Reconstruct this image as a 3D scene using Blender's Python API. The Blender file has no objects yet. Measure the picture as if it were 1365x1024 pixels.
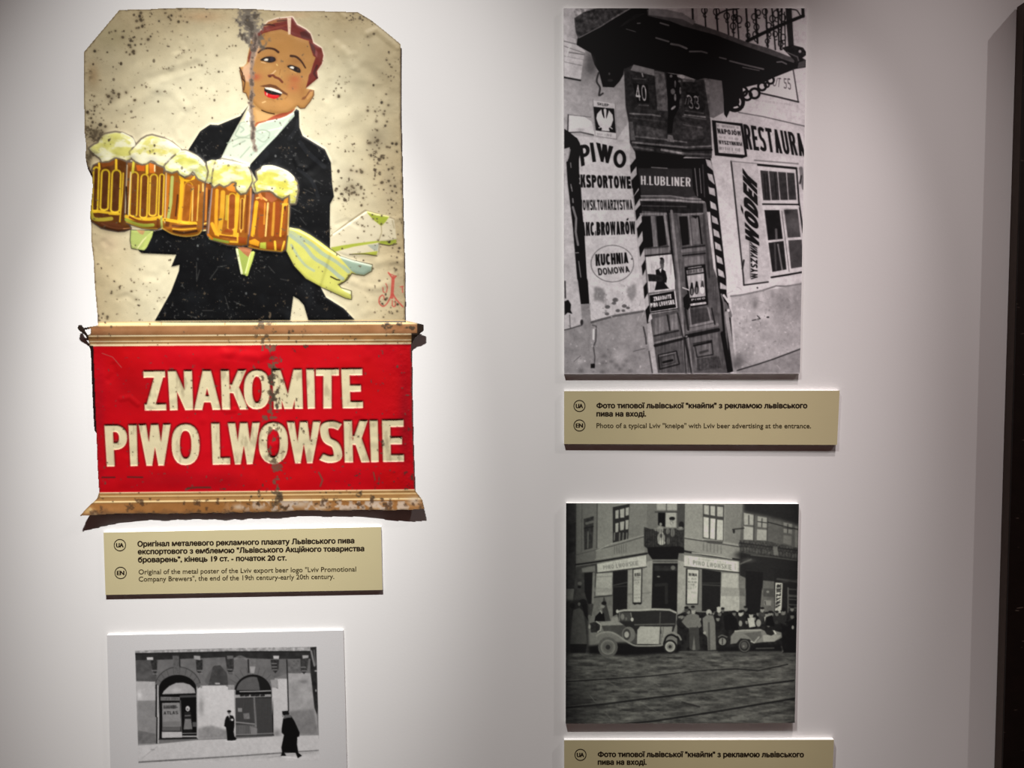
import bpy, math, random
import numpy as np
from mathutils import Vector

# ------------------------------------------------------------------ camera, world, lights, exposure
C = bpy.context.scene.collection
SC = bpy.context.scene
W, H = 1365.0, 1024.0
MM = 0.0011                                   # one image pixel is about 1.1 mm on the wall
F = 1104.0                                    # focal length in pixels (phone main camera)
DIST = F * MM
CAMZ = 1.55
PITCH = math.radians(2.75)

cam_data = bpy.data.cameras.new('camera')
cam = bpy.data.objects.new('camera', cam_data)
C.objects.link(cam)
cam.location = (0, -DIST, CAMZ)
cam.rotation_euler = (math.radians(90) - PITCH, 0, 0)
cam_data.sensor_width = 36.0
cam_data.lens = F / W * 36.0
cam_data.clip_start = 0.02
SC.camera = cam

SC.view_settings.view_transform = 'Standard'
SC.view_settings.look = 'None'
SC.view_settings.gamma = 1.0
SC.view_settings.use_curve_mapping = False
SC.view_settings.exposure = 0.0

world = bpy.data.worlds.new('gallery_ambient')
SC.world = world
world.use_nodes = True
world.node_tree.nodes['Background'].inputs[0].default_value = (0.048, 0.022, 0.018, 1)
world.node_tree.nodes['Background'].inputs[1].default_value = 1.0

def spot(name, loc, target, power, half, blend, radius, col):
    d = bpy.data.lights.new(name, 'SPOT')
    d.energy = power; d.spot_size = math.radians(half * 2); d.spot_blend = blend
    d.shadow_soft_size = radius; d.color = col
    o = bpy.data.objects.new(name, d); C.objects.link(o)
    o.location = loc
    o.rotation_euler = (Vector(target) - Vector(loc)).to_track_quat('-Z', 'Y').to_euler()
    o['kind'] = 'helper'
    return o

# ceiling track spotlights and an added wide fill, far up and rather close to the wall, so they graze it
K = 49.9                                      # 4 pi^2 / wall albedo: wanted wall radiance -> lamp watts
spot('ceiling_spot_or_fill', (-0.313, -0.95, 3.20), (-0.402, 0, 1.458), 5.044 * K, 11.24, 1.0, 0.012, (1.0, 0.985, 0.955))
spot('ceiling_spot_or_fill', (-0.400, -0.95, 3.20), (-0.254, 0, 1.057), 3.992 * K, 25.58, 1.0, 0.012, (1.0, 0.985, 0.955))  # added wide fill that broadens the left pool of light
spot('ceiling_spot_or_fill', (0.503, -0.786, 3.20), (0.386, 0, 1.546), 1.561 * K * 1.06, 8.96, 1.0, 0.012, (1.0, 0.895, 0.890))
spot('ceiling_spot_or_fill', (0.600, -0.75, 3.895), (0.556, 0, 1.202), 3.254 * K * 1.06, 9.0, 0.94, 0.012, (1.0, 0.90, 0.885))
spot('ceiling_spot_or_fill', (2.60, -1.00, 4.20), (1.10, 0, 1.50), 2.1 * K * 1.06, 30.0, 1.0, 0.015, (1.0, 0.92, 0.90))

_cp, _sp = math.cos(PITCH), math.sin(PITCH)
def P(px, py, t=0.0):
    """World point of the wall-parallel plane t metres in front of the wall seen at photo pixel (px, py)."""
    px = np.asarray(px, float); py = np.asarray(py, float); t = np.asarray(t, float)
    dx = px - W / 2; uy = H / 2 - py
    dy = F * _cp + uy * _sp
    dz = -F * _sp + uy * _cp
    s = (DIST - t) / dy
    X = dx * s
    return np.stack([X, -t + 0 * X, CAMZ + dz * s], -1)

# ------------------------------------------------------------------ materials
def lin(c):
    c = np.asarray(c, float) / 255.0
    return np.where(c <= 0.04045, c / 12.92, ((c + 0.055) / 1.055) ** 2.4)

def new_mat(name):
    m = bpy.data.materials.new(name); m.use_nodes = True
    nt = m.node_tree
    return m, nt, nt.nodes['Principled BSDF']

def plain(name, rgb, rough=0.6, spec=0.3, var=0.06, scale=60.0, bump=0.0, bscale=400.0):
    """Colour with a little procedural mottling and optional fine bump. rgb is linear."""
    m, nt, b = new_mat(name)
    N = nt.nodes; L = nt.links
    tc = N.new('ShaderNodeTexCoord')
    nz = N.new('ShaderNodeTexNoise'); nz.inputs['Scale'].default_value = scale; nz.inputs['Detail'].default_value = 4
    L.new(tc.outputs['Object'], nz.inputs['Vector'])
    mx = N.new('ShaderNodeMix'); mx.data_type = 'RGBA'
    mx.inputs['A'].default_value = (*[v * (1 - var) for v in rgb], 1)
    mx.inputs['B'].default_value = (*[min(1, v * (1 + var)) for v in rgb], 1)
    L.new(nz.outputs['Fac'], mx.inputs['Factor'])
    L.new(mx.outputs['Result'], b.inputs['Base Color'])
    b.inputs['Roughness'].default_value = rough
    b.inputs['Specular IOR Level'].default_value = spec
    if bump:
        n2 = N.new('ShaderNodeTexNoise'); n2.inputs['Scale'].default_value = bscale; n2.inputs['Detail'].default_value = 3
        L.new(tc.outputs['Object'], n2.inputs['Vector'])
        bp = N.new('ShaderNodeBump'); bp.inputs['Strength'].default_value = bump; bp.inputs['Distance'].default_value = 0.001
        L.new(n2.outputs['Fac'], bp.inputs['Height']); L.new(bp.outputs['Normal'], b.inputs['Normal'])
    return m

def print_mat(name, rough, spec, grain=0.05, gscale=900.0):
    """Printed or enamelled surface: the painted colours of the mesh times a fine procedural grain."""
    m, nt, b = new_mat(name)
    N = nt.nodes; L = nt.links
    at = N.new('ShaderNodeVertexColor'); at.layer_name = 'paint'
    tc = N.new('ShaderNodeTexCoord')
    nz = N.new('ShaderNodeTexNoise'); nz.inputs['Scale'].default_value = gscale; nz.inputs['Detail'].default_value = 2
    L.new(tc.outputs['Object'], nz.inputs['Vector'])
    mr = N.new('ShaderNodeMapRange')
    mr.inputs['From Min'].default_value = 0.25; mr.inputs['From Max'].default_value = 0.75
    mr.inputs['To Min'].default_value = 1 - grain; mr.inputs['To Max'].default_value = 1 + grain
    L.new(nz.outputs['Fac'], mr.inputs['Value'])
    mx = N.new('ShaderNodeMix'); mx.data_type = 'RGBA'; mx.blend_type = 'MULTIPLY'; mx.inputs['Factor'].default_value = 1
    L.new(at.outputs['Color'], mx.inputs['A']); L.new(mr.outputs['Result'], mx.inputs['B'])
    L.new(mx.outputs['Result'], b.inputs['Base Color'])
    b.inputs['Roughness'].default_value = rough
    b.inputs['Specular IOR Level'].default_value = spec
    return m

M_WALL = plain('white_wall_paint', (0.80, 0.79, 0.785), 0.75, 0.2, 0.012, 14, 0.05, 260)
M_FLOOR = plain('brown_wood_floor', (0.10, 0.055, 0.04), 0.45, 0.4, 0.35, 8)
M_FOAM = plain('white_foam_board', (0.82, 0.81, 0.80), 0.7, 0.2, 0.02, 80)
M_TAN = plain('tan_caption_print', (0.545, 0.478, 0.282), 0.5, 0.25, 0.025, 30)
M_INK = plain('dark_brown_ink', (0.022, 0.013, 0.006), 0.6, 0.2, 0.1, 200)
M_INKL = plain('soft_brown_ink', (0.060, 0.043, 0.018), 0.6, 0.2, 0.1, 200)
M_ENAMEL = print_mat('painted_tin_enamel', 0.45, 0.16, 0.03, 700)
M_PHOTO = print_mat('monochrome_photo_print', 0.55, 0.18, 0.06, 1100)
M_TIN = plain('bare_rusty_tin', (0.06, 0.045, 0.035), 0.65, 0.4, 0.6, 90, 0.3, 300)
M_DARK = plain('dark_brown_board', (0.0085, 0.0046, 0.0032), 0.5, 0.3, 0.45, 45, 0.25, 120)
def _chips(m):
    nt = m.node_tree; N = nt.nodes; L = nt.links; b = N['Principled BSDF']
    src = b.inputs['Base Color'].links[0].from_socket
    tc = N.new('ShaderNodeTexCoord'); mp = N.new('ShaderNodeMapping'); mp.inputs['Scale'].default_value = (1, 1, 4)
    nz = N.new('ShaderNodeTexNoise'); nz.inputs['Scale'].default_value = 55; nz.inputs['Detail'].default_value = 1
    L.new(tc.outputs['Object'], mp.inputs['Vector']); L.new(mp.outputs['Vector'], nz.inputs['Vector'])
    mr = N.new('ShaderNodeMapRange'); mr.inputs['From Min'].default_value = .72; mr.inputs['From Max'].default_value = .78
    L.new(nz.outputs['Fac'], mr.inputs['Value'])
    mx = N.new('ShaderNodeMix'); mx.data_type = 'RGBA'; mx.inputs['B'].default_value = (.12, .09, .075, 1)
    L.new(mr.outputs['Result'], mx.inputs['Factor']); L.new(src, mx.inputs['A']); L.new(mx.outputs['Result'], b.inputs['Base Color'])
_chips(M_DARK)
M_DARKSIDE = plain('dark_brown_edge', (0.066, 0.045, 0.035), 0.6, 0.3, 0.15, 60)

# ------------------------------------------------------------------ scene tree helpers
def mesh_obj(name, verts, faces, mat, parent=None, smooth=False):
    me = bpy.data.meshes.new(name)
    verts = np.asarray(verts, float)
    off = np.array(parent['_org']) if parent is not None and '_org' in parent else np.zeros(3)
    verts = verts - off
    if isinstance(faces, np.ndarray) and faces.ndim == 2:
        n = len(faces); k = faces.shape[1]
        me.vertices.add(len(verts)); me.vertices.foreach_set('co', verts.astype(np.float32).ravel())
        me.loops.add(n * k); me.loops.foreach_set('vertex_index', faces.astype(np.int32).ravel())
        me.polygons.add(n); me.polygons.foreach_set('loop_start', (np.arange(n) * k).astype(np.int32))
        me.update(calc_edges=True); me.validate()
    else:
        me.from_pydata(verts.tolist(), [], [list(f) for f in faces]); me.update()
    if smooth:
        me.polygons.foreach_set('use_smooth', np.ones(len(me.polygons), bool))
    me.materials.append(mat)
    o = bpy.data.objects.new(name, me); C.objects.link(o)
    if parent is not None: 
        o.parent = parent
        o['_org'] = off.tolist()
    return o

def thing(name, label, cat, org, group=None):
    o = bpy.data.objects.new(name, None); C.objects.link(o)
    o.empty_display_size = 0.02
    o.location = org; o['_org'] = [float(v) for v in org]
    o['label'] = label; o['category'] = cat
    if group: o['group'] = group
    return o

def structure(o, label, cat):
    o['kind'] = 'structure'; o['label'] = label; o['category'] = cat; return o

def box(x0, x1, y0, y1, z0, z1):
    v = [(x, y, z) for z in (z0, z1) for y in (y0, y1) for x in (x0, x1)]
    f = [(0, 2, 3, 1), (4, 5, 7, 6), (0, 1, 5, 4), (2, 6, 7, 3), (0, 4, 6, 2), (1, 3, 7, 5)]
    return v, f

# ------------------------------------------------------------------ the room
structure(mesh_obj('wall_back', *box(-3.2, 3.2, 0.0, 0.15, 0.0, 5.2), M_WALL), 'smooth white painted gallery wall behind the exhibits', 'wall')
structure(mesh_obj('floor', *box(-3.2, 3.2, -3.6, 0.15, -0.1, 0.0), M_FLOOR), 'brown wooden gallery floor at the foot of the wall', 'floor')

# ------------------------------------------------------------------ drawing: shapes on a sampled surface
def fbm(shape, cell, octv=4, seed=0, ax=1.0, ay=1.0, gain=0.55):
    rng = np.random.RandomState(seed)
    h, w = shape; out = np.zeros(shape); amp = 1.0; tot = 0
    for _ in range(octv):
        cy = max(1.0, cell * ay); cx = max(1.0, cell * ax)
        gh = int(h / cy) + 3; gw = int(w / cx) + 3
        g = rng.rand(gh, gw)
        y = np.arange(h) / cy; x = np.arange(w) / cx
        yi = y.astype(int); xi = x.astype(int); fy = y - yi; fx = x - xi
        fy = (fy * fy * (3 - 2 * fy))[:, None]; fx = (fx * fx * (3 - 2 * fx))[None, :]
        a = g[np.ix_(yi, xi)]; b = g[np.ix_(yi, xi + 1)]; c = g[np.ix_(yi + 1, xi)]; d = g[np.ix_(yi + 1, xi + 1)]
        out += amp * ((a * (1 - fx) + b * fx) * (1 - fy) + (c * (1 - fx) + d * fx) * fy)
        tot += amp; amp *= gain; cell /= 2.0
    return out / tot

def blur(a, r):
    r = int(round(r))
    if r < 1: return a
    for _ in range(2):
        for ax in (0, 1):
            p = [(0, 0)] * a.ndim; p[ax] = (r + 1, r)
            c = np.cumsum(np.pad(a, p, mode='edge'), axis=ax)
            n = a.shape[ax]
            hi = np.take(c, np.arange(2 * r + 1, 2 * r + 1 + n), axis=ax); lo = np.take(c, np.arange(0, n), axis=ax)
            a = (hi - lo) / (2 * r + 1)
    return a

def sstep(a, b, x):
    t = np.clip((x - a) / (b - a), 0, 1); return t * t * (3 - 2 * t)

def smooth_pts(pts, n=6, closed=True):
    p = np.asarray(pts, float); m = len(p); out = []
    rng = range(m) if closed else range(m - 1)
    for i in rng:
        if closed: p0, p1, p2, p3 = p[i - 1], p[i], p[(i + 1) % m], p[(i + 2) % m]
        else: p0, p1, p2, p3 = p[max(i - 1, 0)], p[i], p[i + 1], p[min(i + 2, m - 1)]
        for k in range(n):
            t = k / n
            out.append(0.5 * ((2 * p1) + (-p0 + p2) * t + (2 * p0 - 5 * p1 + 4 * p2 - p3) * t * t + (-p0 + 3 * p1 - 3 * p2 + p3) * t ** 3))
    if not closed: out.append(p[-1])
    return np.array(out)

def ell(cx, cy, rx, ry, n=20, a0=0, a1=360, rot=0):
    a = np.radians(np.linspace(a0, a1, n, endpoint=(a1 - a0) % 360 != 0))
    x = rx * np.cos(a); y = ry * np.sin(a); c, s = math.cos(math.radians(rot)), math.sin(math.radians(rot))
    return np.stack([cx + x * c - y * s, cy + x * s + y * c], -1)

def Z(ox, oy, s):
    def f(pts):
        p = np.asarray(pts, float); return np.stack([ox + p[..., 0] / s, oy + p[..., 1] / s], -1)
    return f

class Canvas:
    def __init__(self, x0, y0, x1, y1, step, rgb):
        self.x0, self.y0, self.s = x0, y0, step
        self.w = int(round((x1 - x0) / step)) + 1; self.h = int(round((y1 - y0) / step)) + 1
        self.col = np.zeros((self.h, self.w, 3)); self.col[:] = self._c(rgb)
        self.lab = np.zeros((self.h, self.w), np.int32)
        self.X = x0 + np.arange(self.w) * step; self.Y = y0 + np.arange(self.h) * step
    def _c(self, c):
        return np.array([c, c, c], float) if np.isscalar(c) else np.asarray(c, float)
    def grid(self, pts):
        p = np.asarray(pts, float); return np.stack([(p[:, 0] - self.x0) / self.s, (p[:, 1] - self.y0) / self.s], -1)
    def cover(self, contours, ss=3):
        """Even-odd antialiased coverage of pixel-space contours -> (y0, x0, array) or None."""
        G = [self.grid(c) for c in contours]
        A = np.concatenate(G)
        xa = max(0, int(math.floor(A[:, 0].min())) - 1); xb = min(self.w, int(math.ceil(A[:, 0].max())) + 2)
        ya = max(0, int(math.floor(A[:, 1].min())) - 1); yb = min(self.h, int(math.ceil(A[:, 1].max())) + 2)
        if xb <= xa or yb <= ya: return None
        e0 = np.concatenate(G); e1 = np.concatenate([np.roll(g, -1, 0) for g in G])
        up = e0[:, 1] != e1[:, 1]; e0 = e0[up]; e1 = e1[up]
        lo = np.minimum(e0[:, 1], e1[:, 1]); hi = np.maximum(e0[:, 1], e1[:, 1])
        sl = (e1[:, 0] - e0[:, 0]) / (e1[:, 1] - e0[:, 1])
        wd = xb - xa; out = np.zeros((yb - ya, wd))
        for r in range(ya, yb):
            acc = np.zeros(wd + 2)
            for k in range(ss):
                y = r - 0.5 + (k + 0.5) / ss
                m = (lo <= y) & (y < hi)
                if not m.any(): continue
                xs = np.sort(e0[m, 0] + (y - e0[m, 1]) * sl[m]) - xa + 0.5
                xs = np.clip(xs, 0, wd)
                for q in range(0, len(xs) - 1, 2):
                    for v, sg in ((xs[q], 1.0), (xs[q + 1], -1.0)):
                        i = int(v); f = v - i
                        acc[i] += sg * (1 - f); acc[i + 1] += sg * f
            out[r - ya] = np.cumsum(acc)[:wd] / ss
        return ya, xa, np.clip(out, 0, 1)
    def put(self, cv, c, a=1.0, lab=None, noise=0.0, nseed=1, ncell=6):
        if cv is None: return
        ya, xa, m = cv; h, w = m.shape
        sl = (slice(ya, ya + h), slice(xa, xa + w))
        k = (m * a)[..., None]; col = self._c(c)
        if noise:
            n = (fbm((h, w), ncell / self.s, 3, nseed) - 0.5) * 2 * noise
            col = np.clip(col + n[..., None] * (col * 0.0 + 1), 0, 255)
        self.col[sl] = self.col[sl] * (1 - k) + col * k
        if lab is not None: self.lab[sl][m > 0.5] = lab
    def poly(self, pts, c, a=1.0, lab=None, sm=False, noise=0.0, nseed=1, ncell=6, soft=0):
        pts = smooth_pts(pts) if sm else np.asarray(pts, float)
        cv = self.cover([pts])
        if cv is None: return
        if soft:
            pad = int(3 * soft / self.s) + 1
            ya, xa, m = cv; m = blur(np.pad(m, pad), soft / self.s); ya -= pad; xa -= pad
            t = max(0, -ya); l = max(0, -xa); b = max(0, ya + m.shape[0] - self.h); r = max(0, xa + m.shape[1] - self.w)
            m = m[t:m.shape[0] - b, l:m.shape[1] - r]; cv = (ya + t, xa + l, m)
        self.put(cv, c, a, lab, noise, nseed, ncell); return cv
    def multi(self, contours, c, a=1.0, lab=None):
        cv = self.cover(contours); self.put(cv, c, a, lab); return cv
    def blob(self, cx, cy, rx, ry, c, a=1.0, rot=0, lab=None):
        self.poly(ell(cx, cy, rx, ry, 18, rot=rot), c, a, lab)
    def glow(self, cx, cy, rx, ry, c, a=1.0, rot=0):
        g = np.radians(rot); R = max(rx, ry) * 2.2
        j0 = max(0, int((cx - R - self.x0) / self.s)); j1 = min(self.w, int((cx + R - self.x0) / self.s) + 1)
        i0 = max(0, int((cy - R - self.y0) / self.s)); i1 = min(self.h, int((cy + R - self.y0) / self.s) + 1)
        if j1 <= j0 or i1 <= i0: return
        dx = self.X[None, j0:j1] - cx; dy = self.Y[i0:i1, None] - cy
        u = (dx * math.cos(g) + dy * math.sin(g)) / rx; v = (-dx * math.sin(g) + dy * math.cos(g)) / ry
        self.put((i0, j0, np.exp(-(u * u + v * v) * 1.2)), c, a)
    def line(self, pts, c, w=1.0, a=1.0, lab=None, sm=False, closed=False, w2=None):
        pts = smooth_pts(pts, 6, closed) if sm else np.asarray(pts, float)
        g = self.grid(pts); hw = w / self.s / 2; hw2 = (w2 if w2 is not None else w) / self.s / 2; R = max(hw, hw2) + 2
        xa = max(0, int(g[:, 0].min() - R)); xb = min(self.w, int(g[:, 0].max() + R) + 2)
        ya = max(0, int(g[:, 1].min() - R)); yb = min(self.h, int(g[:, 1].max() + R) + 2)
        if xb <= xa or yb <= ya: return
        m = np.zeros((yb - ya, xb - xa)); n = len(g); segs = n if closed else n - 1
        for i in range(segs):
            p, q = g[i], g[(i + 1) % n]
            u0 = max(xa, int(min(p[0], q[0]) - R)); u1 = min(xb, int(max(p[0], q[0]) + R) + 2)
            v0 = max(ya, int(min(p[1], q[1]) - R)); v1 = min(yb, int(max(p[1], q[1]) + R) + 2)
            if u1 <= u0 or v1 <= v0: continue
            xx = np.arange(u0, u1)[None, :]; yy = np.arange(v0, v1)[:, None]
            d = q - p; L = d @ d + 1e-9
            t = np.clip(((xx - p[0]) * d[0] + (yy - p[1]) * d[1]) / L, 0, 1)
            dist = np.hypot(xx - p[0] - t * d[0], yy - p[1] - t * d[1])
            tt = (i + t) / segs; r = hw + (hw2 - hw) * tt
            cvv = np.clip(r - dist + 0.5, 0, 1) * np.minimum(1, 2 * r)
            sub = m[v0 - ya:v1 - ya, u0 - xa:u1 - xa]; np.maximum(sub, cvv, out=sub)
        self.put((ya, xa, m), c, a, lab); return ya, xa, m
    def mask(self, cv):
        f = np.zeros((self.h, self.w))
        if cv is not None:
            ya, xa, m = cv; f[ya:ya + m.shape[0], xa:xa + m.shape[1]] = m
        return f
    def mottle(self, amp, cell, seed, octv=4, ax=1, ay=1, where=None):
        n = (fbm((self.h, self.w), cell / self.s, octv, seed, ax, ay) - 0.5) * 2 * amp
        if where is not None: n = n * where
        self.col = np.clip(self.col * (1 + n[..., None]), 0, 255)
    def sample(self, px, py):
        gx = np.clip((px - self.x0) / self.s, 0, self.w - 1.001); gy = np.clip((py - self.y0) / self.s, 0, self.h - 1.001)
        i = gy.astype(int); j = gx.astype(int); fy = (gy - i)[..., None]; fx = (gx - j)[..., None]
        c = self.col
        return (c[i, j] * (1 - fx) + c[i, j + 1] * fx) * (1 - fy) + (c[i + 1, j] * (1 - fx) + c[i + 1, j + 1] * fx) * fy

# ------------------------------------------------------------------ block lettering (unit box, y down)
def strokepoly(pts, tx, ty, closed=False):
    p = np.asarray(pts, float) / np.array([tx, ty]); n = len(p)
    nx = np.roll(p, -1, 0) - np.roll(p, 1, 0)
    if not closed:
        nx[0] = p[1] - p[0]; nx[-1] = p[-1] - p[-2]
    nrm = np.stack([-nx[:, 1], nx[:, 0]], -1); nrm /= np.linalg.norm(nrm, axis=1)[:, None] + 1e-9
    a = (p + nrm * 0.5) * np.array([tx, ty]); b = (p - nrm * 0.5) * np.array([tx, ty])
    return [a, b] if closed else [np.concatenate([a, b[::-1]])]

def sup(cx, cy, rx, ry, a0, a1, n=24, e=2.4):
    a = np.radians(np.linspace(a0, a1, n)); c, s = np.cos(a), np.sin(a)
    return np.stack([cx + rx * np.sign(c) * np.abs(c) ** (2 / e), cy + ry * np.sign(s) * np.abs(s) ** (2 / e)], -1)

def glyph(ch, tx, ty):
    """Contour groups; every group is filled even-odd and the groups are united."""
    hx, hy = tx / 2, ty / 2
    R = lambda x0, y0, x1, y1: [np.array([(x0, y0), (x1, y0), (x1, y1), (x0, y1)], float)]
    D = lambda xt, xb, y0=0.0, y1=1.0, w=tx: [np.array([(xt, y0), (xt + w, y0), (xb + w, y1), (xb, y1)], float)]
    V = lambda x: R(x, 0, x + tx, 1)
    S = lambda pts, closed=False: strokepoly(pts, tx, ty, closed)
    def bowl(x1, y0, y1):
        return S(np.concatenate([[(hx, y0 + hy)], sup(x1 - hx - (x1 - hx) * .42, (y0 + y1) / 2, (x1 - hx) * .42, (y1 - y0) / 2 - hy, -90, 90, 16, 2.2), [(hx, y1 - hy)]]))
    O = lambda: S(sup(.5, .5, .5 - hx, .5 - hy, 0, 345, 24), True)
    T = {
        'I': lambda: [R(.5 - hx, 0, .5 + hx, 1)], 'L': lambda: [V(0), R(0, 1 - ty, 1, 1)],
        'E': lambda: [V(0), R(0, 0, 1, ty), R(0, .5 - hy, .92, .5 + hy), R(0, 1 - ty, 1, 1)],
        'F': lambda: [V(0), R(0, 0, 1, ty), R(0, .5 - hy, .9, .5 + hy)],
        'T': lambda: [R(0, 0, 1, ty), R(.5 - hx, 0, .5 + hx, 1)], 'H': lambda: [V(0), V(1 - tx), R(0, .5 - hy, 1, .5 + hy)],
        'N': lambda: [V(0), V(1 - tx), D(0, 1 - tx)],
        'M': lambda: [V(0), V(1 - tx), D(0, .5 - hx), D(1 - tx, .5 - hx)],
        'A': lambda: [D(.5 - hx, 0), D(.5 - hx, 1 - tx), R(.2, .64, .8, .64 + ty)],
        'W': lambda: [D(0, .25 - hx * .8), D(.5 - hx, .25 - hx * .9), D(.5 - hx, .75 - hx * 1.1), D(1 - tx, .75 - hx * 1.2)],
        'Z': lambda: [R(0, 0, 1, ty), R(0, 1 - ty, 1, 1), D(1 - tx * 1.1, 0, 0, 1, tx * 1.1)],
        'K': lambda: [V(0), D(1 - tx * 1.05, tx * .8, 0, .58), D(tx * 1.0, 1 - tx, .36, 1)],
        'X': lambda: [D(0, 1 - tx), D(1 - tx, 0)], 'V': lambda: [D(0, .5 - hx), D(1 - tx, .5 - hx)],
        'Y': lambda: [D(0, .5 - hx, 0, .55), D(1 - tx, .5 - hx, 0, .55), R(.5 - hx, .5, .5 + hx, 1)],
        'O': lambda: [O()], '0': lambda: [O()],
        'Q': lambda: [O(), D(.55, .85, .75, 1)],
        'U': lambda: [S(np.concatenate([[(hx, 0)], sup(.5, .68, .5 - hx, .32 - hy, 180, 0, 16), [(1 - hx, 0)]]))],
        'C': lambda: [S(sup(.5, .5, .5 - hx, .5 - hy, -42, -318, 26))],
        'G': lambda: [S(sup(.5, .5, .5 - hx, .5 - hy, -42, -330, 26)), R(.55, .52, 1, .52 + ty)],
        'J': lambda: [S(np.concatenate([[(1 - hx, 0)], sup(.5, .7, .5 - hx, .3 - hy, 0, 160, 14)]))],
        'S': lambda: [S(smooth_pts([(.93, .1 + hy * .6), (.6, hy), (.25, hy + .03), (hx, .25), (.32, .45), (.68, .57), (1 - hx, .75), (.75, 1 - hy - .03), (.4, 1 - hy), (.05, .9 - hy * .6)], 5, False))],
        'D': lambda: [V(0), bowl(1, 0, 1)], 'P': lambda: [V(0), bowl(1, 0, .6)],
        'B': lambda: [V(0), bowl(.95, 0, .52), bowl(1, .48 - ty * .3, 1)],
        'R': lambda: [V(0), bowl(1, 0, .56), D(.42, 1 - tx, .5, 1)],
        '4': lambda: [R(.62, 0, .62 + tx, 1), R(0, .66, 1, .66 + ty), D(.62, 0, 0, .7)],
        '3': lambda: [S(np.concatenate([sup(.48, .27, .48 - hx, .27 - hy, -160, 90, 14), sup(.48, .73, .5 - hx, .27 - hy, -90, 160, 14)]))],
        '5': lambda: [R(.1, 0, .95, ty), R(.1, 0, .1 + tx, .45), S(sup(.45, .68, .5 - hx, .32 - hy, -120, 150, 18))],
        '.': lambda: [R(0, 1 - ty * 1.3, .9, 1)], ' ': lambda: [],
    }
    if ch in ('Ó', 'Ć'):
        return T['O']() and [O(), D(.62, .38, -.24, -.08, tx)]
    return T[ch]()

WID = {'I': .34, 'M': 1.25, 'W': 1.35, '.': .22, ' ': .5, 'L': .8, 'J': .7, 'E': .85, 'F': .8, '4': 1, 'Ó': 1.05, 'O': 1.05}
def quadmap(q):
    TL, TR, BR, BL = [np.asarray(p, float) for p in q]
    def f(p):
        u = p[:, 0:1]; v = p[:, 1:2]
        return (TL * (1 - u) + TR * u) * (1 - v) + (BL * (1 - u) + BR * u) * v
    return f

def letter(cv, ch, q, c, tx, ty, a=1.0, lab=None):
    f = quadmap(q); full = np.zeros((cv.h, cv.w)) if lab == 'mask' else None
    for grp in glyph(ch, tx, ty):
        r = cv.cover([f(g) for g in grp])
        if full is not None:
            if r is not None:
                ya, xa, m = r; s = full[ya:ya + m.shape[0], xa:xa + m.shape[1]]; np.maximum(s, m, out=s)
        cv.put(r, c, a)
    return full

def text(cv, s, q, c, t=.28, gap=.18, ty=None, a=1.0):
    """A word stretched into quad (TL, TR, BR, BL) in pixels; t = stem width of a letter of width 1."""
    ws = [WID.get(ch, 1.0) for ch in s]; tot = sum(ws) + gap * (len(s) - 1); x = 0.0; f = quadmap(q)
    for ch, w in zip(s, ws):
        u0, u1 = x / tot, (x + w) / tot
        qq = f(np.array([(u0, 0), (u1, 0), (u1, 1), (u0, 1)], float))
        letter(cv, ch, qq, c, min(.9, t / w * (.74 if ch in 'WM' else 1)) if ch != '.' else .9, ty if ty else t * .62, a)
        x += w + gap

def ticks(cv, p0, p1, h, c, seed=0, pitch=1.6, w=.8, a=.8):
    """A row of lettering too small to read: uneven short marks."""
    r = random.Random(seed); p0 = np.array(p0, float); p1 = np.array(p1, float); L = np.linalg.norm(p1 - p0); d = (p1 - p0) / L
    x = 0.0
    while x < L:
        if r.random() > .14:
            b = p0 + d * x; k = h * r.uniform(.6, 1)
            cv.line([b + (0, -k / 2), b + (r.uniform(-.4, .4), k / 2)], c, w, a * r.uniform(.5, 1))
        x += pitch * r.uniform(.7, 1.3)

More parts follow.
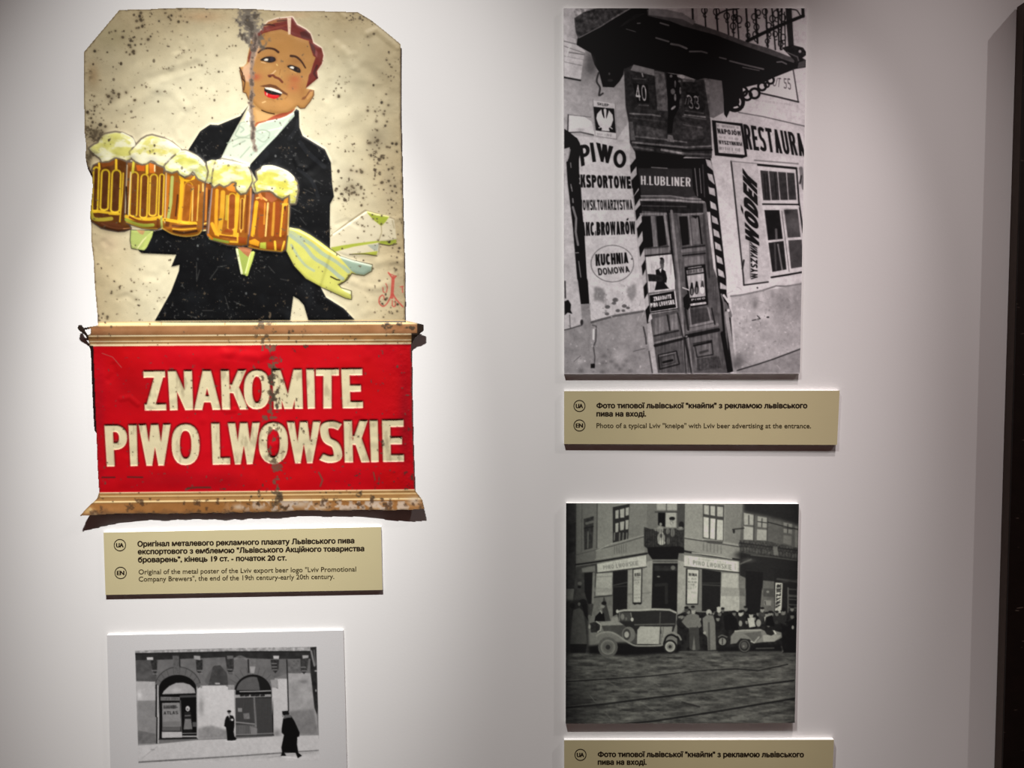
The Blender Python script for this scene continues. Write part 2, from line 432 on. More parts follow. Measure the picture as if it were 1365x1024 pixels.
# ------------------------------------------------------------------ monochrome photographs (tones as printed)
def paint_doorway():
    """Old street photograph: beer hall door under a balcony, painted shop signs on both sides."""
    cv = Canvas(748, 8, 1080, 503, 0.6, 176)
    a, b = Z(745, 5, 8.03), Z(910, 5, 8.03)
    c, d = Z(745, 125, 8.03), Z(910, 125, 8.03)
    e, f = Z(745, 245, 8.03), Z(910, 245, 8.03)
    g, h = Z(745, 375, 8.03), Z(910, 375, 8.03)
    J = lambda *p: np.concatenate([np.atleast_2d(q) for q in p])
    # left wall, shaded under the balcony
    cv.poly(J((748, 8), (850, 8), (852, 505), (748, 505)), 158)
    cv.glow(790, 90, 45, 45, 105, .55); cv.glow(772, 150, 26, 30, 150, .5)
    cv.poly([(748, 8), (766, 8), (766, 50), (748, 50)], 168)
    cv.mottle(.10, 30, 3); cv.mottle(.05, 5, 4)
    # right wall: paler
    cv.poly([(930, 8), (1080, 8), (1080, 400), (930, 400)], 192, .9, noise=8, nseed=8, ncell=20)
    cv.poly(J(d([(250, 0), (440, 0), (470, 250), (500, 190), (1330, 340), (1330, 1020)]), f([(1330, 1020), (250, 0)])), 184, noise=7, nseed=9, ncell=18)
    # window moulding at the far left
    cv.poly(a([(55, 345), (180, 375), (188, 440), (282, 505), (262, 600), (232, 822), (55, 790)]), 178, noise=6)
    for p, k, w in (([(55, 400), (182, 432)], 105, 1.3), ([(60, 455), (275, 530)], 120, 1.2), ([(110, 520), (275, 545)], 90, 1.2), ([(60, 560), (262, 600)], 140, 1), ([(60, 622), (245, 662)], 125, 1), ([(58, 788), (230, 820)], 30, 2.2), ([(85, 560), (110, 470)], 210, 1.2)):
        cv.line(a(p), k, w)
    # right balcony railing
    for x0, y0, x1, y1, w in ((105, 45, 110, 190, 2.4), (235, 45, 247, 245, 1.9), (358, 45, 376, 292, 2.2), (470, 45, 492, 330, 2), (542, 45, 545, 362, 1.5), (575, 45, 600, 370, 1.8), (678, 45, 702, 405, 2.4), (778, 45, 802, 420, 2.6), (888, 45, 912, 465, 2.2), (955, 45, 992, 490, 1.8), (1020, 45, 1030, 440, 2), (1062, 45, 1050, 490, 2.2), (1090, 90, 1100, 480, 1.4)):
        cv.line(b([(x0, y0), (x1, y1)]), 28, w)
    rg = random.Random(4)
    for x, y, r in ((232, 70, 36), (362, 85, 40), (472, 130, 36), (540, 240, 36), (545, 150, 28), (600, 170, 40), (695, 225, 30), (765, 140, 34), (790, 250, 34), (810, 95, 30), (880, 85, 34), (920, 235, 34), (960, 160, 36), (990, 325, 30), (1000, 110, 40), (1070, 150, 40), (1075, 360, 34), (1040, 250, 28), (905, 400, 26), (1050, 430, 30), (780, 330, 36), (700, 340, 26), (560, 90, 30), (1030, 60, 30), (930, 330, 20)):
        cv.line(b(ell(x, y, r * .8, r, 14)), 26, 1.3, closed=True)
        cv.line(b(ell(x + r * .2, y + r * 1.5, r * .5, r * .6, 10, 40, 300)), 30, 1.2)
    cv.poly(b([(1100, 45), (1165, 45), (1190, 450), (1130, 450)]), 38)
    cv.line(b([(690, 400), (850, 320), (1080, 215), (1290, 130)]), 22, 4.4); cv.line(b([(1285, 45), (1290, 135)]), 24, 4)
    cv.line(b([(1165, 60), (1220, 70), (1255, 120)]), 40, 1.6, sm=True)
    cv.line(b([(380, 110), (470, 70), (600, 50)]), 40, 2, sm=True)
    # balcony side and slab
    cv.poly(a([(165, 155), (265, 90), (420, 42), (800, 42), (640, 120), (440, 250), (205, 372), (180, 300)]), 62, noise=26, nseed=12, ncell=5)
    cv.poly(J(a([(200, 372), (300, 308), (440, 252), (640, 130), (790, 42), (960, 50)]), b([(0, 100), (0, 180), (380, 300), (650, 410), (900, 480), (1200, 600), (1330, 650), (1320, 680), (1200, 700), (1000, 780), (850, 850), (620, 905), (560, 1015), (430, 860), (220, 840), (0, 760)]), a([(1040, 720), (760, 690), (650, 700), (400, 560), (190, 440)])), 13)
    cv.line(a([(215, 365), (445, 245), (640, 115), (770, 48)]), 125, 1.5, .8)
    cv.poly(a([(300, 400), (620, 265), (820, 110), (930, 100), (700, 230), (420, 350)]), 38, noise=14)
    cv.poly(J(a([(940, 60), (1060, 60)]), b([(0, 100), (0, 165), (380, 290), (660, 400), (900, 470), (1210, 590), (1190, 635), (900, 535), (640, 445), (350, 335), (0, 240)]), a([(1200, 190), (950, 130)])), 80, noise=16, nseed=5)
    cv.poly(J(a([(960, 50), (1150, 60), (1365, 110)]), b([(0, 100), (140, 190), (110, 225), (0, 165)]), a([(1300, 160), (960, 120)])), 128, noise=12)
    for p, w in ((a([(1040, 365), (1175, 405)]), 2.4), (a([(1200, 430), (1290, 445), (1365, 478)]), 3), (b([(0, 460), (50, 480)]), 1.6), (b([(75, 512), (200, 510), (260, 527)]), 2.4), (b([(395, 575), (465, 592)]), 2), (b([(505, 612), (700, 662), (865, 700)]), 2.4), (b([(640, 680), (820, 715)]), 1.5), (b([(1010, 625), (1060, 620), (1110, 645)]), 2.2), (a([(1085, 205), (1175, 232)]), 2.2), (a([(840, 210), (870, 208)]), 1.8), (a([(720, 270), (820, 300)]), 1.2)):
        cv.line(p, 118, w, .85)
    cv.poly(b([(1060, 470), (1180, 440), (1210, 450), (1290, 470), (1335, 540), (1280, 580), (1330, 610), (1320, 680), (1230, 690), (1190, 600)]), 28, noise=20, ncell=3)
    cv.poly(b([(1240, 630), (1320, 600), (1325, 670), (1230, 690)]), 75); cv.blob(*b((1255, 510)), 2, 2, 150); cv.line(b([(1120, 520), (1230, 570), (1240, 610)]), 95, 1.6)
    # upper right notice and its small print
    cv.poly(J(b([(950, 800), (1180, 720), (1225, 1020)]), d([(1240, 85), (840, 0)])), 200)
    text(cv, 'UT 55', [b((985, 790)), b((1150, 800)), b((1165, 925)), b((960, 880))], 95, .22)
    cv.line(J(b((1182, 700)), d((1238, 90))), 60, 1.6); cv.line(d([(820, -10), (1000, 30), (1240, 88)]), 45, 2.2)
    ticks(cv, d((770, 65)), d((1180, 120)), 2.4, 120, 1, 1.4, .7, .5); ticks(cv, d((870, 140)), d((1300, 205)), 1.6, 140, 2, 1.4, .7, .35)
    cv.line(d([(600, 200), (860, 245), (1310, 348)]), 92, 1.4)
    # scroll bracket under the slab
    cv.poly(J(b([(420, 850), (640, 880), (650, 1000)]), d([(640, 0), (560, 130), (500, 190), (470, 258), (445, 220)])), 12)
    for p, r, w in ((d((560, 90)), 88, 5), (d((555, 85)), 40, 3.4), (d((690, 20)), 48, 3), (b((770, 960)), 52, 3.2), (b((850, 885)), 42, 3), (b((940, 820)), 36, 2.8), (b((640, 940)), 50, 3), (b((900, 870)), 24, 2.2)):
        cv.line(ell(p[0], p[1], r / 8.03, r / 8.03, 20), 14, w, closed=True)
    cv.line(d([(540, 60), (600, 130)]), 14, 2.6)
    cv.poly(d([(100, -130), (235, -170), (420, -140), (440, 60), (440, 200), (330, 260), (250, 240), (240, 0)]), 112, noise=10)
    # left bracket
    cv.poly(a([(340, 520), (700, 660), (690, 760), (650, 830), (590, 895), (470, 890), (430, 730), (380, 650)]), 17)
    cv.poly(a([(300, 520), (380, 560), (400, 740), (300, 740)]), 70, .6, soft=2.5)
    cv.line(a([(425, 740), (405, 830), (440, 900), (430, 980), (470, 960)]), 52, 2.4, sm=True); cv.blob(*a((540, 750)), 1.4, 2, 75); cv.blob(*a((550, 820)), 4, 2, 48)
    # number plates and carved panels above the door
    cv.poly(J(a([(695, 700), (800, 650), (1020, 700), (1140, 730)]), d([(20, -150), (230, -150), (300, 300), (315, 610), (310, 690)]), c([(830, 650), (760, 530), (745, 300), (715, 140)])), 50, noise=12, nseed=3, ncell=4)
    cv.poly(a([(800, 650), (1020, 705), (1025, 772), (765, 712)]), 122, noise=10)
    cv.poly(J(a([(1022, 715), (1130, 735), (1165, 1010)]), c([(1165, 185), (1055, 180), (1045, 60)])), 100, noise=10)
    cv.poly(J(a([(700, 725), (760, 720), (1020, 775), (1045, 1000)]), c([(1050, 175), (715, 130)])), 44, noise=16, nseed=6, ncell=3)
    cv.poly(J(a([(790, 850), (950, 870), (965, 1010)]), c([(965, 100), (840, 95)])), 13)
    text(cv, '40', [(845.5, 113), (861, 113.5), (862, 135), (848.5, 134)], 190, .2, .3)
    cv.line(a([(890, 745), (900, 780)]), 170, 1.5); cv.line(a([(790, 800), (930, 810)]), 80, 1.4); cv.line(c([(860, 120), (960, 125)]), 90, 1.6)
    cv.poly(J(a([(1150, 740), (1260, 760), (1310, 900)]), c([(1300, 120), (1230, 260), (1210, 420), (1160, 430), (1170, 180)])), 18)
    for x, y, rx, ry, k in ((1200, 775, 2, 2, 110), (1245, 860, 1.2, 5, 130), (1220, 940, 3, 4, 95), (1290, 830, 2, 1.5, 120), (1300, 930, 1.3, 5, 120)): cv.blob(*a((x, y)), rx, ry, k)
    cv.blob(*c((1225, 150)), 4, 1.6, 150, rot=-40); cv.blob(*c((1245, 40)), 1.5, 5, 140)
    cv.poly(b([(0, 800), (130, 810), (120, 860), (0, 840)]), 110); cv.blob(*a((1335, 790)), 1.6, 1.2, 210)
    cv.poly(d([(0, -130), (225, -120), (245, 235), (20, 210)]), 40, noise=20, ncell=3); cv.poly(d([(35, -20), (175, 0), (185, 175), (90, 170)]), 12)
    text(cv, '33', [(914.5, 126), (931, 128), (933, 146), (919, 145)], 150, .2, .3)
    for x in (40, 70, 140, 170): cv.line(d([(x, 60 - x * .2), (x - 12, 110)]), 130, 1.3, .7)
    cv.line(d([(20, 225), (240, 250)]), 120, 1.8); cv.line(d([(30, 180), (220, 210)]), 75, 2)
    cv.line(c([(1305, 60), (1295, 150)]), 70, 3)
    # hood above the sign
    cv.poly(c([(830, 330), (1140, 390), (1150, 490), (830, 455)]), 74, noise=20, nseed=2, ncell=3); cv.poly(d([(0, 300), (210, 345), (230, 480), (0, 490)]), 62, noise=18, ncell=3)
    for p, k, w in ((c([(760, 212), (1000, 225), (1085, 240)]), 118, 2), (c([(770, 255), (1130, 300)]), 70, 2), (c([(820, 458), (1140, 490), (1365, 520)]), 112, 2), (c([(790, 520), (1365, 575)]), 128, 2.4), (d([(0, 575), (300, 560)]), 105, 2.2), (d([(0, 610), (310, 600)]), 15, 2.5), (c([(800, 570), (1010, 605)]), 95, 2.6), (c([(1100, 600), (1330, 640)]), 150, 3), (d([(0, 640), (300, 650)]), 90, 2.4), (c([(840, 545), (1365, 600)]), 22, 2), (d([(0, 240), (250, 275)]), 90, 1.5), (d([(10, 330), (210, 365)]), 100, 1.6)):
        cv.line(p, k, w, .9)
    cv.poly(c([(1165, 440), (1215, 445), (1235, 520), (1160, 510)]), 118, noise=14); cv.poly(c([(755, 300), (790, 300), (820, 500), (770, 500)]), 90, noise=14)
    # dark opening and name board
    cv.poly(J(c([(815, 605), (1365, 665)]), d([(0, 690), (250, 690), (300, 1020)]), f([(260, 0), (300, 300)]), e([(880, 320), (840, 120)]), c([(830, 760)])), 15)
    cv.poly(J(c([(845, 795), (1365, 800)]), d([(100, 800), (110, 1010)]), f([(140, 130)]), e([(1365, 150), (880, 120)])), 48, noise=5)
    cv.line(c([(990, 788), (1060, 792), (1160, 798)]), 130, 1.2); 
    text(cv, 'H.LUBLINER', [(854.2, 234.2), (920.5, 236.8), (920.6, 248.8), (854.5, 246.2)], 205, .34, .26, ty=.1)
    for p0, p1, k, w in ((d((130, 800)), f((160, 130)), 100, 1.6), (d((180, 800)), f((200, 100)), 115, 1.2), (d((215, 760)), f((235, 140)), 60, 2)):
        cv.line([p0, p1], k, w)
    # painted sign wall
    cv.poly(J(c([(140, 445), (620, 490), (745, 300), (760, 540), (775, 1015)]), e([(775, 0), (840, 640), (860, 1015)]), g([(910, 0), (930, 320), (345, 430), (315, 0)]), e([(300, 1000), (235, 0)]), c([(215, 800)])), 184, noise=5, nseed=21, ncell=16)
    cv.poly(c([(105, 225), (265, 242), (350, 300), (382, 442), (250, 412), (105, 415)]), 196); cv.line(c([(100, 415), (230, 410), (370, 442)]), 70, 1.8); cv.line(c([(100, 225), (95, 400)]), 60, 1.6); cv.line(c([(110, 225), (340, 250)]), 110, 1.2)
    cv.glow(*c((225, 385)), 8, 3, 140, .6)
    cv.poly(c([(365, 72), (602, 108), (628, 485), (385, 455)]), 188); cv.line(c([(365, 55), (365, 75), (390, 450), (620, 488), (602, 110)]), 120, .9)
    cv.poly(c([(370, 138), (592, 160), (610, 420), (395, 393)]), 20)
    for p in ([(455, 165), (410, 215), (400, 265), (425, 335), (455, 365), (490, 375), (500, 290), (478, 255), (462, 215)], [(535, 175), (575, 225), (582, 280), (560, 345), (530, 372), (496, 375), (500, 290), (515, 250), (525, 215)], [(478, 165), (498, 155), (510, 175), (505, 250), (515, 330), (500, 385), (478, 330), (488, 250)], [(465, 355), (530, 360), (545, 402), (455, 395)]):
        cv.poly(c(p), 196)
    for p in ([(440, 290), (455, 350), (430, 365)], [(555, 300), (545, 355), (570, 375)]): cv.line(c(p), 190, 1.5)
    text(cv, 'SKLEP', [c((410, 92)), c((535, 110)), c((535, 138)), c((412, 122))], 45, .3); ticks(cv, c((410, 430)), c((600, 450)), 3.2, 90, 5, 1.7, .9, .7)
    for ch, q in (('P', [(212, 555), (322, 535), (345, 745), (240, 778)]), ('I', [(328, 525), (370, 525), (400, 728), (358, 732)]), ('W', [(398, 522), (582, 565), (548, 748), (432, 722)])):
        letter(cv, ch, c(q), 16, .9 if ch == 'I' else (.36 if ch == 'P' else .25), .17)
    cv.line(c(ell(652, 697, 50, 78, 26)), 16, 4.6, closed=True)
    text(cv, 'EKSPORTOWE', [c((180, 862)), c((765, 885)), c((775, 1016)), c((185, 1002))], 14, .4, .16)
    text(cv, 'LWOWSK.TOWARZYSTWA', [e((185, 172)), e((782, 172)), e((792, 278)), e((190, 286))], 24, .32, .2)
    text(cv, 'AKC.BROWARÓW', [e((240, 412)), e((812, 402)), e((822, 538)), e((243, 560))], 14, .42, .16)
    cv.line(e(ell(572, 855, 228, 196, 40)), 95, 1.0, closed=True)
    text(cv, 'KUCHNIA', [e((390, 755)), e((735, 735)), e((745, 848)), e((396, 882))], 14, .4, .16)
    text(cv, 'DOMOWA', [e((415, 905)), e((745, 882)), e((760, 945)), e((425, 982))], 28, .3, .2); cv.blob(*e((780, 805)), 1, 1, 40)
    # dark drape left
    cv.poly(J(c([(58, 375), (110, 410), (165, 455), (195, 475), (225, 530), (235, 600), (215, 700), (218, 1010)]), e([(232, 0), (250, 300), (275, 560), (300, 1010)]), g([(310, 0), (325, 240), (235, 245), (205, 0)]), e([(190, 1000), (150, 480), (95, 0)]), c([(80, 730), (58, 580)])), 15)
    for p, w in ((e([(150, 250), (185, 370), (180, 520), (205, 655)]), 3), (c([(115, 600), (95, 690)]), 3), (e([(148, 160), (152, 200)]), 2), (e([(180, 740), (210, 738)]), 1.6), (e([(212, 830), (235, 1000)]), 1.5), (c([(125, 740), (130, 790)]), 1.5), (c([(128, 970), (135, 1010)]), 1.6), (e([(135, 40), (142, 80)]), 1.5)):
        cv.line(p, 140, w, .8)
    cv.poly(c([(58, 590), (118, 570), (95, 720), (80, 730)]), 150)
    cv.poly(J(c([(58, 700), (95, 1010)]), e([(95, 0), (150, 480), (195, 1010)]), g([(200, 0), (250, 450), (60, 520)]), c([(58, 1000)])), 170, noise=10, nseed=31, ncell=10)
    # lower left: plinth, plant, pipes, broken plaster
    cv.poly(J(g([(60, 525), (250, 470), (340, 430), (620, 370), (925, 318), (985, 600), (1060, 990), (60, 990)])), 134, noise=14, nseed=32, ncell=18)
    cv.poly(g([(235, 248), (325, 240), (345, 425), (340, 520), (325, 860), (300, 560), (255, 480)]), 128, noise=10)
    cv.poly(g([(60, 215), (100, 198), (130, 250), (125, 310), (145, 350), (95, 335), (62, 365)]), 18); cv.line(g([(65, 0), (70, 180)]), 40, 1.6); cv.line(g([(115, 360), (122, 500)]), 70, 1); cv.line(g([(60, 522), (130, 505), (245, 470)]), 70, 1.5); cv.blob(*g((245, 440)), 2, 4, 50)
    cv.poly(g([(385, 62), (470, 72), (495, 120), (490, 230), (440, 215), (370, 205)]), 112, .8, soft=1.2); cv.poly(g([(500, 55), (640, 70), (740, 40), (730, 150), (700, 240), (560, 250), (500, 180)]), 186, .9, noise=8)
    cv.poly(g([(720, 80), (820, 20), (830, 140), (780, 230), (730, 150)]), 112, .7, soft=1.5)
    for x, y, r in ((605, 200, 4), (590, 235, 3), (700, 265, 3.4), (630, 315, 3), (690, 315, 2.5), (740, 285, 2.6), (520, 275, 3.5), (515, 350, 3)): cv.blob(*g((x, y)), r, r * .7, 70, .8)
    cv.line(g([(350, 440), (430, 415), (600, 370), (910, 320)]), 72, 3, .8); cv.line(g([(360, 470), (400, 480), (395, 640), (370, 700), (385, 810), (380, 880)]), 66, 1.8, .8); cv.line(g([(372, 520), (370, 620)]), 205, 2.4)
    cv.poly(g([(340, 885), (388, 880), (385, 930), (340, 930)]), 25); cv.line(g([(800, 750), (920, 720)]), 95, 1.2); cv.line(g([(905, 490), (930, 600), (935, 670)]), 60, 2)
    for x, y in ((470, 880), (560, 860), (620, 900), (690, 900), (480, 800), (720, 850), (650, 940), (760, 960), (470, 970), (240, 960)): cv.glow(*g((x, y)), 4, 3.2, 88, .6)
    cv.glow(*g((650, 790)), 9, 10, 185, .55); cv.glow(*g((215, 850)), 7, 6, 182, .6); cv.line(g([(160, 860), (230, 800)]), 100, 1)
    cv.poly(g([(945, 450), (985, 440), (1020, 700), (1065, 985), (1010, 985), (970, 750), (955, 640)]), 160, noise=8); cv.line(g([(965, 750), (1000, 980)]), 70, 1.8)
    # striped door posts
    cv.poly(J(c([(755, 640), (815, 650), (845, 1010)]), e([(850, 0), (900, 480), (925, 760), (935, 1010)]), g([(955, 0), (985, 440), (945, 450), (925, 300), (905, 60)]), e([(885, 1010), (840, 560), (790, 0)]), c([(770, 900)])), 166, noise=8)
    for ya, yb, xl, xr in ((770, 690, 762, 825), (930, 860, 775, 838)): cv.poly(c([(xl, ya), (xr, yb), (xr + 6, yb + 85), (xl + 8, ya + 85)]), 16)
    for ya, yb, xl, xr in ((25, -55, 788, 850), (135, 50, 803, 868), (290, 215, 818, 882), (480, 400, 835, 893), (680, 590, 858, 912), (880, 790, 885, 935)): cv.poly(e([(xl, ya), (xr, yb), (xr + 5, yb + 95), (xl + 12, ya + 105)]), 16)
    cv.poly(g([(905, 60), (950, -5), (955, 60), (950, 130), (915, 190)]), 16); cv.poly(g([(925, 310), (975, 240), (975, 330), (1000, 420), (945, 455)]), 16); cv.poly(g([(970, 350), (990, 350), (995, 430), (955, 440)]), 175)
    # door
    cv.poly(J(e([(875, 120), (1365, 150)]), f([(140, 130), (250, 200), (330, 900)]), h([(430, 140), (500, 950), (480, 985)]), g([(1365, 985), (1060, 985), (985, 440)]), e([(935, 1010), (915, 700)])), 80, noise=14, nseed=41, ncell=5)
    cv.line(e([(880, 130), (1190, 130), (1365, 155)]), 125, 1.6); cv.line(e([(870, 172), (1100, 170), (1365, 185)]), 142, 2.4); cv.line(f([(0, 155), (190, 165)]), 125, 2); cv.line(f([(0, 190), (230, 195)]), 130, 2.2)
    cv.poly(J(e([(885, 185), (1365, 200)]), f([(220, 215), (220, 310), (0, 320)]), e([(1365, 320), (880, 290)])), 32, noise=14, ncell=4)
    cv.line(e([(890, 235), (1365, 245)]), 90, 1.4, .7); cv.line(e([(875, 325), (1150, 325)]), 118, 3); cv.line(f([(0, 330), (210, 320)]), 112, 2.6)
    for p, k in (([(885, 352), (978, 346), (1012, 672), (905, 692)], 18), ([(1040, 348), (1120, 342), (1152, 652), (1065, 672)], 17)): cv.poly(e(p), k)
    cv.poly(e([(985, 345), (1025, 345), (1055, 685), (1012, 685)]), 112, noise=8); cv.line(e([(1130, 340), (1190, 700)]), 128, 3.5); cv.line(e([(1165, 300), (1240, 1015)]), 20, 2.6)
    cv.line(J(e([(1205, 290), (1280, 1000)]), g([(1330, 560), (1365, 985)])), 122, 3.4); cv.line(J(e([(1255, 330), (1320, 700)])), 70, 2)
    cv.poly(J(e([(1285, 350)]), f([(50, 350), (72, 650), (0, 662)]), e([(1320, 660)])), 20)
    cv.poly(f([(90, 370), (160, 365), (205, 640), (110, 652)]), 104, noise=8); cv.line(f([(62, 345), (95, 655)]), 122, 2); cv.line(f([(170, 350), (205, 640)]), 18, 2); cv.poly(f([(90, 340), (170, 340), (140, 375)]), 25)
    cv.line(f([(0, 690), (240, 660)]), 34, 1.8); cv.line(f([(0, 720), (230, 695)]), 108, 4.5); cv.line(f([(0, 770), (240, 745)]), 30, 1.8); cv.poly(f([(20, 790), (220, 770), (230, 855), (20, 880)]), 112, noise=9); cv.line(f([(225, 330), (285, 1000)]), 60, 3)
    cv.line(e([(915, 690), (1175, 670)]), 50, 1.5); cv.poly(e([(920, 705), (1180, 682), (1185, 735), (925, 762)]), 108, noise=8); cv.line(e([(925, 772), (1200, 748)]), 28, 1.8)
    # the small tin poster and bottle poster on the two leaves
    cv.poly(J(e([(930, 785), (1208, 755), (1240, 1010)]), g([(1242, 85), (960, 125)])), 192)
    cv.poly(e(ell(1105, 835, 24, 42, 18, rot=8)), 62); cv.poly(e([(1085, 860), (1128, 860), (1118, 915), (1090, 915)]), 82); cv.blob(*e((1098, 800)), 2.2, 1.6, 25)
    cv.poly(J(e([(1035, 925), (1090, 900), (1140, 935), (1158, 1015)]), g([(1150, 20), (1185, 78), (1025, 98), (1045, 10)]), e([(1040, 985)])), 24)
    cv.poly(e([(1070, 915), (1100, 905), (1090, 955)]), 195)
    cv.poly(J(e([(950, 965), (1060, 975), (1110, 990), (1120, 1015)]), g([(1100, 5), (960, 0)])), 38, noise=16, ncell=2); cv.line(g([(1140, 20), (1180, 70)]), 175, 1.6)
    cv.poly(g([(965, 122), (1243, 85), (1272, 305), (985, 352)]), 190); cv.poly(g([(970, 150), (1232, 105), (1255, 282), (985, 325)]), 14); cv.poly(g([(965, 122), (1240, 86), (1242, 103), (968, 142)]), 110)
    text(cv, 'ZNAKOMITE', [g((1010, 168)), g((1202, 138)), g((1206, 182)), g((1016, 215))], 200, .42, .12); text(cv, 'PIWO LWOWSKIE', [g((978, 235)), g((1232, 196)), g((1242, 245)), g((985, 282))], 205, .45, .12)
    cv.line(g([(985, 338), (1270, 295)]), 30, 1.6); cv.poly(g([(960, 400), (985, 340), (1000, 400), (955, 445)]), 178)
    cv.poly(J(f([(20, 893), (240, 862), (258, 1010)]), h([(272, 252), (88, 285), (35, 60)])), 17)
    cv.poly(f([(38, 928), (220, 900), (226, 945), (45, 972)]), 128); ticks(cv, f((60, 948)), f((210, 922)), 4, 40, 8, 2.0, 1, .9); cv.line(f([(60, 905), (200, 885)]), 150, 1.2)
    cv.poly(J(f([(45, 985), (228, 958)]), h([(245, 160), (78, 178)])), 158, noise=8)
    for x, y, k in ((98, 105, 40), (150, 90, 55), (210, 85, 210)):
        cv.poly(h(ell(x, y, 24, 50, 16)), k); cv.poly(h([(x - 20, y - 20), (x - 8, y - 90), (x + 8, y - 90), (x + 20, y - 20)]), 26 if k < 100 else 60); cv.line(h([(x, y - 20), (x, y + 30)]), 130 if k < 100 else 235, 1.6)
    text(cv, 'PIWO', [h((90, 190)), h((240, 170)), h((242, 190)), h((92, 212))], 160, .4); cv.line(h([(92, 252), (242, 232)]), 175, 3)
    cv.line(h([(0, 68), (70, 95)]), 205, 1.2); cv.poly(h([(5, 180), (50, 130), (80, 260), (60, 310), (15, 280)]), 13)
    # lower door panels
    cv.poly(h([(75, 300), (268, 282), (292, 425), (95, 470)]), 62, noise=12, nseed=3, ncell=3)
    for p, k, w in (([(70, 300), (90, 475)], 130, 2), ([(85, 480), (320, 430)], 128, 3), ([(270, 285), (305, 430)], 128, 2.2), ([(60, 525), (370, 465)], 112, 4.5), ([(40, 590), (380, 520)], 22, 5), ([(0, 605), (45, 590)], 130, 2), ([(310, 290), (345, 460)], 30, 2), ([(30, 300), (60, 520)], 30, 3)): cv.line(h(p), k, w, .9)
    cv.poly(h([(90, 610), (370, 545), (405, 880), (150, 930)]), 96, noise=12, nseed=4, ncell=4)
    cv.line(h([(115, 670), (310, 632), (325, 785), (155, 815), (130, 690)]), 42, 1.6); cv.line(h([(120, 690), (300, 650)]), 24, 2.4); cv.poly(h([(175, 755), (275, 728), (280, 752), (180, 782)]), 18)
    cv.poly(h([(150, 700), (300, 670), (315, 770), (165, 805)]), 108, .5); cv.poly(h([(150, 830), (390, 800), (420, 930), (160, 960)]), 62, .8, noise=24, ncell=2)
    cv.line(h([(20, 600), (100, 985)]), 40, 3); cv.line(h([(60, 610), (110, 985)]), 112, 2.4)
    cv.poly(g([(1010, 400), (1160, 365), (1185, 520), (1022, 580)]), 106, noise=8); cv.poly(g([(1185, 362), (1262, 345), (1280, 515), (1200, 525)]), 112, noise=8)
    for p, k, w in (([(1160, 362), (1187, 525)], 28, 2), ([(1020, 585), (1280, 530)], 35, 2.2), ([(1030, 690), (1345, 610)], 26, 4), ([(1030, 660), (1335, 590)], 118, 2.6), ([(1065, 792), (1258, 748), (1290, 888), (1078, 942), (1065, 792)], 30, 2), ([(1090, 815), (1232, 782), (1245, 868), (1100, 905), (1090, 815)], 52, 1.4), ([(1118, 868), (1215, 845)], 18, 3), ([(1075, 800), (1250, 762)], 135, 1.2), ([(1270, 340), (1330, 600)], 40, 2), ([(1335, 620), (1362, 985)], 45, 2)): cv.line(g(p), k, w, .9)
    # right striped post
    cv.poly(J(d([(235, 690), (300, 690), (360, 1010)]), f([(355, 0), (465, 1000)]), h([(470, 140), (510, 330), (560, 960), (480, 985), (430, 520), (395, 140)]), f([(370, 1010), (260, 0)])), 20)
    y = 700
    for k in range(2):
        yy = 700 + 150 * k; x = 245 + 18 * k
        cv.poly(d([(x, yy), (x + 55, yy + 15), (x + 82, yy + 125), (x + 18, yy + 70)]), 170)
    cv.poly(J(d([(275, 1000)]), f([(340, 50), (350, 110), (285, 80), (268, -20)])), 170)
    for k, yy in enumerate((30, 182, 335, 478, 618, 762, 905)):
        x = 275 + 16.5 * k; cv.poly(f([(x, yy), (x + 60, yy + 35), (x + 78, yy + 105), (x + 10, yy + 78)]), 172)
    cv.poly(h([(400, 10), (465, 50), (470, 90), (400, 80)]), 165)
    cv.line(h([(415, 140), (440, 230), (500, 980)]), 95, 2.4); cv.line(h([(440, 150), (490, 220)]), 190, 3); cv.line(h([(450, 240), (500, 330), (510, 370)]), 90, 5); cv.blob(*h((490, 312)), 2, 2, 185); cv.line(h([(470, 340), (520, 690), (560, 960)]), 138, 5); cv.line(h([(430, 560), (500, 950)]), 16, 6)
    # right wall: framed notice, restaurant lettering
    cv.poly(d([(312, 282), (420, 295), (640, 318), (665, 480), (692, 672), (640, 690), (345, 660)]), 20); cv.poly(d([(355, 308), (618, 345), (665, 655), (385, 632)]), 186)
    ticks(cv, d((365, 338)), d((605, 366)), 3.2, 90, 11, 1.7, .9); text(cv, 'NAPOJÓW', [d((368, 370)), d((618, 400)), d((628, 450)), d((378, 425))], 32, .36)
    ticks(cv, d((390, 462)), d((610, 488)), 2.8, 110, 12, 1.7, .8); text(cv, 'WYSZYNKIEM', [d((382, 496)), d((632, 522)), d((640, 560)), d((388, 538))], 34, .36)
    ticks(cv, d((395, 582)), d((630, 604)), 4, 75, 13, 2, 1); ticks(cv, d((430, 622)), d((600, 632)), 2, 130, 14)
    text(cv, 'RESTAURA', [d((648, 325)), d((1270, 428)), d((1318, 672)), d((680, 592))], 16, .4, .22, ty=.15); cv.line(d([(1312, 440), (1312, 570)]), 40, 1.6)
    # shutter with spirits lettering
    cv.poly(J(d([(518, 720), (800, 745), (838, 1010)]), f([(845, 250), (950, 985)]), h([(920, 5), (655, 45)]), f([(650, 1000), (545, 0)])), 172, noise=6, nseed=51, ncell=12)
    cv.line(J(d([(518, 722)]), f([(545, 0), (650, 1000)]), h([(655, 42), (915, 8)])), 42, 2); cv.line(d([(520, 722), (800, 748)]), 120, 1.2); cv.line(f([(655, 820), (640, 910)]), 40, 2.4)
    text(cv, 'WÓDEK', [f((672, 590)), d((640, 790)), d((795, 960)), f((820, 690))], 14, .42, .12)
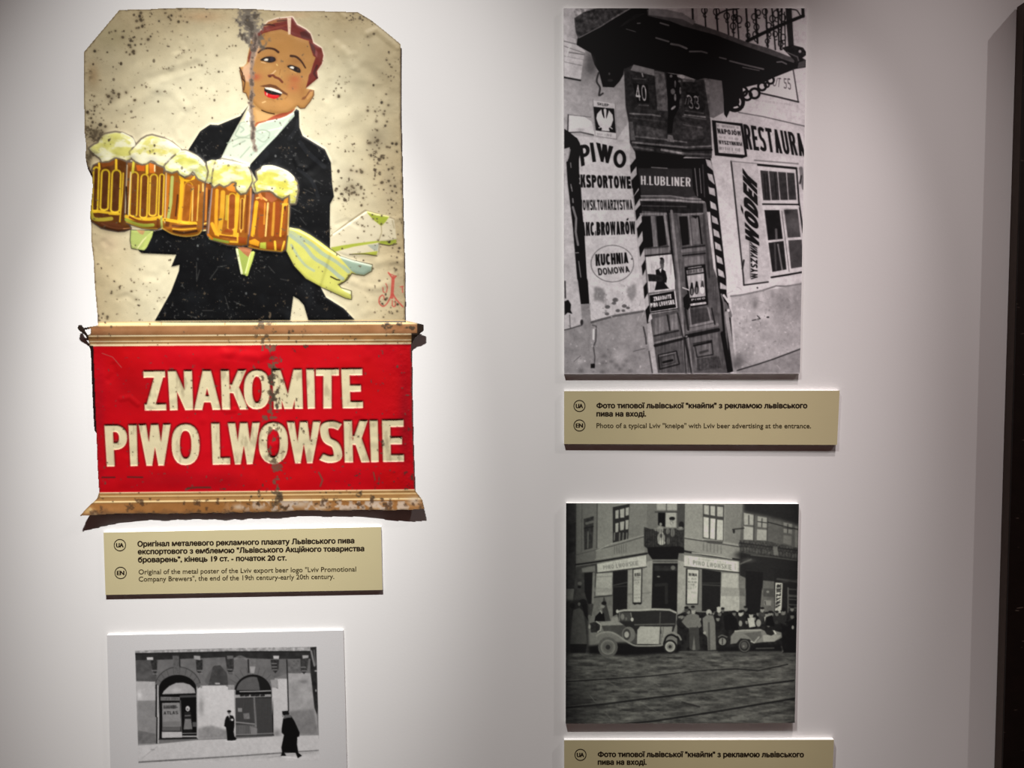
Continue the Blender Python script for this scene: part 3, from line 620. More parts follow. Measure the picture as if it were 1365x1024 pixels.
    cv.poly(f([(720, 620), (790, 690), (800, 1015), (725, 1015)]), 184); cv.line(f([(715, 620), (725, 1010)]), 90, .9)
    text(cv, 'WYSZYNK', [(1001.2, 372.5), (1000, 322), (1009.5, 330), (1010, 371)], 26, .36)
    # window
    cv.poly(J(d([(805, 745), (1250, 760), (1290, 1010)]), f([(1290, 400), (1290, 990), (950, 990), (845, 250)])), 182)
    cv.line(d([(770, 712), (1235, 750)]), 120, 2); cv.line(d([(808, 760), (1215, 798)]), 20, 3); cv.line(J(d([(1218, 800)]), f([(1245, 200), (1290, 520)])), 30, 2.2)
    cv.poly(J(d([(830, 820), (1195, 850)]), f([(1218, 172), (862, 178)])), 52, noise=12, nseed=6, ncell=4)
    for p0, p1 in ((d((918, 825)), f((948, 175))), (d((1015, 832)), f((1042, 172))), (d((1110, 840)), f((1132, 172)))): cv.line([p0, p1], 172, 1.2)
    for x in (870, 900, 985): cv.line([d((x, 860)), f((x + 20, 160))], 25, 1.6, .7)
    cv.line(f([(858, 218), (1245, 222)]), 22, 2); cv.line(f([(865, 255), (1240, 245)]), 188, 2.4)
    for p, k in (([(875, 282), (1035, 282), (1072, 590), (915, 605)], 26), ([(1085, 277), (1230, 272), (1262, 570), (1125, 578)], 66), ([(918, 632), (1080, 612), (1112, 918), (960, 945)], 36), ([(1130, 607), (1275, 597), (1290, 888), (1160, 908)], 66)): cv.poly(f(p), k, noise=8, ncell=5)
    cv.glow(*f((1190, 440)), 9, 11, 96, .6); cv.line(f([(1000, 490), (1005, 590)]), 105, 3, .8); cv.line(f([(1020, 650), (1065, 920)]), 110, 2); cv.line(f([(985, 640), (1000, 920)]), 70, 2.4); cv.glow(*f((1120, 300)), 5, 4, 30, .7)
    cv.line(f([(1060, 290), (1140, 940)]), 70, .8); cv.line(f([(950, 1002), (1120, 975), (1290, 945)]), 25, 2.4); cv.line(d([(1265, 800), (1295, 1010)]), 110, 5); cv.line(d([(1270, 880), (1255, 960)]), 40, 2)
    # plinth and pavement on the right
    cv.poly(h([(515, 158), (700, 130), (1280, 32), (1275, 720), (590, 950)]), 154, noise=14, nseed=61, ncell=22)
    cv.line(h([(515, 160), (640, 145), (850, 100), (1000, 50), (1100, 55), (1285, 25)]), 112, 2.2)
    for x, y, r, k in ((775, 250, 3.4, 110), (960, 150, 2.4, 120), (1050, 260, 8, 128), (1130, 200, 3, 118), (1200, 190, 3, 118), (1240, 130, 9, 128), (1140, 270, 4, 120), (1230, 310, 6, 126)): cv.glow(*h((x, y)), r, r * 2, k, .7)
    cv.glow(*h((880, 370)), 12, 6, 205, .6); cv.glow(*h((850, 180)), 5, 10, 205, .5); cv.line(h([(745, 420), (830, 400), (800, 370)]), 55, 1.4); cv.blob(*h((912, 385)), 2, 1.2, 55); cv.blob(*h((800, 70)), 1.2, 1.2, 40); cv.blob(*h((612, 450)), 1.2, 1.2, 80)
    cv.glow(*h((1150, 600)), 26, 18, 136, .55); cv.glow(*h((600, 850)), 9, 10, 88, .85); cv.glow(*h((580, 900)), 5, 6, 80, .6); cv.glow(*h((600, 420)), 8, 20, 180, .4)
    cv.poly(h([(575, 958), (800, 890), (1100, 780), (1280, 722), (1270, 985), (575, 985)]), 130, noise=10, nseed=62, ncell=4); cv.line(h([(585, 955), (800, 890), (980, 830), (1100, 785), (1268, 722)]), 52, 1.8)
    cv.line([(752, 498.6), (1067, 498.2)], 150, 1.2, .6)
    r5 = random.Random(21)
    for k in range(260):                                          # chips and stains of the old plaster
        zx = r5.choice((0, 1, 1, 2))
        if zx == 0: x, y = r5.uniform(755, 868), r5.uniform(430, 496)
        elif zx == 1: x, y = r5.uniform(978, 1064), r5.uniform(388, 490)
        else: x, y = r5.uniform(785, 845), r5.uniform(378, 425)
        if zx == 1 and y > 492 - (x - 985) * .35: continue
        q = r5.choice((92, 110, 122, 190, 200)); cv.blob(x, y, r5.uniform(.4, 1.9), r5.uniform(.4, 1.5), q, r5.uniform(.25, .6), rot=r5.uniform(0, 180))
    for k in range(90):
        x, y = r5.uniform(760, 1062), r5.uniform(385, 492)
        if 858 < x < 975: continue
        a = r5.uniform(0, 6.28); l = r5.uniform(3, 10); cv.line([(x, y), (x + math.cos(a) * l * .5, y + math.sin(a) * l * .5 + r5.uniform(-1, 1)), (x + math.cos(a) * l, y + math.sin(a) * l)], r5.choice((112, 122, 184)), .9, .5)
    dm = cv.mask(cv.cover([J((853, 265), (950, 262), (976, 492), (876, 497))]))
    cv.mottle(.28, 5, 77, 3, ax=.35, ay=5, where=dm)
    hm = cv.mask(cv.cover([J((838, 95), (945, 100), (948, 210), (845, 205))]))
    cv.mottle(.4, 4, 78, 3, where=hm)
    tm = cv.mask(cv.cover([J((765, 12), (850, 10), (770, 50))])); cv.mottle(.5, 4, 79, 3, where=tm)
    cv.col = np.clip(.5 * blur(cv.col, 1) + .5 * cv.col, 0, 255)
    cv.mottle(.06, 3, 71, 2); cv.mottle(.05, 40, 72); cv.mottle(.09, 9, 73, 4)
    cv.col = np.clip(118 + (cv.col - 118) * 1.16, 8, 235)
    v = cv.col[..., :1]
    cv.col = np.concatenate([v * 1.0 + 3, v * .985 + 2, v * .995 + 3], -1)
    return cv

def paint_corner():
    """Old street photograph: corner house with beer signs, a saloon car, a sports car and a crowd."""
    cv = Canvas(750, 667, 1069, 969, 0.6, 98)
    a, b, c, d, e = Z(750, 665, 8.53), Z(905, 665, 8.53), Z(750, 765, 8.53), Z(905, 765, 8.53), Z(750, 860, 4.333)
    J = lambda *p: np.concatenate([np.atleast_2d(q) for q in p])
    cv.poly(a([(150, 30), (395, 30), (390, 700), (150, 740)]), 88); cv.poly(a([(395, 30), (960, 30), (930, 610), (380, 690)]), 108, noise=5, nseed=2, ncell=20)
    cv.poly(a([(755, 30), (960, 30), (930, 430), (750, 470)]), 100); cv.poly(a([(30, 30), (155, 30), (150, 1024), (30, 1024)]), 48, noise=10); cv.line(a([(393, 40), (388, 560)]), 66, 1.6); cv.line(a([(220, 60), (215, 600)]), 76, 1.4)
    cv.poly(a([(960, 30), (1365, 30), (1365, 500), (960, 560)]), 92); cv.poly(b([(-20, 30), (80, 30), (70, 600), (-20, 600)]), 62)
    cv.poly(b([(70, 30), (730, 30), (700, 700), (60, 600)]), 116, noise=5, nseed=3, ncell=20); cv.poly(b([(530, 30), (740, 30), (720, 520), (520, 490)]), 102)
    cv.poly(b([(730, 30), (1370, 30), (1370, 620), (690, 520)]), 80, noise=6); cv.poly(b([(740, 30), (1370, 30), (1370, 300), (1000, 200), (740, 150)]), 34, .9, soft=2)
    # upper windows
    cv.poly(a([(60, 290), (152, 268), (145, 600), (70, 622)]), 40, noise=10); cv.poly(a([(240, 230), (355, 198), (340, 560), (245, 582)]), 46, noise=14, ncell=3); cv.line(a([(270, 280), (340, 262)]), 95, 3.5, .7); cv.line(a([(290, 380), (285, 560)]), 80, 2); cv.line(a([(245, 335), (350, 315)]), 30, 1.2)
    cv.poly(a([(570, 95), (762, 58), (745, 462), (570, 502)]), 40)
    for p in ([(600, 135), (638, 125), (635, 222), (600, 228)], [(652, 122), (702, 108), (700, 212), (655, 218)], [(716, 105), (755, 95), (752, 185), (716, 195)], [(600, 282), (636, 272), (632, 375), (600, 385)], [(652, 265), (702, 255), (695, 352), (655, 362)], [(715, 245), (750, 240), (745, 345), (715, 350)]): cv.poly(a(p), 134)
    for x in (590, 650, 690, 730): cv.line(a([(x, 390), (x - 4, 470)]), 96, 1.6)
    cv.poly(b([(272, 62), (515, 72), (508, 480), (270, 450)]), 58)
    for p, k in (([(285, 72), (342, 76), (342, 185), (285, 172)], 138), ([(358, 80), (412, 84), (410, 195), (360, 186)], 142), ([(434, 88), (502, 94), (500, 205), (435, 200)], 136), ([(280, 206), (340, 216), (338, 450), (280, 438)], 158), ([(358, 222), (416, 228), (408, 462), (354, 452)], 162), ([(434, 236), (502, 244), (500, 472), (428, 468)], 150)): cv.poly(b(p), k)
    for q, k in (([(738, 160), (858, 185), (850, 300), (742, 295)], 134), ([(738, 312), (850, 325), (845, 470), (735, 465)], 140), ([(895, 198), (1008, 218), (1002, 330), (895, 318)], 128), ([(888, 345), (1002, 355), (1000, 475), (885, 470)], 132), ([(1190, 268), (1288, 290), (1285, 400), (1190, 385)], 112), ([(1190, 415), (1282, 425), (1280, 530), (1185, 505)], 100), ([(1320, 310), (1358, 318), (1358, 570), (1318, 560)], 108)): cv.poly(b(q), k)
    for p in ([(795, 190), (795, 290)], [(945, 225), (942, 320)], [(1238, 290), (1236, 390)], [(855, 180), (848, 470)], [(1008, 218), (1002, 470)], [(1190, 330), (1288, 345)], [(895, 260), (1005, 275)]): cv.line(b(p), 52, 1.3)
    cv.line(b([(1010, 265), (1200, 315), (1360, 350)]), 35, 1.2); cv.line(b([(610, 350), (640, 345), (740, 335)]), 45, 1.6); cv.blob(*b((625, 370)), 1.6, 3, 40)
    # cornices
    for p, k, w in ((a([(150, 640), (400, 575), (560, 540), (930, 430)]), 70, 1.3), (a([(380, 590), (560, 510), (930, 415)]), 126, 1.2), (a([(150, 750), (400, 715), (960, 622)]), 34, 2.4), (a([(370, 690), (930, 600)]), 118, 1.4), (b([(70, 450), (400, 500), (690, 548)]), 58, 1.4), (b([(70, 435), (690, 530)]), 128, 1.2), (b([(60, 595), (300, 640), (690, 695)]), 36, 2.6), (b([(150, 615), (420, 650), (600, 680)]), 138, 1.6)): cv.line(p, k, w)
    for x in range(6): cv.line(a([(590 + x * 26, 545 - x * 6), (590 + x * 26, 630 - x * 6)]), 84, 1.1); cv.line(b([(280 + x * 40, 500 + x * 6), (280 + x * 40, 590 + x * 6)]), 92, 1.2)
    cv.poly(b([(275, 470), (510, 485), (480, 520), (330, 505)]), 66); cv.glow(*b((680, 640)), 7, 6, 40, .8)
    # corner balcony with three people
    cv.poly(a([(1070, 50), (1300, 50), (1300, 128), (1070, 128)]), 128); cv.line(a([(1055, 150), (1305, 150)]), 58, 2); cv.line(a([(1180, 50), (1180, 150)]), 70, 1.4)
    cv.poly(a([(1085, 160), (1168, 160), (1165, 320), (1085, 300)]), 20); cv.poly(a([(1172, 160), (1290, 160), (1290, 325), (1172, 325)]), 134); cv.blob(*a((1245, 225)), 4, 2.6, 30); cv.blob(*a((1240, 270)), 2.6, 3.4, 110); cv.line(a([(1235, 270), (1245, 290)]), 160, 1)
    cv.poly(J(a([(925, 320), (1000, 345), (1365, 335)]), b([(60, 350), (58, 560)]), a([(1320, 545), (960, 565), (925, 540)])), 46, noise=16, nseed=9, ncell=2)
    for x, y, rx, ry, k in ((1120, 450, 5, 9, 140), (1110, 350, 4.5, 4.5, 118), (1115, 290, 1.8, 2.2, 120), (1195, 370, 2.6, 4, 98), (1250, 385, 3, 6, 92), (1125, 500, 5, 3, 150), (1200, 480, 2, 5, 84), (1060, 350, 3, 2, 104), (1340, 290, 2.6, 4, 48), (1335, 345, 5, 1.4, 96)): cv.blob(*a((x, y)), rx, ry, k, .9)
    cv.blob(*b((30, 300)), 3.5, 5, 32); cv.blob(*b((20, 330)), 3, 1.4, 110); cv.blob(*a((1120, 420)), 1.6, 3, 60)
    for x in range(940, 1330, 26): cv.line(a([(x, 350), (x, 545)]), 30, .7, .6)
    cv.poly(J(a([(960, 550), (1330, 540)]), b([(60, 560), (60, 620)]), a([(1320, 620), (1310, 690), (1020, 690), (970, 620)])), 26)
    cv.poly(a([(1020, 690), (1312, 690), (1312, 728), (1020, 728)]), 96); cv.line(a([(1030, 710), (1300, 712)]), 50, 1.2, .8)
    cv.poly(J(a([(965, 715), (1020, 705)]), c([(1010, 400), (900, 400), (912, 0)])), 122, noise=8); cv.poly(J(a([(1312, 700)]), b([(70, 720), (80, 800)]), d([(80, 380), (0, 480)]), c([(1300, 420)])), 128, noise=8)
    cv.poly(J(a([(1025, 735), (1308, 735)]), c([(1300, 440), (1010, 420)])), 28); cv.poly(a([(1040, 760), (1300, 760), (1300, 820), (1040, 820)]), 42, noise=10); cv.blob(*a((1255, 785)), 3, 3, 110, .7); cv.line(c([(1060, 130), (1180, 120), (1180, 330)]), 46, 4, .6); cv.blob(*c((1090, 32)), 2, 1, 100)
    # shop fronts
    cv.poly(J(a([(155, 770), (385, 735), (385, 850)]), c([(365, 260), (330, 480), (100, 480)])), 58, noise=10); cv.poly(a([(215, 790), (370, 760), (370, 830), (225, 835)]), 98); cv.poly(J(a([(245, 845), (340, 835)]), c([(325, 340), (290, 345), (250, 210)])), 30); cv.line(J(a([(355, 850)]), c([(345, 330)])), 105, 3); cv.blob(*c((195, 110)), 3, 2.4, 92, .8); cv.blob(*c((190, 150)), 2.4, 1.6, 28)
    cv.poly(J(a([(385, 850), (570, 845)]), c([(560, 60), (560, 246), (375, 246)])), 138, noise=4); cv.line(J(a([(385, 890), (565, 880)])), 118, 1.6); cv.line(c([(375, 180), (560, 190)]), 118, 6, .5); cv.poly(c([(360, 250), (560, 248), (560, 480), (350, 480)]), 96, noise=12); cv.line(c([(360, 268), (560, 245)]), 52, 1.6)
    cv.poly(J(a([(570, 825), (740, 808)]), c([(732, 405), (570, 485)])), 31); cv.line(c([(580, 132), (732, 98)]), 66, 1.4, .8); cv.line(c([(580, 150), (732, 140)]), 54, 1.2, .8)
    cv.poly(J(a([(745, 815), (965, 790)]), c([(1005, 400), (740, 410)])), 118, noise=8); cv.line(c([(740, 235), (1000, 215)]), 96, 1.2)
    cv.poly(J(a([(795, 800), (908, 790)]), c([(900, 340), (795, 345)])), 40); cv.poly(J(a([(806, 808), (895, 798)]), c([(888, 325), (804, 325)])), 146); text(cv, 'WINA', [a((815, 848)), a((885, 840)), a((885, 878)), a((815, 885))], 60, .4)
    for y in (900, 925, 955): ticks(cv, a((815, y)), a((885, y - 6)), 2, 80, y, 1.6, .8, .7)
    for y in (45, 75, 118, 240, 275): ticks(cv, c((815, y)), c((885, y - 4)), 1.6, 84, y, 1.6, .8, .6)
    cv.poly(c([(800, 335), (900, 335), (885, 350), (850, 345), (815, 355)]), 30)
    cv.poly(a([(388, 742), (948, 642), (952, 772), (392, 842)]), 152); cv.line(a([(385, 742), (390, 845), (955, 775)]), 48, 1.3); text(cv, 'PIWO LWOWSKIE', [a((458, 762)), a((858, 704)), a((864, 756)), a((464, 808))], 104, .3, .2); ticks(cv, a((550, 738)), a((745, 702)), 2.2, 112, 3, 1.6, .8, .7)
    cv.poly(J(b([(490, 845), (690, 850)]), d([(690, 440), (465, 440)])), 142, noise=6); cv.poly(J(b([(690, 860), (755, 890)]), d([(750, 440), (690, 440)])), 104, noise=6); cv.poly(d([(470, 150), (690, 165), (690, 258), (470, 252)]), 118, .8); cv.poly(d([(690, 160), (750, 165), (750, 255), (690, 250)]), 82, .8)
    cv.poly(J(b([(262, 800), (478, 830)]), d([(468, 430), (260, 425)])), 33); cv.line(d([(270, 125), (465, 135)]), 62, 1.4, .8); cv.line(b([(270, 960), (470, 960)]), 52, 1.4, .8)
    cv.poly(J(b([(80, 790), (232, 805)]), d([(220, 352), (75, 352)])), 42); cv.poly(J(b([(98, 802), (224, 812)]), d([(210, 338), (92, 338)])), 156); text(cv, 'WINA', [b((110, 845)), b((205, 850)), b((205, 882)), b((110, 878))], 50, .42)
    for y in (910, 945, 975): ticks(cv, b((110, y)), b((200, y + 4)), 2, 80, y, 1.6, .8, .8)
    for y in (95, 145, 165, 210): ticks(cv, d((105, y)), d((205, y + 3)), 1.8, 92, y + 5, 1.6, .8, .7)
    cv.poly(b([(60, 642), (686, 716), (686, 838), (60, 770)]), 162); cv.line(b([(60, 772), (686, 840)]), 42, 1.4); text(cv, 'PIWO LWOWSKIE', [b((160, 700)), b((598, 752)), b((598, 810)), b((160, 750))], 106, .32, .2); ticks(cv, b((225, 685)), b((540, 728)), 2.4, 110, 6, 1.7, .9, .7); cv.line(b([(110, 680), (110, 745)]), 130, 1); cv.line(b([(640, 740), (640, 805)]), 130, 1)
    # second balcony, dark passage, hairdresser sign
    cv.poly(b([(690, 470), (1000, 480), (1365, 560), (1365, 700), (820, 620), (690, 600)]), 62, .85, noise=30, nseed=14, ncell=2)
    for x in range(700, 1360, 34): cv.line(ell(*b((x, 520 + (x - 700) * .13)), 2.2, 2.6, 10), 38, .8, .8, closed=True); cv.line(b([(x, 480 + (x - 700) * .14), (x, 600 + (x - 700) * .13)]), 34, .8, .6)
    cv.line(b([(690, 500), (1365, 590)]), 40, 1.5); cv.poly(b([(1070, 540), (1120, 545), (1130, 650), (1075, 640)]), 104, .8)
    cv.poly(b([(690, 600), (820, 625), (1100, 650), (1365, 690), (1365, 1030), (690, 1030), (685, 840)]), 36, .97, soft=1); cv.line(b([(820, 640), (1050, 662), (1365, 705)]), 72, 1.4); cv.glow(*b((790, 700)), 9, 3, 78, .7); cv.line(b([(700, 740), (820, 690)]), 82, 2)
    cv.poly(J(b([(690, 870), (758, 900)]), d([(752, 440), (690, 440)])), 102, .9, noise=6); cv.poly(d([(690, 160), (752, 165), (752, 258), (690, 250)]), 80, .8)
    cv.poly(J(b([(760, 820), (960, 835)]), d([(920, 470), (760, 450)])), 30); cv.poly(J(b([(958, 930), (1085, 940)]), d([(1085, 470), (930, 470)])), 84, noise=8); cv.poly(d([(960, 165), (1080, 170), (1080, 265), (960, 260)]), 66); cv.poly(d([(968, 300), (1050, 305), (1045, 362), (968, 358)]), 112); cv.line(d([(980, 315), (985, 350)]), 60, 1.4); cv.blob(*d((1010, 205)), 2, 1.6, 110)
    cv.poly(d([(1085, -60), (1345, -40), (1345, 480), (1085, 480)]), 36); cv.line(d([(1120, 60), (1340, 90)]), 62, 2.6); cv.line(d([(1100, 110), (1345, 70)]), 50, 2)
    cv.poly(d([(1098, 100), (1178, 108), (1165, 455), (1092, 455)]), 166); text(cv, 'FRYZJER', [d((1098, 395)), d((1112, 120)), d((1166, 118)), d((1152, 360))], 36, .38, .14); ticks(cv, d((1115, 435)), d((1130, 380)), 3, 120, 2, 1.8)
    for y in (175, 250, 290, 350, 385, 415): cv.line(d([(1255, y), (1345, y + 6)]), 78, 3 if y in (250, 385) else 1.4, .8)
    cv.line(d([(1242, 160), (1240, 460)]), 84, 1.6)
    # street
    cv.poly(J(c([(30, 870), (1365, 880)]), d([(1345, 880)]), e([(1345, 470), (10, 470)])), 72)
    n = fbm((cv.h, cv.w), 10 / cv.s, 4, 19, 1.7, .35, .7); m = sstep(866, 874, cv.Y)[:, None]
    cv.col *= (1 + ((n - .5) * 1.35 * m))[..., None]
    cv.glow(935, 905, 80, 12, 82, .45); cv.glow(960, 938, 55, 9, 80, .35); cv.glow(775, 935, 26, 40, 40, .5)
    for p, w in (([(20, 212), (200, 200), (480, 182), (780, 150), (1000, 138), (1130, 148), (1300, 112)], 1.6), ([(20, 362), (250, 340), (480, 310), (800, 272), (1335, 205)], 2.6), ([(290, 462), (520, 440), (800, 398), (1060, 355), (1340, 308)], 2.8)):
        cv.line(e(p), 28, w, .85); cv.line(e(np.array(p) - (0, 7)), 92, 1.1, .55)
    for p in ([(215, 380), (250, 395), (305, 455)], [(455, 335), (520, 370), (590, 412)], [(690, 320), (800, 350)], [(250, 205), (330, 250)], [(480, 185), (560, 235)], [(160, 295), (190, 330)], [(390, 210), (440, 230)], [(860, 290), (900, 310)], [(700, 155), (640, 178)], [(110, 150), (370, 135)], [(250, 160), (350, 180)]): cv.line(e(p), 92, 1.2, .6)
    for p in ([(970, 415), (1040, 408), (1085, 430), (990, 440)], [(1120, 385), (1260, 362), (1180, 385)], [(1130, 445), (1240, 440), (1180, 450)], [(900, 440), (960, 425), (965, 440)]): cv.poly(e(p), 98, .8)
    cv.line(e([(690, 330), (790, 358)]), 30, 2.4, .6)
    # crowd behind the cars
    r = random.Random(5)
    cv.poly(d([(-20, 470), (70, 430), (300, 440), (620, 420), (800, 470), (1000, 450), (1345, 440), (1345, 880), (-20, 880)]), 34, noise=12, ncell=4)
    for k in range(46):
        x = r.uniform(-10, 1320); y = r.uniform(400, 590) if x > 420 else r.uniform(400, 520)
        cv.blob(*d((x, y + 60)), 5.2, 7, r.choice((24, 30, 36, 44, 52)), .8); cv.blob(*d((x, y)), 2.4, 3, r.choice((88, 100, 116, 128)), .85); cv.blob(*d((x, y - 24)), 2.8, 1.6, 26, .9)
    for x, y, k in ((455, 415, 150), (700, 455, 148), (820, 475, 140), (85, 410, 60), (1040, 460, 112), (1190, 440, 104)): cv.blob(*d((x, y)), 2.8, 3.6, k); cv.blob(*d((x, y - 25)), 3, 1.8, 150 if k == 150 else 28)
    cv.poly(d([(510, 480), (600, 450), (660, 520), (680, 640), (520, 640)]), 26); cv.poly(d([(1000, 490), (1060, 470), (1090, 600), (985, 590)]), 24); cv.poly(d([(780, 505), (850, 498), (872, 600), (800, 612)]), 150); cv.poly(d([(970, 490), (990, 485), (975, 550)]), 150); cv.blob(*d((905, 560)), 3.4, 5, 120); cv.blob(*d((700, 565)), 2.4, 4, 120)
    cv.poly(d([(90, 470), (165, 448), (225, 470), (258, 595), (222, 625), (205, 590), (215, 690), (235, 860), (165, 872), (125, 850), (115, 620), (90, 612), (30, 545)]), 96); cv.poly(d([(118, 610), (226, 610), (238, 860), (190, 880), (172, 700), (150, 870), (120, 850)]), 58); cv.blob(*d((165, 425)), 3, 4, 128); cv.blob(*d((165, 403)), 3.2, 1.6, 90)
    cv.poly(d([(270, 505), (320, 470), (390, 475), (412, 560), (422, 865), (330, 872), (322, 720), (295, 690), (275, 640)]), 100); cv.line(d([(340, 560), (345, 860)]), 70, 2.6); cv.blob(*d((340, 440)), 3.6, 4.2, 138); cv.blob(*d((345, 462)), 2, 1.6, 60); cv.blob(*d((292, 672)), 2, 2, 130)
    cv.poly(d([(1170, 600), (1345, 480), (1345, 900), (1180, 900)]), 24, .9, noise=8); cv.blob(*d((1295, 610)), 1.6, 2.6, 140); cv.line(d([(1165, 830), (1180, 880)]), 110, 2)
    # sports car
    cv.poly(d([(430, 840), (1160, 800), (1200, 880), (440, 890)]), 26, .9, soft=1.4)
    cv.poly(d([(585, 800), (590, 710), (640, 650), (720, 638), (935, 632), (980, 650), (1010, 665), (1060, 640), (1165, 668), (1172, 725), (1085, 772), (960, 778), (850, 792), (800, 745), (700, 735), (655, 790)]), 104); cv.line(d([(640, 655), (720, 645), (930, 640)]), 132, 2.2); cv.poly(d([(955, 700), (1085, 688), (1165, 700), (1085, 770), (960, 776)]), 128); cv.poly(d([(975, 648), (1055, 640), (1085, 660), (1080, 690), (1050, 705), (1000, 690)]), 36); cv.line(d([(1080, 650), (1100, 680)]), 165, 2); cv.poly(d([(730, 680), (930, 655), (945, 720), (860, 790), (800, 720)]), 84); cv.line(d([(860, 780), (910, 720)]), 130, 2); cv.line(d([(820, 770), (855, 785)]), 150, 1.6)
    cv.blob(*d((745, 820)), 8.8, 9.6, 38); cv.line(ell(*d((745, 820)), 6.6, 7.4, 22), 78, 1.4, closed=True); cv.blob(*d((742, 815)), 4.4, 5, 74); cv.blob(*d((735, 825)), 1.4, 1.4, 110); cv.line(d([(880, 850), (1080, 845)]), 62, 1.6)
    cv.blob(*d((495, 785)), 6.6, 8, 30); cv.blob(*d((495, 770)), 5, 5, 110); cv.line(d([(450, 720), (490, 700), (545, 720)]), 84, 1.8, sm=True); cv.line(d([(495, 740), (495, 800)]), 46, 1.4)
    # people left
    cv.poly(c([(30, 300), (290, 300), (300, 900), (30, 900)]), 34, .8, soft=1.4); cv.poly(c([(120, 415), (190, 385), (235, 430), (262, 600), (278, 800), (85, 800), (105, 560)]), 66, noise=6); cv.poly(c([(85, 800), (275, 800), (260, 900), (90, 900)]), 30); cv.blob(*c((230, 330)), 5.4, 5, 30); cv.blob(*c((188, 345)), 1.8, 2.4, 82); cv.blob(*c((110, 365)), 3.4, 3.4, 28); cv.poly(c([(215, 350), (280, 340), (290, 540), (250, 470)]), 28); cv.blob(*c((180, 925)), 1.8, 1.2, 84)
    cv.poly(c([(445, 360), (470, 250), (500, 350), (545, 535), (470, 540)]), 56); cv.poly(c([(425, 432), (470, 450), (482, 540), (362, 540), (372, 485)]), 20); cv.blob(*c((452, 372)), 3.2, 2.4, 112); cv.blob(*c((470, 335)), 3.4, 2.6, 30); cv.line(c([(430, 420), (445, 450)]), 140, 1.6)
    # saloon car
    cv.poly(c([(290, 820), (650, 780), (1330, 810), (1320, 900), (700, 935), (300, 910)]), 22, .95, soft=1)
    cv.poly(c([(310, 560), (385, 545), (440, 575), (425, 665), (320, 668)]), 42, noise=12, ncell=2); cv.line(c([(385, 545), (435, 580), (430, 640), (400, 662)]), 138, 1.8); cv.blob(*c((306, 602)), 1.6, 3, 122); cv.blob(*c((305, 490)), 2, 3, 88)
    cv.poly(c([(440, 575), (800, 560), (850, 620), (850, 810), (700, 740), (600, 680), (470, 660)]), 64, noise=4); cv.poly(c([(425, 552), (560, 540), (805, 568), (800, 580), (440, 590)]), 120)
    cv.poly(c([(555, 500), (632, 488), (632, 545), (552, 545)]), 118)
    cv.poly(c([(615, 425), (700, 415), (1050, 402), (1220, 408), (1292, 445), (1285, 580), (1250, 680), (850, 690), (640, 545)]), 40); cv.line(c([(625, 430), (700, 415), (870, 415), (1050, 404), (1215, 410), (1285, 440)]), 138, 2.6); cv.poly(c([(655, 440), (775, 440), (768, 540), (655, 540)]), 62); cv.blob(*c((680, 490)), 2.6, 4, 112, .8); cv.blob(*c((722, 512)), 1.4, 2.2, 92); cv.blob(*c((622, 428)), 1.8, 2.6, 150); cv.line(c([(775, 445), (790, 540)]), 120, 1); cv.blob(*c((790, 520)), 2, 2.6, 155); cv.line(c([(1110, 440), (1105, 580)]), 72, 1.2); cv.line(c([(820, 580), (1270, 572)]), 80, 1.6); cv.poly(c([(640, 440), (652, 440), (650, 545), (636, 540)]), 100)
    cv.poly(c([(850, 640), (880, 598), (1112, 602), (1100, 800), (845, 800)]), 142, noise=3); cv.poly(c([(1118, 602), (1250, 600), (1240, 660), (1180, 690), (1130, 760)]), 118); cv.line(c([(1112, 600), (1100, 800)]), 70, 1.2); cv.line(c([(1145, 610), (1135, 720)]), 80, 1)
    cv.blob(*c((750, 690)), 9, 10.4, 96); cv.blob(*c((730, 690)), 5, 7.6, 58); cv.blob(*c((728, 692)), 3.2, 4.2, 138)
    cv.line(c([(385, 705), (440, 672), (530, 662), (610, 690), (720, 765), (810, 812), (900, 820), (1110, 815), (1140, 790)]), 118, 2.2, sm=True); cv.line(c([(1130, 790), (1165, 705), (1235, 668), (1315, 700), (1345, 750)]), 112, 2.4, sm=True); cv.line(c([(1150, 800), (1180, 720), (1240, 695), (1310, 730)]), 26, 2.4, sm=True)
    for x, y, R in ((515, 835, 112), (1222, 830, 78)):
        cv.blob(*c((x, y)), R / 8.53, R / 8.2, 34 if R < 100 else 78); cv.blob(*c((x, y)), R * .7 / 8.53, R * .72 / 8.53, 92 if R > 100 else 132); cv.blob(*c((x, y)), R * .5 / 8.53, R * .52 / 8.53, 80 if R > 100 else 104); cv.blob(*c((x, y)), R * .24 / 8.53, R * .25 / 8.53, 44)
        cv.line(ell(*c((x, y)), R * .7 / 8.53, R * .72 / 8.53, 24), 122 if R > 100 else 150, .9, .8, closed=True)
    # dark corners of the old print
    cv.col = np.clip(.5 * blur(cv.col, 1) + .5 * cv.col, 0, 255)
    vx = 1 - .55 * np.exp(-(cv.X - 754) / 13)[None, :] - .3 * np.exp(-(1066 - cv.X) / 14)[None, :]
    cv.col *= np.clip(vx, .3, 1)[..., None]
    cv.mottle(.05, 30, 5); cv.mottle(.06, 2.4, 6, 2)
    cv.col = np.clip(80 + (cv.col - 80) * 1.14, 16, 235)
    v = cv.col[..., :1]
    cv.col = np.concatenate([v * 1.0 + 2, v * 1.03 + 2, v * .945 + 4], -1)
    return cv

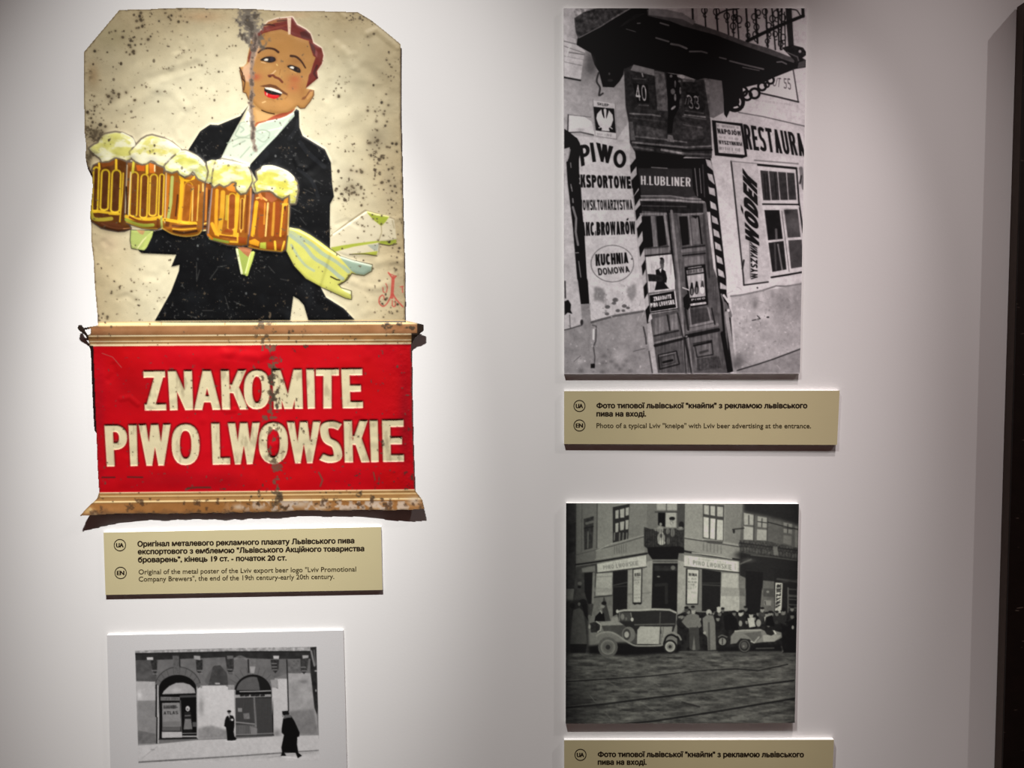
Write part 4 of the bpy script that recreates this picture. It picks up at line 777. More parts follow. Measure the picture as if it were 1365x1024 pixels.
def paint_arcade():
    """Old street photograph on a pale margin: two arched shop doors, a man waiting and a man walking."""
    cv = Canvas(138, 836, 470, 1060, 0.6, 206)
    cv.col[:] = (202, 205, 211)
    a, b, c = Z(175, 855, 10.11), Z(300, 855, 10.11), Z(175, 930, 5.25)
    J = lambda *p: np.concatenate([np.atleast_2d(q) for q in p])
    pic = J((180, 867.5), (300, 864.3), (422, 862.2), (426, 1014), (300, 1016), (184.5, 1018))
    keep = cv.cover([pic])
    base = cv.col.copy()
    cv.poly(pic, 118); cv.poly(J((184, 1000), (426, 985), (426, 1014), (184.5, 1018)), 205, noise=6, nseed=4, ncell=6)
    # upper wall, cornice, soffit
    cv.poly(J(a([(50, 140), (1365, 110)]), b([(1230, 75), (1240, 450), (850, 430), (600, 520), (0, 600)]), a([(880, 600), (330, 545), (65, 535)])), 104, noise=12, nseed=2, ncell=8)
    cv.poly(J(a([(50, 155), (1365, 140)]), b([(0, 130), (1150, 130), (1150, 235), (600, 240), (0, 215)]), a([(1365, 210), (650, 240), (60, 260)])), 42, noise=10)
    cv.poly(a([(60, 255), (360, 250), (335, 545), (65, 530)]), 80, noise=14, ncell=5); cv.glow(*a((170, 480)), 9, 4, 112, .6)
    cv.poly(J(a([(48, 128), (500, 125), (1365, 95)]), b([(0, 95), (600, 82), (1150, 78), (1150, 130), (0, 138)]), a([(1365, 138), (50, 160)])), 160, noise=50, nseed=3, ncell=3)
    cv.line(J(a([(50, 168), (1365, 142)]), b([(0, 142), (1150, 138)])), 26, 1.4)
    # lower light walls
    cv.poly(J(a([(65, 542), (332, 545), (332, 1015)]), c([(178, 0), (172, 318), (48, 328), (42, 60)])), 178, noise=10, nseed=6, ncell=10); cv.poly(J(a([(80, 800), (332, 800)]), c([(172, 200), (170, 318), (48, 325), (44, 20)])), 138, noise=14, nseed=7, ncell=10); cv.poly(c([(48, 230), (170, 255), (170, 318), (48, 326)]), 104, .8, noise=18, ncell=4); cv.glow(*a((110, 720)), 4, 6, 226, .8)
    cv.poly(J(a([(880, 600), (1310, 595)]), b([(0, 600), (130, 655), (135, 1015)]), c([(725, 280), (462, 292), (462, 0)])), 204, noise=5, nseed=8, ncell=14); cv.glow(*c((490, 60)), 4, 14, 120, .6)
    cv.poly(c([(464, 215), (560, 195), (660, 225), (725, 240), (725, 285), (464, 292)]), 134, .85, noise=22, nseed=9, ncell=5, soft=1.2)
    cv.poly(J(b([(628, 505), (838, 505), (850, 930)]), c([(1098, 110), (1095, 272), (990, 276), (985, 0)])), 196, noise=5, nseed=10, ncell=14); cv.glow(*c((1020, 250)), 6, 6, 120, .8)
    cv.poly(J(b([(850, 430), (1150, 430), (1180, 640), (1235, 1015)]), c([(1310, 262), (1096, 272), (1097, 100), (1097, 0)])), 160, noise=16, nseed=11, ncell=8); cv.poly(c([(1105, 95), (1280, 80), (1308, 262), (1120, 262)]), 116, .8, noise=18, nseed=12, ncell=6, soft=1.5); cv.glow(*b((1060, 545)), 7, 3, 104, .7); cv.glow(*b((950, 690)), 6, 12, 138, .6)
    cv.poly(b([(845, 258), (1022, 250), (1022, 432), (850, 430)]), 98, noise=22, ncell=3); cv.line(b([(832, 250), (842, 500), (855, 935)]), 30, 1.5)
    cv.poly(J(b([(1150, 85), (1230, 72), (1252, 1015)]), c([(1312, 0), (1300, 120)]), b([(1205, 900), (1150, 390)])), 40, noise=14, ncell=3); cv.line(b([(1160, 130), (1205, 330)]), 150, 2.4, .8); cv.line(b([(1200, 120), (1222, 320)]), 92, 1.6); cv.blob(*b((1225, 400)), 2, 1, 160); cv.blob(*b((1225, 665)), 1, 1.8, 150)
    # corbels, white dentils
    for z, p, k in ((a, [(255, 250), (345, 250), (345, 380), (325, 470), (290, 400)], 48), (a, [(870, 250), (962, 250), (960, 380), (920, 450), (880, 400)], 48), (a, [(1285, 200), (1365, 200), (1365, 440), (1310, 440)], 52), (b, [(0, 195), (115, 195), (118, 360), (90, 440), (30, 400)], 52), (b, [(615, 250), (728, 250), (720, 380), (680, 435), (630, 380)], 46), (b, [(1015, 235), (1125, 235), (1105, 400), (1065, 445), (1020, 400)], 58)): cv.poly(z(p), k, noise=20, nseed=13, ncell=2)
    for z, y0, x0 in ((a, 395, 280), (a, 440, 290), (a, 395, 890), (a, 435, 900), (b, 380, 35), (b, 425, 55), (b, 300, 630), (b, 345, 635), (b, 385, 640), (b, 350, 1025), (b, 400, 1035)): cv.line(z([(x0, y0), (x0 + 62, y0)]), 130, 1.1)
    for z, p, k in ((a, [(208, 215), (295, 215), (295, 252), (212, 252)], 196), (a, [(842, 192), (930, 200), (930, 255), (845, 240)], 150), (b, [(648, 195), (728, 195), (725, 238), (655, 238)], 188), (b, [(1042, 190), (1125, 188), (1122, 225), (1045, 235)], 160), (b, [(25, 195), (110, 195), (110, 235), (30, 240)], 100)): cv.poly(z(p), k)
    cv.poly(a([(985, 540), (1060, 400), (1115, 330), (1200, 325), (1290, 430), (1305, 590), (1045, 592)]), 66, noise=14, ncell=4); cv.poly(a([(980, 540), (1055, 395), (1100, 340), (1075, 440), (1040, 590)]), 105, .7); cv.poly(a([(1130, 560), (1195, 562), (1195, 580), (1128, 578)]), 180)
    cv.line(b([(130, 240), (200, 205), (290, 240)]), 128, 3, .6, sm=True)
    # left arch and shop
    cv.multi([a(np.concatenate([ell(628, 640, 310, 292, 30, 180, 360), [(960, 600), (890, 640)], ell(625, 640, 258, 190, 30, 360, 180), [(330, 640)]]))], 100)
    for t in range(190, 360, 17): 
        p = np.array([[628 + 255 * math.cos(math.radians(t)), 640 + 195 * math.sin(math.radians(t))], [628 + 310 * math.cos(math.radians(t)), 640 + 290 * math.sin(math.radians(t))]]); cv.line(a(p), 70, .8, .8)
    cv.line(a(ell(628, 640, 312, 294, 30, 195, 345)), 56, 1)
    cv.poly(a([(555, 195), (645, 195), (650, 350), (640, 440), (600, 440), (570, 340)]), 92, noise=18, ncell=2); cv.line(a([(650, 200), (655, 340)]), 30, 1.4)
    cv.line(J(a([(338, 590), (335, 1015)]), c([(182, 0), (178, 318)])), 24, 2); cv.line(J(a([(358, 600), (356, 1015)]), c([(190, 0), (188, 318)])), 190, 1.8)
    cv.poly(J(a(ell(625, 645, 255, 192, 30, 180, 360)), a([(880, 1015)]), c([(462, 0), (462, 288), (196, 296), (198, 0)]), a([(370, 1015)])), 15)
    cv.poly(a([(415, 715), (440, 670), (510, 605), (600, 562), (700, 558), (790, 585), (850, 640), (866, 700)]), 162, noise=6); cv.glow(*a((600, 660)), 8, 3, 205, .6)
    cv.poly(a([(395, 748), (655, 752), (655, 800), (395, 800)]), 118, noise=16, ncell=2); ticks(cv, a((415, 775)), a((640, 775)), 2, 50, 3, 1.4, .8, .8); cv.line(a([(665, 745), (870, 738)]), 92, 3, .7)
    cv.poly(J(a([(415, 832), (652, 826)]), c([(348, 190), (345, 205), (218, 205)])), 138, noise=6); text(cv, 'ATLAS', [a((435, 946)), a((630, 940)), a((632, 982)), a((436, 990))], 40, .28); ticks(cv, a((440, 888)), a((622, 884)), 4.4, 45, 6, 1.7, 1.3, .95); cv.line(a([(440, 895), (620, 890)]), 60, 1.6, .7)
    cv.poly(c([(218, 170), (342, 165), (342, 200), (218, 200)]), 118, .8); cv.poly(c([(216, 205), (344, 205), (344, 235), (216, 235)]), 96); cv.poly(c([(214, 240), (356, 240), (356, 280), (214, 283)]), 190); cv.line(J(a([(662, 800)]), c([(352, 240)])), 100, 1.2)
    cv.blob(*c((395, 78)), 2.8, 3.6, 196); cv.blob(*c((394, 82)), 1.3, 1.6, 110); cv.poly(c([(372, 100), (415, 100), (422, 150), (368, 150)]), 34); cv.poly(c([(375, 150), (418, 150), (428, 222), (366, 224)]), 122, noise=10); cv.line(c([(378, 128), (412, 126)]), 110, 1.6); cv.poly(c([(368, 225), (425, 225), (425, 250), (365, 250)]), 26); cv.line(c([(360, 252), (455, 250)]), 150, 1); cv.line(c([(360, 272), (456, 272)]), 175, 2); cv.poly(c([(428, 172), (455, 172), (455, 205), (430, 205)]), 84)
    cv.line(J(a([(885, 620)]), c([(462, 288)])), 178, 1.4); cv.line(c([(195, 292), (462, 290)]), 40, 1.6)
    # right arch and grille
    cv.multi([b(np.concatenate([ell(378, 690, 342, 345, 30, 188, 352), [(625, 600)], ell(375, 690, 250, 242, 30, 350, 190), [(40, 640)]]))], 104)
    for t in range(195, 350, 15): 
        p = np.array([[375 + 250 * math.cos(math.radians(t)), 690 + 242 * math.sin(math.radians(t))], [375 + 340 * math.cos(math.radians(t)), 690 + 340 * math.sin(math.radians(t))]]); cv.line(b(p), 76, .8, .8)
    cv.poly(b([(40, 590), (125, 590), (125, 655), (40, 655)]), 150, noise=10); cv.poly(b([(610, 520), (710, 510), (720, 625), (630, 625)]), 150, noise=16, ncell=3)
    cv.poly(b([(330, 245), (410, 245), (412, 340), (390, 435), (340, 435), (325, 340)]), 110, noise=16, ncell=2); cv.poly(b([(330, 340), (410, 340), (392, 430), (345, 430)]), 158); cv.line(b([(312, 250), (318, 420)]), 36, 1.8)
    cv.poly(J(b(ell(375, 690, 250, 242, 30, 180, 360)), b([(638, 1015)]), c([(992, 0), (996, 268), (728, 272), (724, 0)]), b([(132, 1015)])), 20)
    cv.poly(b(np.concatenate([ell(372, 690, 222, 212, 24, 188, 352)])), 88, noise=4); cv.poly(b([(430, 485), (520, 500), (590, 570), (610, 665), (470, 660), (455, 560)]), 26)
    cv.line(b([(200, 680), (390, 676), (615, 668)]), 168, 1.4); cv.poly(b([(130, 688), (625, 682), (625, 708), (130, 714)]), 16)
    cv.poly(b([(135, 722), (620, 715), (622, 748), (135, 765)]), 148)
    for x in (235, 300, 380, 440, 510): cv.line(b([(x - 22, 732), (x + 14, 728)]), 34, 2.6)
    cv.poly(J(b([(140, 770), (625, 752), (636, 1015)]), c([(992, 250), (985, 262), (735, 265), (730, 0)])), 46)
    for k in range(25):
        x = 150 + k * 19.6; cv.line(J(b([(x, 772)]), c([(732 + k * 10.4, 262)])), 116, .8, .62)
    cv.line(J(b([(392, 765)]), c([(872, 200)])), 112, 2.4); cv.poly(b([(172, 900), (230, 900), (230, 952), (175, 952)]), 136); cv.poly(c([(782, 112), (825, 108), (830, 150), (790, 152)]), 128, .8, noise=18, ncell=2); cv.line(c([(728, 172), (862, 186)]), 150, 1.4); cv.poly(c([(830, 200), (882, 215), (882, 258), (835, 260)]), 138, .7)
    for k in range(13): cv.line(c([(734 + k * 11.5, 195), (734 + k * 11.5, 262)]), 150, .9, .8)
    cv.line(c([(728, 272), (996, 264)]), 66, 2); cv.line(c([(728, 262), (996, 250)]), 130, 1.2); cv.line(J(b([(135, 660)]), c([(725, 0), (728, 272)])), 185, 1.2)
    # pavement and street
    cv.poly(J(c([(46, 332), (190, 325), (460, 298), (740, 288), (1000, 272), (1312, 264), (1312, 372), (1040, 390), (700, 412), (50, 455)])), 200, noise=5, nseed=20, ncell=10); cv.glow(*c((110, 390)), 8, 8, 214, .5); cv.line(c([(75, 425), (180, 345)]), 165, 1.2, .6); cv.blob(*c((150, 365)), 3, .7, 150)
    cv.line(c([(46, 332), (175, 325)]), 150, 1.2); cv.line(c([(200, 300), (460, 292)]), 110, 1.2)
    cv.poly(c([(48, 448), (300, 432), (700, 408), (1040, 384), (1312, 366), (1312, 374), (1040, 394), (700, 418), (300, 444), (48, 458)]), 112, noise=26, ncell=2)
    cv.poly(J(c([(300, 444), (700, 420), (1040, 395), (1312, 376), (1312, 395), (1000, 425), (650, 436)])), 176, .55, soft=1.4, noise=10)
    for k in range(12): cv.line(c([(960 + k * 26, 420 - k * 3), (990 + k * 26, 416 - k * 3)]), 150, .8, .6)
    # two men
    cv.poly(c([(664, 135), (684, 122), (712, 128), (722, 150), (722, 200), (716, 240), (722, 275), (738, 288), (730, 298), (705, 302), (672, 302), (668, 250), (662, 208), (650, 200), (655, 160)]), 15); cv.blob(*c((685, 106)), 2, 2.6, 130); cv.blob(*c((685, 97)), 2.8, 1.6, 22); cv.line(c([(682, 122), (686, 138)]), 230, 1.4); cv.blob(*c((706, 156)), 1.8, 1.5, 210); cv.blob(*c((690, 148)), 1, 3, 60)
    cv.line(c([(665, 305), (730, 306)]), 225, 1.4)
    cv.poly(c([(1062, 150), (1080, 122), (1118, 128), (1142, 165), (1160, 205), (1178, 245), (1176, 272), (1162, 278), (1160, 330), (1170, 388), (1195, 408), (1165, 425), (1150, 388), (1070, 385), (1085, 408), (1046, 410), (1055, 380), (1050, 350), (1068, 262), (1052, 245), (1052, 220)]), 13); cv.poly(c([(1055, 96), (1100, 92), (1106, 120), (1060, 128)]), 20); cv.poly(c([(1068, 132), (1080, 120), (1112, 122), (1122, 140), (1092, 142), (1068, 150)]), 96, noise=14, ncell=2); cv.blob(*c((1061, 130)), 1.2, 2, 140)
    cv.line(c([(1055, 414), (1160, 424)]), 228, 1.4)
    inner = cv.mask(keep)[..., None]
    soft = .5 * blur(cv.col, 1) + .5 * cv.col
    cv.col = base * (1 - inner) + soft * inner
    cv.mottle(.04, 3, 25, 2, where=inner[..., 0])
    v = cv.col[..., :1]
    cv.col = np.concatenate([v * 1.0, v * .995, v * 1.0], -1)
    return cv

# ------------------------------------------------------------------ the embossed tin advertising poster
SHEET, SKIN, HAIR, JACKET, SHIRT, CUFF, TOWEL, SIGN, RED, TOPB, BOTB, LET1, LET2, NECKW, FACEF = range(1, 16)
MUG0, FOAM0 = 20, 30
OUTLINE = [(159, 13.4), (176, 12.6), (193, 12.7), (215, 11.2), (250, 10.4), (290, 11), (310, 11.2), (340, 12), (369, 14.2), (420, 14.6), (450, 15.4), (476.5, 16),
    (495, 27), (515, 43), (533.8, 58.6), (534.2, 90), (533.7, 135), (534.5, 180), (536, 240), (537.4, 300), (539, 345), (540, 400), (539.4, 427),
    (548, 429), (557, 431), (564.8, 433), (564.5, 441), (558.5, 446), (553, 450.5), (548, 460), (549, 525), (550, 575), (552.4, 645), (552.6, 653), (563, 666.5), (565.8, 678),
    (552, 679.4), (520, 680.4), (490, 679.6), (436, 681), (400, 680.4), (380, 681.8), (366, 682.8), (356, 682), (340, 683.4), (330, 682.4), (322, 684), (311, 682.6), (300, 684.6), (284, 683.4), (272, 684.8), (260, 683.6), (246, 685.2), (236, 684.2), (220, 685.4), (200, 684.2), (180, 685), (153, 685), (127.5, 686.6), (106.4, 688),
    (116, 677), (129.3, 665), (132.2, 656), (130, 621), (128.4, 573), (125.4, 569), (123.6, 534), (121.0, 468), (120, 461.5), (118, 454), (113.5, 447), (106, 441), (103.4, 438), (104.4, 433.5), (109, 433.2), (111.5, 437.3), (121, 435.4), (130.6, 434),
    (130, 420), (127.6, 395), (126, 375), (124.8, 345), (121.5, 319), (121.5, 297), (120, 289), (121.2, 275), (123.6, 249), (123, 232), (116.4, 220), (113.6, 208.5), (115, 195), (112.9, 178), (112.8, 165), (111.8, 130), (111.6, 108), (112.2, 69)]
NOTCH = [(112.6, 440.2), (121.5, 438), (120.5, 445.5), (117, 446.5)]

def paint_poster():
    cv = Canvas(100, 7, 569, 692, 0.7, (226, 217, 184))
    z1, z2 = Z(310, 10, 10.037), Z(310, 90, 10.037)
    m1, m4, j1 = Z(105, 165, 7.583), Z(230, 180, 7.583), Z(230, 120, 6.2045)
    n1, n4, t1 = Z(105, 240, 7.583), Z(230, 280, 7.583), Z(375, 270, 7.583)
    l1, r1 = Z(180, 310, 6.825), Z(370, 310, 6.825)
    J = lambda *p: np.concatenate([np.atleast_2d(q) for q in p])
    rg = random.Random(11)
    cv.lab[:] = SHEET
    Yg = cv.Y[:, None] + 0 * cv.X[None, :]; Xg = cv.X[None, :] + 0 * cv.Y[:, None]
    E = []                                         # (coverage, height in mm, edge softness in px) reliefs
    # cream ground: browner towards the edges and the top
    edge = np.clip(1 - np.minimum(np.minimum(Xg - 112, 538 - Xg), (Yg - 11) * .9) / 95.0, 0, 1)
    n = fbm((cv.h, cv.w), 90 / cv.s, 4, 3)
    k = np.clip(edge * .75 + (n - .5) * .7, 0, 1)[..., None]
    cv.col = cv.col * (1 - k) + np.array([190, 170, 130]) * k
    for x, y, rx, ry, c, a in ((270, 22, 30, 8, (190, 150, 110), .5), (124, 100, 9, 18, (170, 140, 100), .6), (150, 50, 25, 18, (170, 158, 118), .5), (480, 110, 18, 5, (170, 160, 130), .4), (520, 250, 16, 40, (180, 165, 135), .5), (510, 180, 18, 14, (178, 165, 135), .4), (470, 230, 20, 10, (172, 158, 132), .45), (530, 380, 12, 26, (176, 158, 128), .5), (395, 20, 22, 5, (200, 165, 125), .5), (500, 380, 20, 20, (214, 200, 165), .4), (130, 190, 14, 14, (120, 105, 82), .6), (145, 325, 15, 14, (206, 180, 150), .4)):
        cv.glow(x, y, rx, ry, c, a)
    cv.mottle(.05, 14, 5, 4)
    # ---------- waiter
    jack = J((331.5, 140), (320.3, 154.7), (291, 166.7), (280, 166), (267, 174.8), (251, 199.8), (262, 209), (282, 240), (240, 300), (204, 308.6), (194.7, 331), (184.4, 334), (188.8, 337.5), (235, 339.5), (228.4, 355.6), (239.3, 353), (238.6, 361), (228, 389), (206.4, 427.5),
             (386.8, 426.8), (391, 395), (398, 399), (405, 406.7), (411, 427), (472.6, 426.2), (458, 411), (434.5, 396.4), (427, 382), (440, 340), (440, 331), (439.6, 296), (440, 272), (445.2, 262), (442.7, 245), (441, 216.7), (433, 199), (403.3, 181), (399, 170), (398.4, 147.4), (395, 145.2), (368, 181), (333, 220), (300, 214), (294, 212), (306, 187), (318, 165))
    cv.line(J((251, 199.8), (267, 174.8), (280, 165), (291, 165.7), (320, 153.7), (332, 138)), (236, 228, 200), 2.4, .5); cv.line(J((399.5, 147), (400.5, 170), (404.5, 180), (434.5, 198), (442.8, 216)), (238, 232, 206), 2.4, .6)
    cv.poly(jack, (11, 12, 14), lab=JACKET); E.append((jack, 1.3, 1.6))
    jm = cv.lab == JACKET
    nj = fbm((cv.h, cv.w), 26 / cv.s, 4, 8)
    cv.col += (np.clip(nj - .5, 0, 1) * 34 * jm)[..., None] * np.array([.9, 1, 1.05])
    for p, w, a in (([(400, 190), (412, 205), (432, 222)], 6, .22), ([(355, 205), (340, 225), (372, 215)], 8, .12), ([(398, 226), (415, 240), (424, 262)], 5, .2), ([(385, 185), (395, 172), (397, 160)], 5, .18)): cv.line(p, (84, 88, 96), w, a, sm=True)
    shirt = J(z2([(225, 500), (250, 650), (290, 830), (360, 740), (440, 720), (720, 650), (850, 550)]), j1([(860, 380), (640, 612), (640, 640), (520, 640), (395, 580), (470, 420), (540, 290), (570, 262), (595, 260)]))
    shirt = np.clip(shirt, [0, 0], [395.5, 999])
    cv.poly(shirt, (214, 222, 200), lab=SHIRT); E.append((shirt, .5, 1.4))
    cv.poly(j1([(690, 310), (740, 265), (920, 235), (1005, 180), (1010, 215), (860, 385), (700, 545), (690, 470)]), (204, 218, 198), .9)
    for p, c, w in ((j1([(720, 350), (800, 335), (905, 310)]), (240, 244, 228), 1.6), (j1([(690, 300), (740, 268), (900, 240), (1000, 195)]), (243, 246, 232), 1.6), (j1([(700, 350), (760, 380), (720, 410)]), (196, 208, 190), 2), (j1([(560, 300), (590, 330), (560, 350)]), (205, 216, 196), 2.2), (j1([(500, 370), (560, 385), (640, 380)]), (200, 212, 190), 1.6), (j1([(640, 545), (690, 500), (840, 385)]), (190, 206, 186), 3), (j1([(425, 560), (490, 430), (560, 310)]), (214, 222, 200), 1.8)): cv.line(p, c, w, .9)
    for p in ([(600, 262), (560, 275), (545, 320), (520, 375), (580, 395), (640, 370)], [(690, 345), (740, 330), (800, 350), (790, 400), (750, 430), (700, 400)], [(560, 300), (590, 325), (565, 350)], [(650, 350), (640, 395)], [(450, 440), (560, 395), (640, 400)], [(560, 560), (640, 470)], [(500, 470), (600, 420)]): cv.line(j1(p), (168, 182, 160), 1.5, .9, sm=True)
    cv.poly(j1([(595, 255), (632, 130), (650, 200), (650, 300), (610, 270)]), (240, 240, 222))
    # neck and head
    neck = J(z2([(225, 480), (260, 640), (290, 825), (360, 740), (440, 718), (720, 650), (830, 570), (840, 500), (500, 500), (330, 440)]))
    cv.poly(neck, (206, 158, 98), lab=SKIN)
    cv.poly(z2([(430, 722), (540, 650), (640, 615), (770, 585), (838, 545), (800, 600), (700, 655), (640, 678)]), (170, 78, 52)); cv.line(z2([(280, 800), (330, 745), (440, 715)]), (176, 92, 60), 2.2); cv.poly(z2([(300, 560), (420, 590), (560, 640), (430, 710), (330, 720)]), (222, 178, 118), .7, soft=1)
    face = J(z1([(250, 420), (330, 380), (400, 345), (520, 312), (650, 290), (740, 325), (800, 372), (900, 405), (1020, 448), (1062, 560), (1095, 650), (1115, 668), (1080, 750), (1045, 870), (1015, 1000)]), z2([(985, 285), (1030, 287), (1090, 303), (1088, 370), (1035, 460), (965, 545), (905, 548), (868, 512), (830, 545), (740, 600), (600, 618), (480, 603), (390, 572), (320, 520), (262, 450), (215, 432), (180, 342), (140, 332), (128, 200), (95, 40)]), z1([(95, 800), (150, 790), (188, 745), (205, 640)]))
    cv.poly(face, (182, 132, 74), lab=SKIN); E.append((face, 1.1, 2.2))
    cv.poly(z1([(150, 790), (215, 740), (240, 560), (340, 430), (380, 500), (300, 700), (240, 900), (235, 1000), (180, 990), (120, 860)]), (226, 184, 150), .85, soft=1)
    for x, y, rx, ry, c, a in ((700, 480, 18, 12, (180, 128, 66), .5), (300, 930, 8, 5, (176, 76, 54), .75), (830, 960, 9, 6, (182, 94, 60), .65), (470, 620, 12, 6, (172, 120, 64), .4), (860, 720, 9, 6, (150, 98, 54), .5), (620, 900, 7, 8, (206, 158, 96), .5), (480, 800, 8, 5, (208, 160, 98), .5)): cv.glow(*z1((x, y)), rx, ry, c, a)
    for x, y, rx, ry, c, a in ((820, 260, 9, 7, (188, 106, 66), .6), (700, 480, 12, 8, (206, 150, 84), .6), (430, 480, 9, 6, (196, 148, 88), .5), (930, 330, 5, 9, (160, 104, 56), .4)): cv.glow(*z2((x, y)), rx, ry, c, a)
    DK, BR = (38, 24, 16), (104, 62, 34)
    cv.line(z1([(345, 605), (400, 560), (480, 545), (560, 560), (612, 598)]), (62, 34, 20), 2.0, sm=True, w2=3.0); cv.line(z1([(780, 648), (850, 660), (920, 720), (975, 808)]), (60, 34, 20), 3.2, sm=True, w2=1.8)
    cv.poly(z1([(420, 660), (520, 630), (590, 660), (600, 720), (530, 745), (430, 720)]), (150, 98, 54), .6, soft=1); cv.poly(z1([(710, 760), (800, 760), (905, 800), (930, 870), (850, 870), (760, 830)]), (150, 98, 54), .55, soft=1)
    for z, p in ((z1, [(370, 705), (420, 668), (500, 655), (565, 670), (572, 715), (500, 738), (420, 718)]), (z1, [(730, 790), (770, 770), (840, 785), (900, 820), (905, 872), (850, 862), (770, 818)])): cv.poly(z(p), (30, 20, 16), sm=True)
    cv.poly(z1([(415, 700), (450, 680), (480, 688), (470, 715), (430, 712)]), (246, 240, 226)); cv.poly(z1([(755, 800), (790, 786), (825, 795), (815, 825), (780, 815)]), (248, 242, 230)); cv.blob(*z1((525, 690)), 2.6, 3, (44, 34, 44)); cv.blob(*z1((875, 832)), 1.2, 1.6, (80, 50, 36))
    cv.line(z1([(385, 730), (440, 745)]), (232, 190, 140), 1); cv.line(z1([(770, 840), (850, 875)]), (214, 168, 104), .9)
    cv.line(z1([(640, 830), (625, 900)]), (150, 100, 52), 1, .7); cv.line(z1([(590, 760), (600, 775)]), (228, 190, 120), 1.6); cv.line(z1([(495, 905), (540, 880), (575, 845)]), (230, 190, 140), 1.6); cv.line(z2([(485, 110), (540, 105), (570, 130), (620, 150), (665, 195)]), (112, 56, 34), 3, sm=True); cv.blob(*z2((500, 122)), 2, 1.2, (80, 36, 24))
    cv.poly(z2([(360, 250), (420, 235), (500, 222), (580, 240), (660, 300), (735, 350), (735, 375), (660, 345), (560, 275), (430, 262)]), (104, 62, 32))
    cv.poly(z2([(425, 275), (520, 285), (665, 340), (640, 385), (560, 418), (470, 395), (425, 320)]), (20, 14, 12)); cv.poly(z2([(430, 265), (520, 270), (620, 305), (668, 340), (655, 352), (560, 322), (440, 288)]), (240, 236, 224))
    cv.poly(z2([(422, 310), (470, 345), (540, 365), (640, 370), (600, 412), (550, 420), (480, 400), (435, 370)]), (206, 20, 26)); cv.blob(*z2((460, 355)), 1, 2, (240, 190, 170)); cv.line(z2([(500, 375), (600, 378)]), (236, 60, 56), 1.2); cv.line(z2([(735, 350), (740, 380), (700, 420)]), (150, 98, 48), 1, .7)
    cv.line(z2([(390, 572), (430, 590), (490, 610), (560, 622)]), (60, 36, 20), 1.4, sm=True); cv.line(z2([(400, 470), (440, 455)]), (232, 190, 130), 1.6); cv.line(z2([(530, 430), (570, 460)]), (158, 108, 56), 1.2, .6); cv.line(z2([(440, 425), (560, 430)]), (158, 108, 56), 1, .5)
    cv.poly(z2([(920, 430), (935, 400), (980, 380), (1030, 300), (1070, 300), (1060, 340), (1000, 390), (960, 430)]), (120, 70, 40), .8); cv.poly(z2([(985, 400), (1040, 320), (1075, 320), (1065, 380), (1000, 430)]), (206, 152, 92), .9); cv.line(z2([(1085, 310), (1088, 370), (1035, 460), (965, 545), (905, 548), (870, 515)]), (96, 56, 34), 1.2, .8)
    cv.line(J(z1([(95, 805), (130, 880)]), z2([(130, 150), (165, 190)])), (60, 34, 22), 1.6); cv.line(z2([(95, 40), (130, 200), (140, 330), (180, 345), (215, 430)]), (86, 52, 34), 1.2, .8); cv.line(z2([(150, 110), (165, 200), (150, 300)]), (66, 40, 26), 1.6, .8)
    # hair
    hair = J(z1([(250, 425), (300, 370), (390, 300), (420, 250), (480, 190), (600, 150), (730, 140), (800, 130), (860, 230), (980, 295), (1040, 350), (1066, 428), (1078, 475), (1190, 545), (1215, 640), (1195, 750), (1130, 850), (1142, 950)]), z2([(1140, 145), (980, 278), (1012, 160), (1022, 100)]), z1([(1045, 870), (1080, 750), (1112, 668), (1080, 645), (1050, 560), (1018, 450), (900, 406), (800, 374), (740, 325), (650, 292), (520, 314), (410, 345), (340, 400)]))
    hair[:18] = hair[:18]
    cv.line(hair[:19], (244, 224, 200), 3.4, .85)
    cv.poly(hair, (118, 44, 36), lab=HAIR); E.append((hair, .8, 1.4))
    cv.poly(z1([(400, 260), (480, 195), (600, 155), (725, 150), (725, 180), (560, 210), (440, 260)]), (170, 116, 70), .9); cv.line(z1([(420, 235), (500, 228), (560, 240)]), (70, 32, 26), 1.8); cv.line(z1([(600, 180), (720, 170)]), (90, 44, 30), 2); cv.line(z1([(400, 330), (560, 275), (720, 235)]), (140, 62, 44), 2.4, .8)
    cv.poly(z1([(900, 330), (990, 310), (1050, 380), (1060, 428), (920, 400)]), (76, 30, 26), .8); cv.poly(z1([(1030, 470), (1080, 500), (1110, 560), (1100, 640), (1060, 570)]), (84, 40, 38), .9); cv.poly(z1([(1110, 560), (1140, 600), (1130, 670), (1105, 640)]), (150, 84, 84), .8); cv.line(z1([(1130, 780), (1090, 880), (1130, 940)]), (76, 28, 26), 3)
    cv.poly(z1([(730, 140), (785, 140), (775, 360), (745, 362)]), (238, 208, 180)); cv.line(z1([(1020, 450), (830, 400)]), (206, 150, 90), 1.2, .8)
    cv.line(z1([(340, 400), (300, 470), (250, 560), (215, 680)]), (120, 60, 40), 3, .7); cv.line(z1([(215, 720), (250, 600), (270, 520)]), (116, 46, 40), 2.6, .7)
    # ---------- cuffs
    for pts, c in ((n1([(528, 508), (755, 515), (740, 570), (682, 690), (660, 712), (590, 700), (535, 690), (522, 610)]), (178, 192, 108)), (n4([(638, 385), (835, 425), (810, 520), (760, 650), (745, 662), (700, 650), (688, 620)]), (160, 176, 84))):
        cv.line(pts, (30, 30, 22), 2, .8, closed=True); cv.poly(pts, c, lab=CUFF); E.append((pts, .9, 1.2))
    cv.line(n1([(735, 530), (650, 610), (590, 695)]), (228, 226, 160), 1.8); cv.poly(n1([(690, 560), (745, 525), (740, 575), (690, 680), (640, 690)]), (190, 204, 110), .8); cv.poly(n1([(580, 505), (670, 512), (650, 555), (620, 545)]), (190, 150, 100)); cv.line(n1([(530, 650), (590, 695)]), (206, 208, 130), 1)
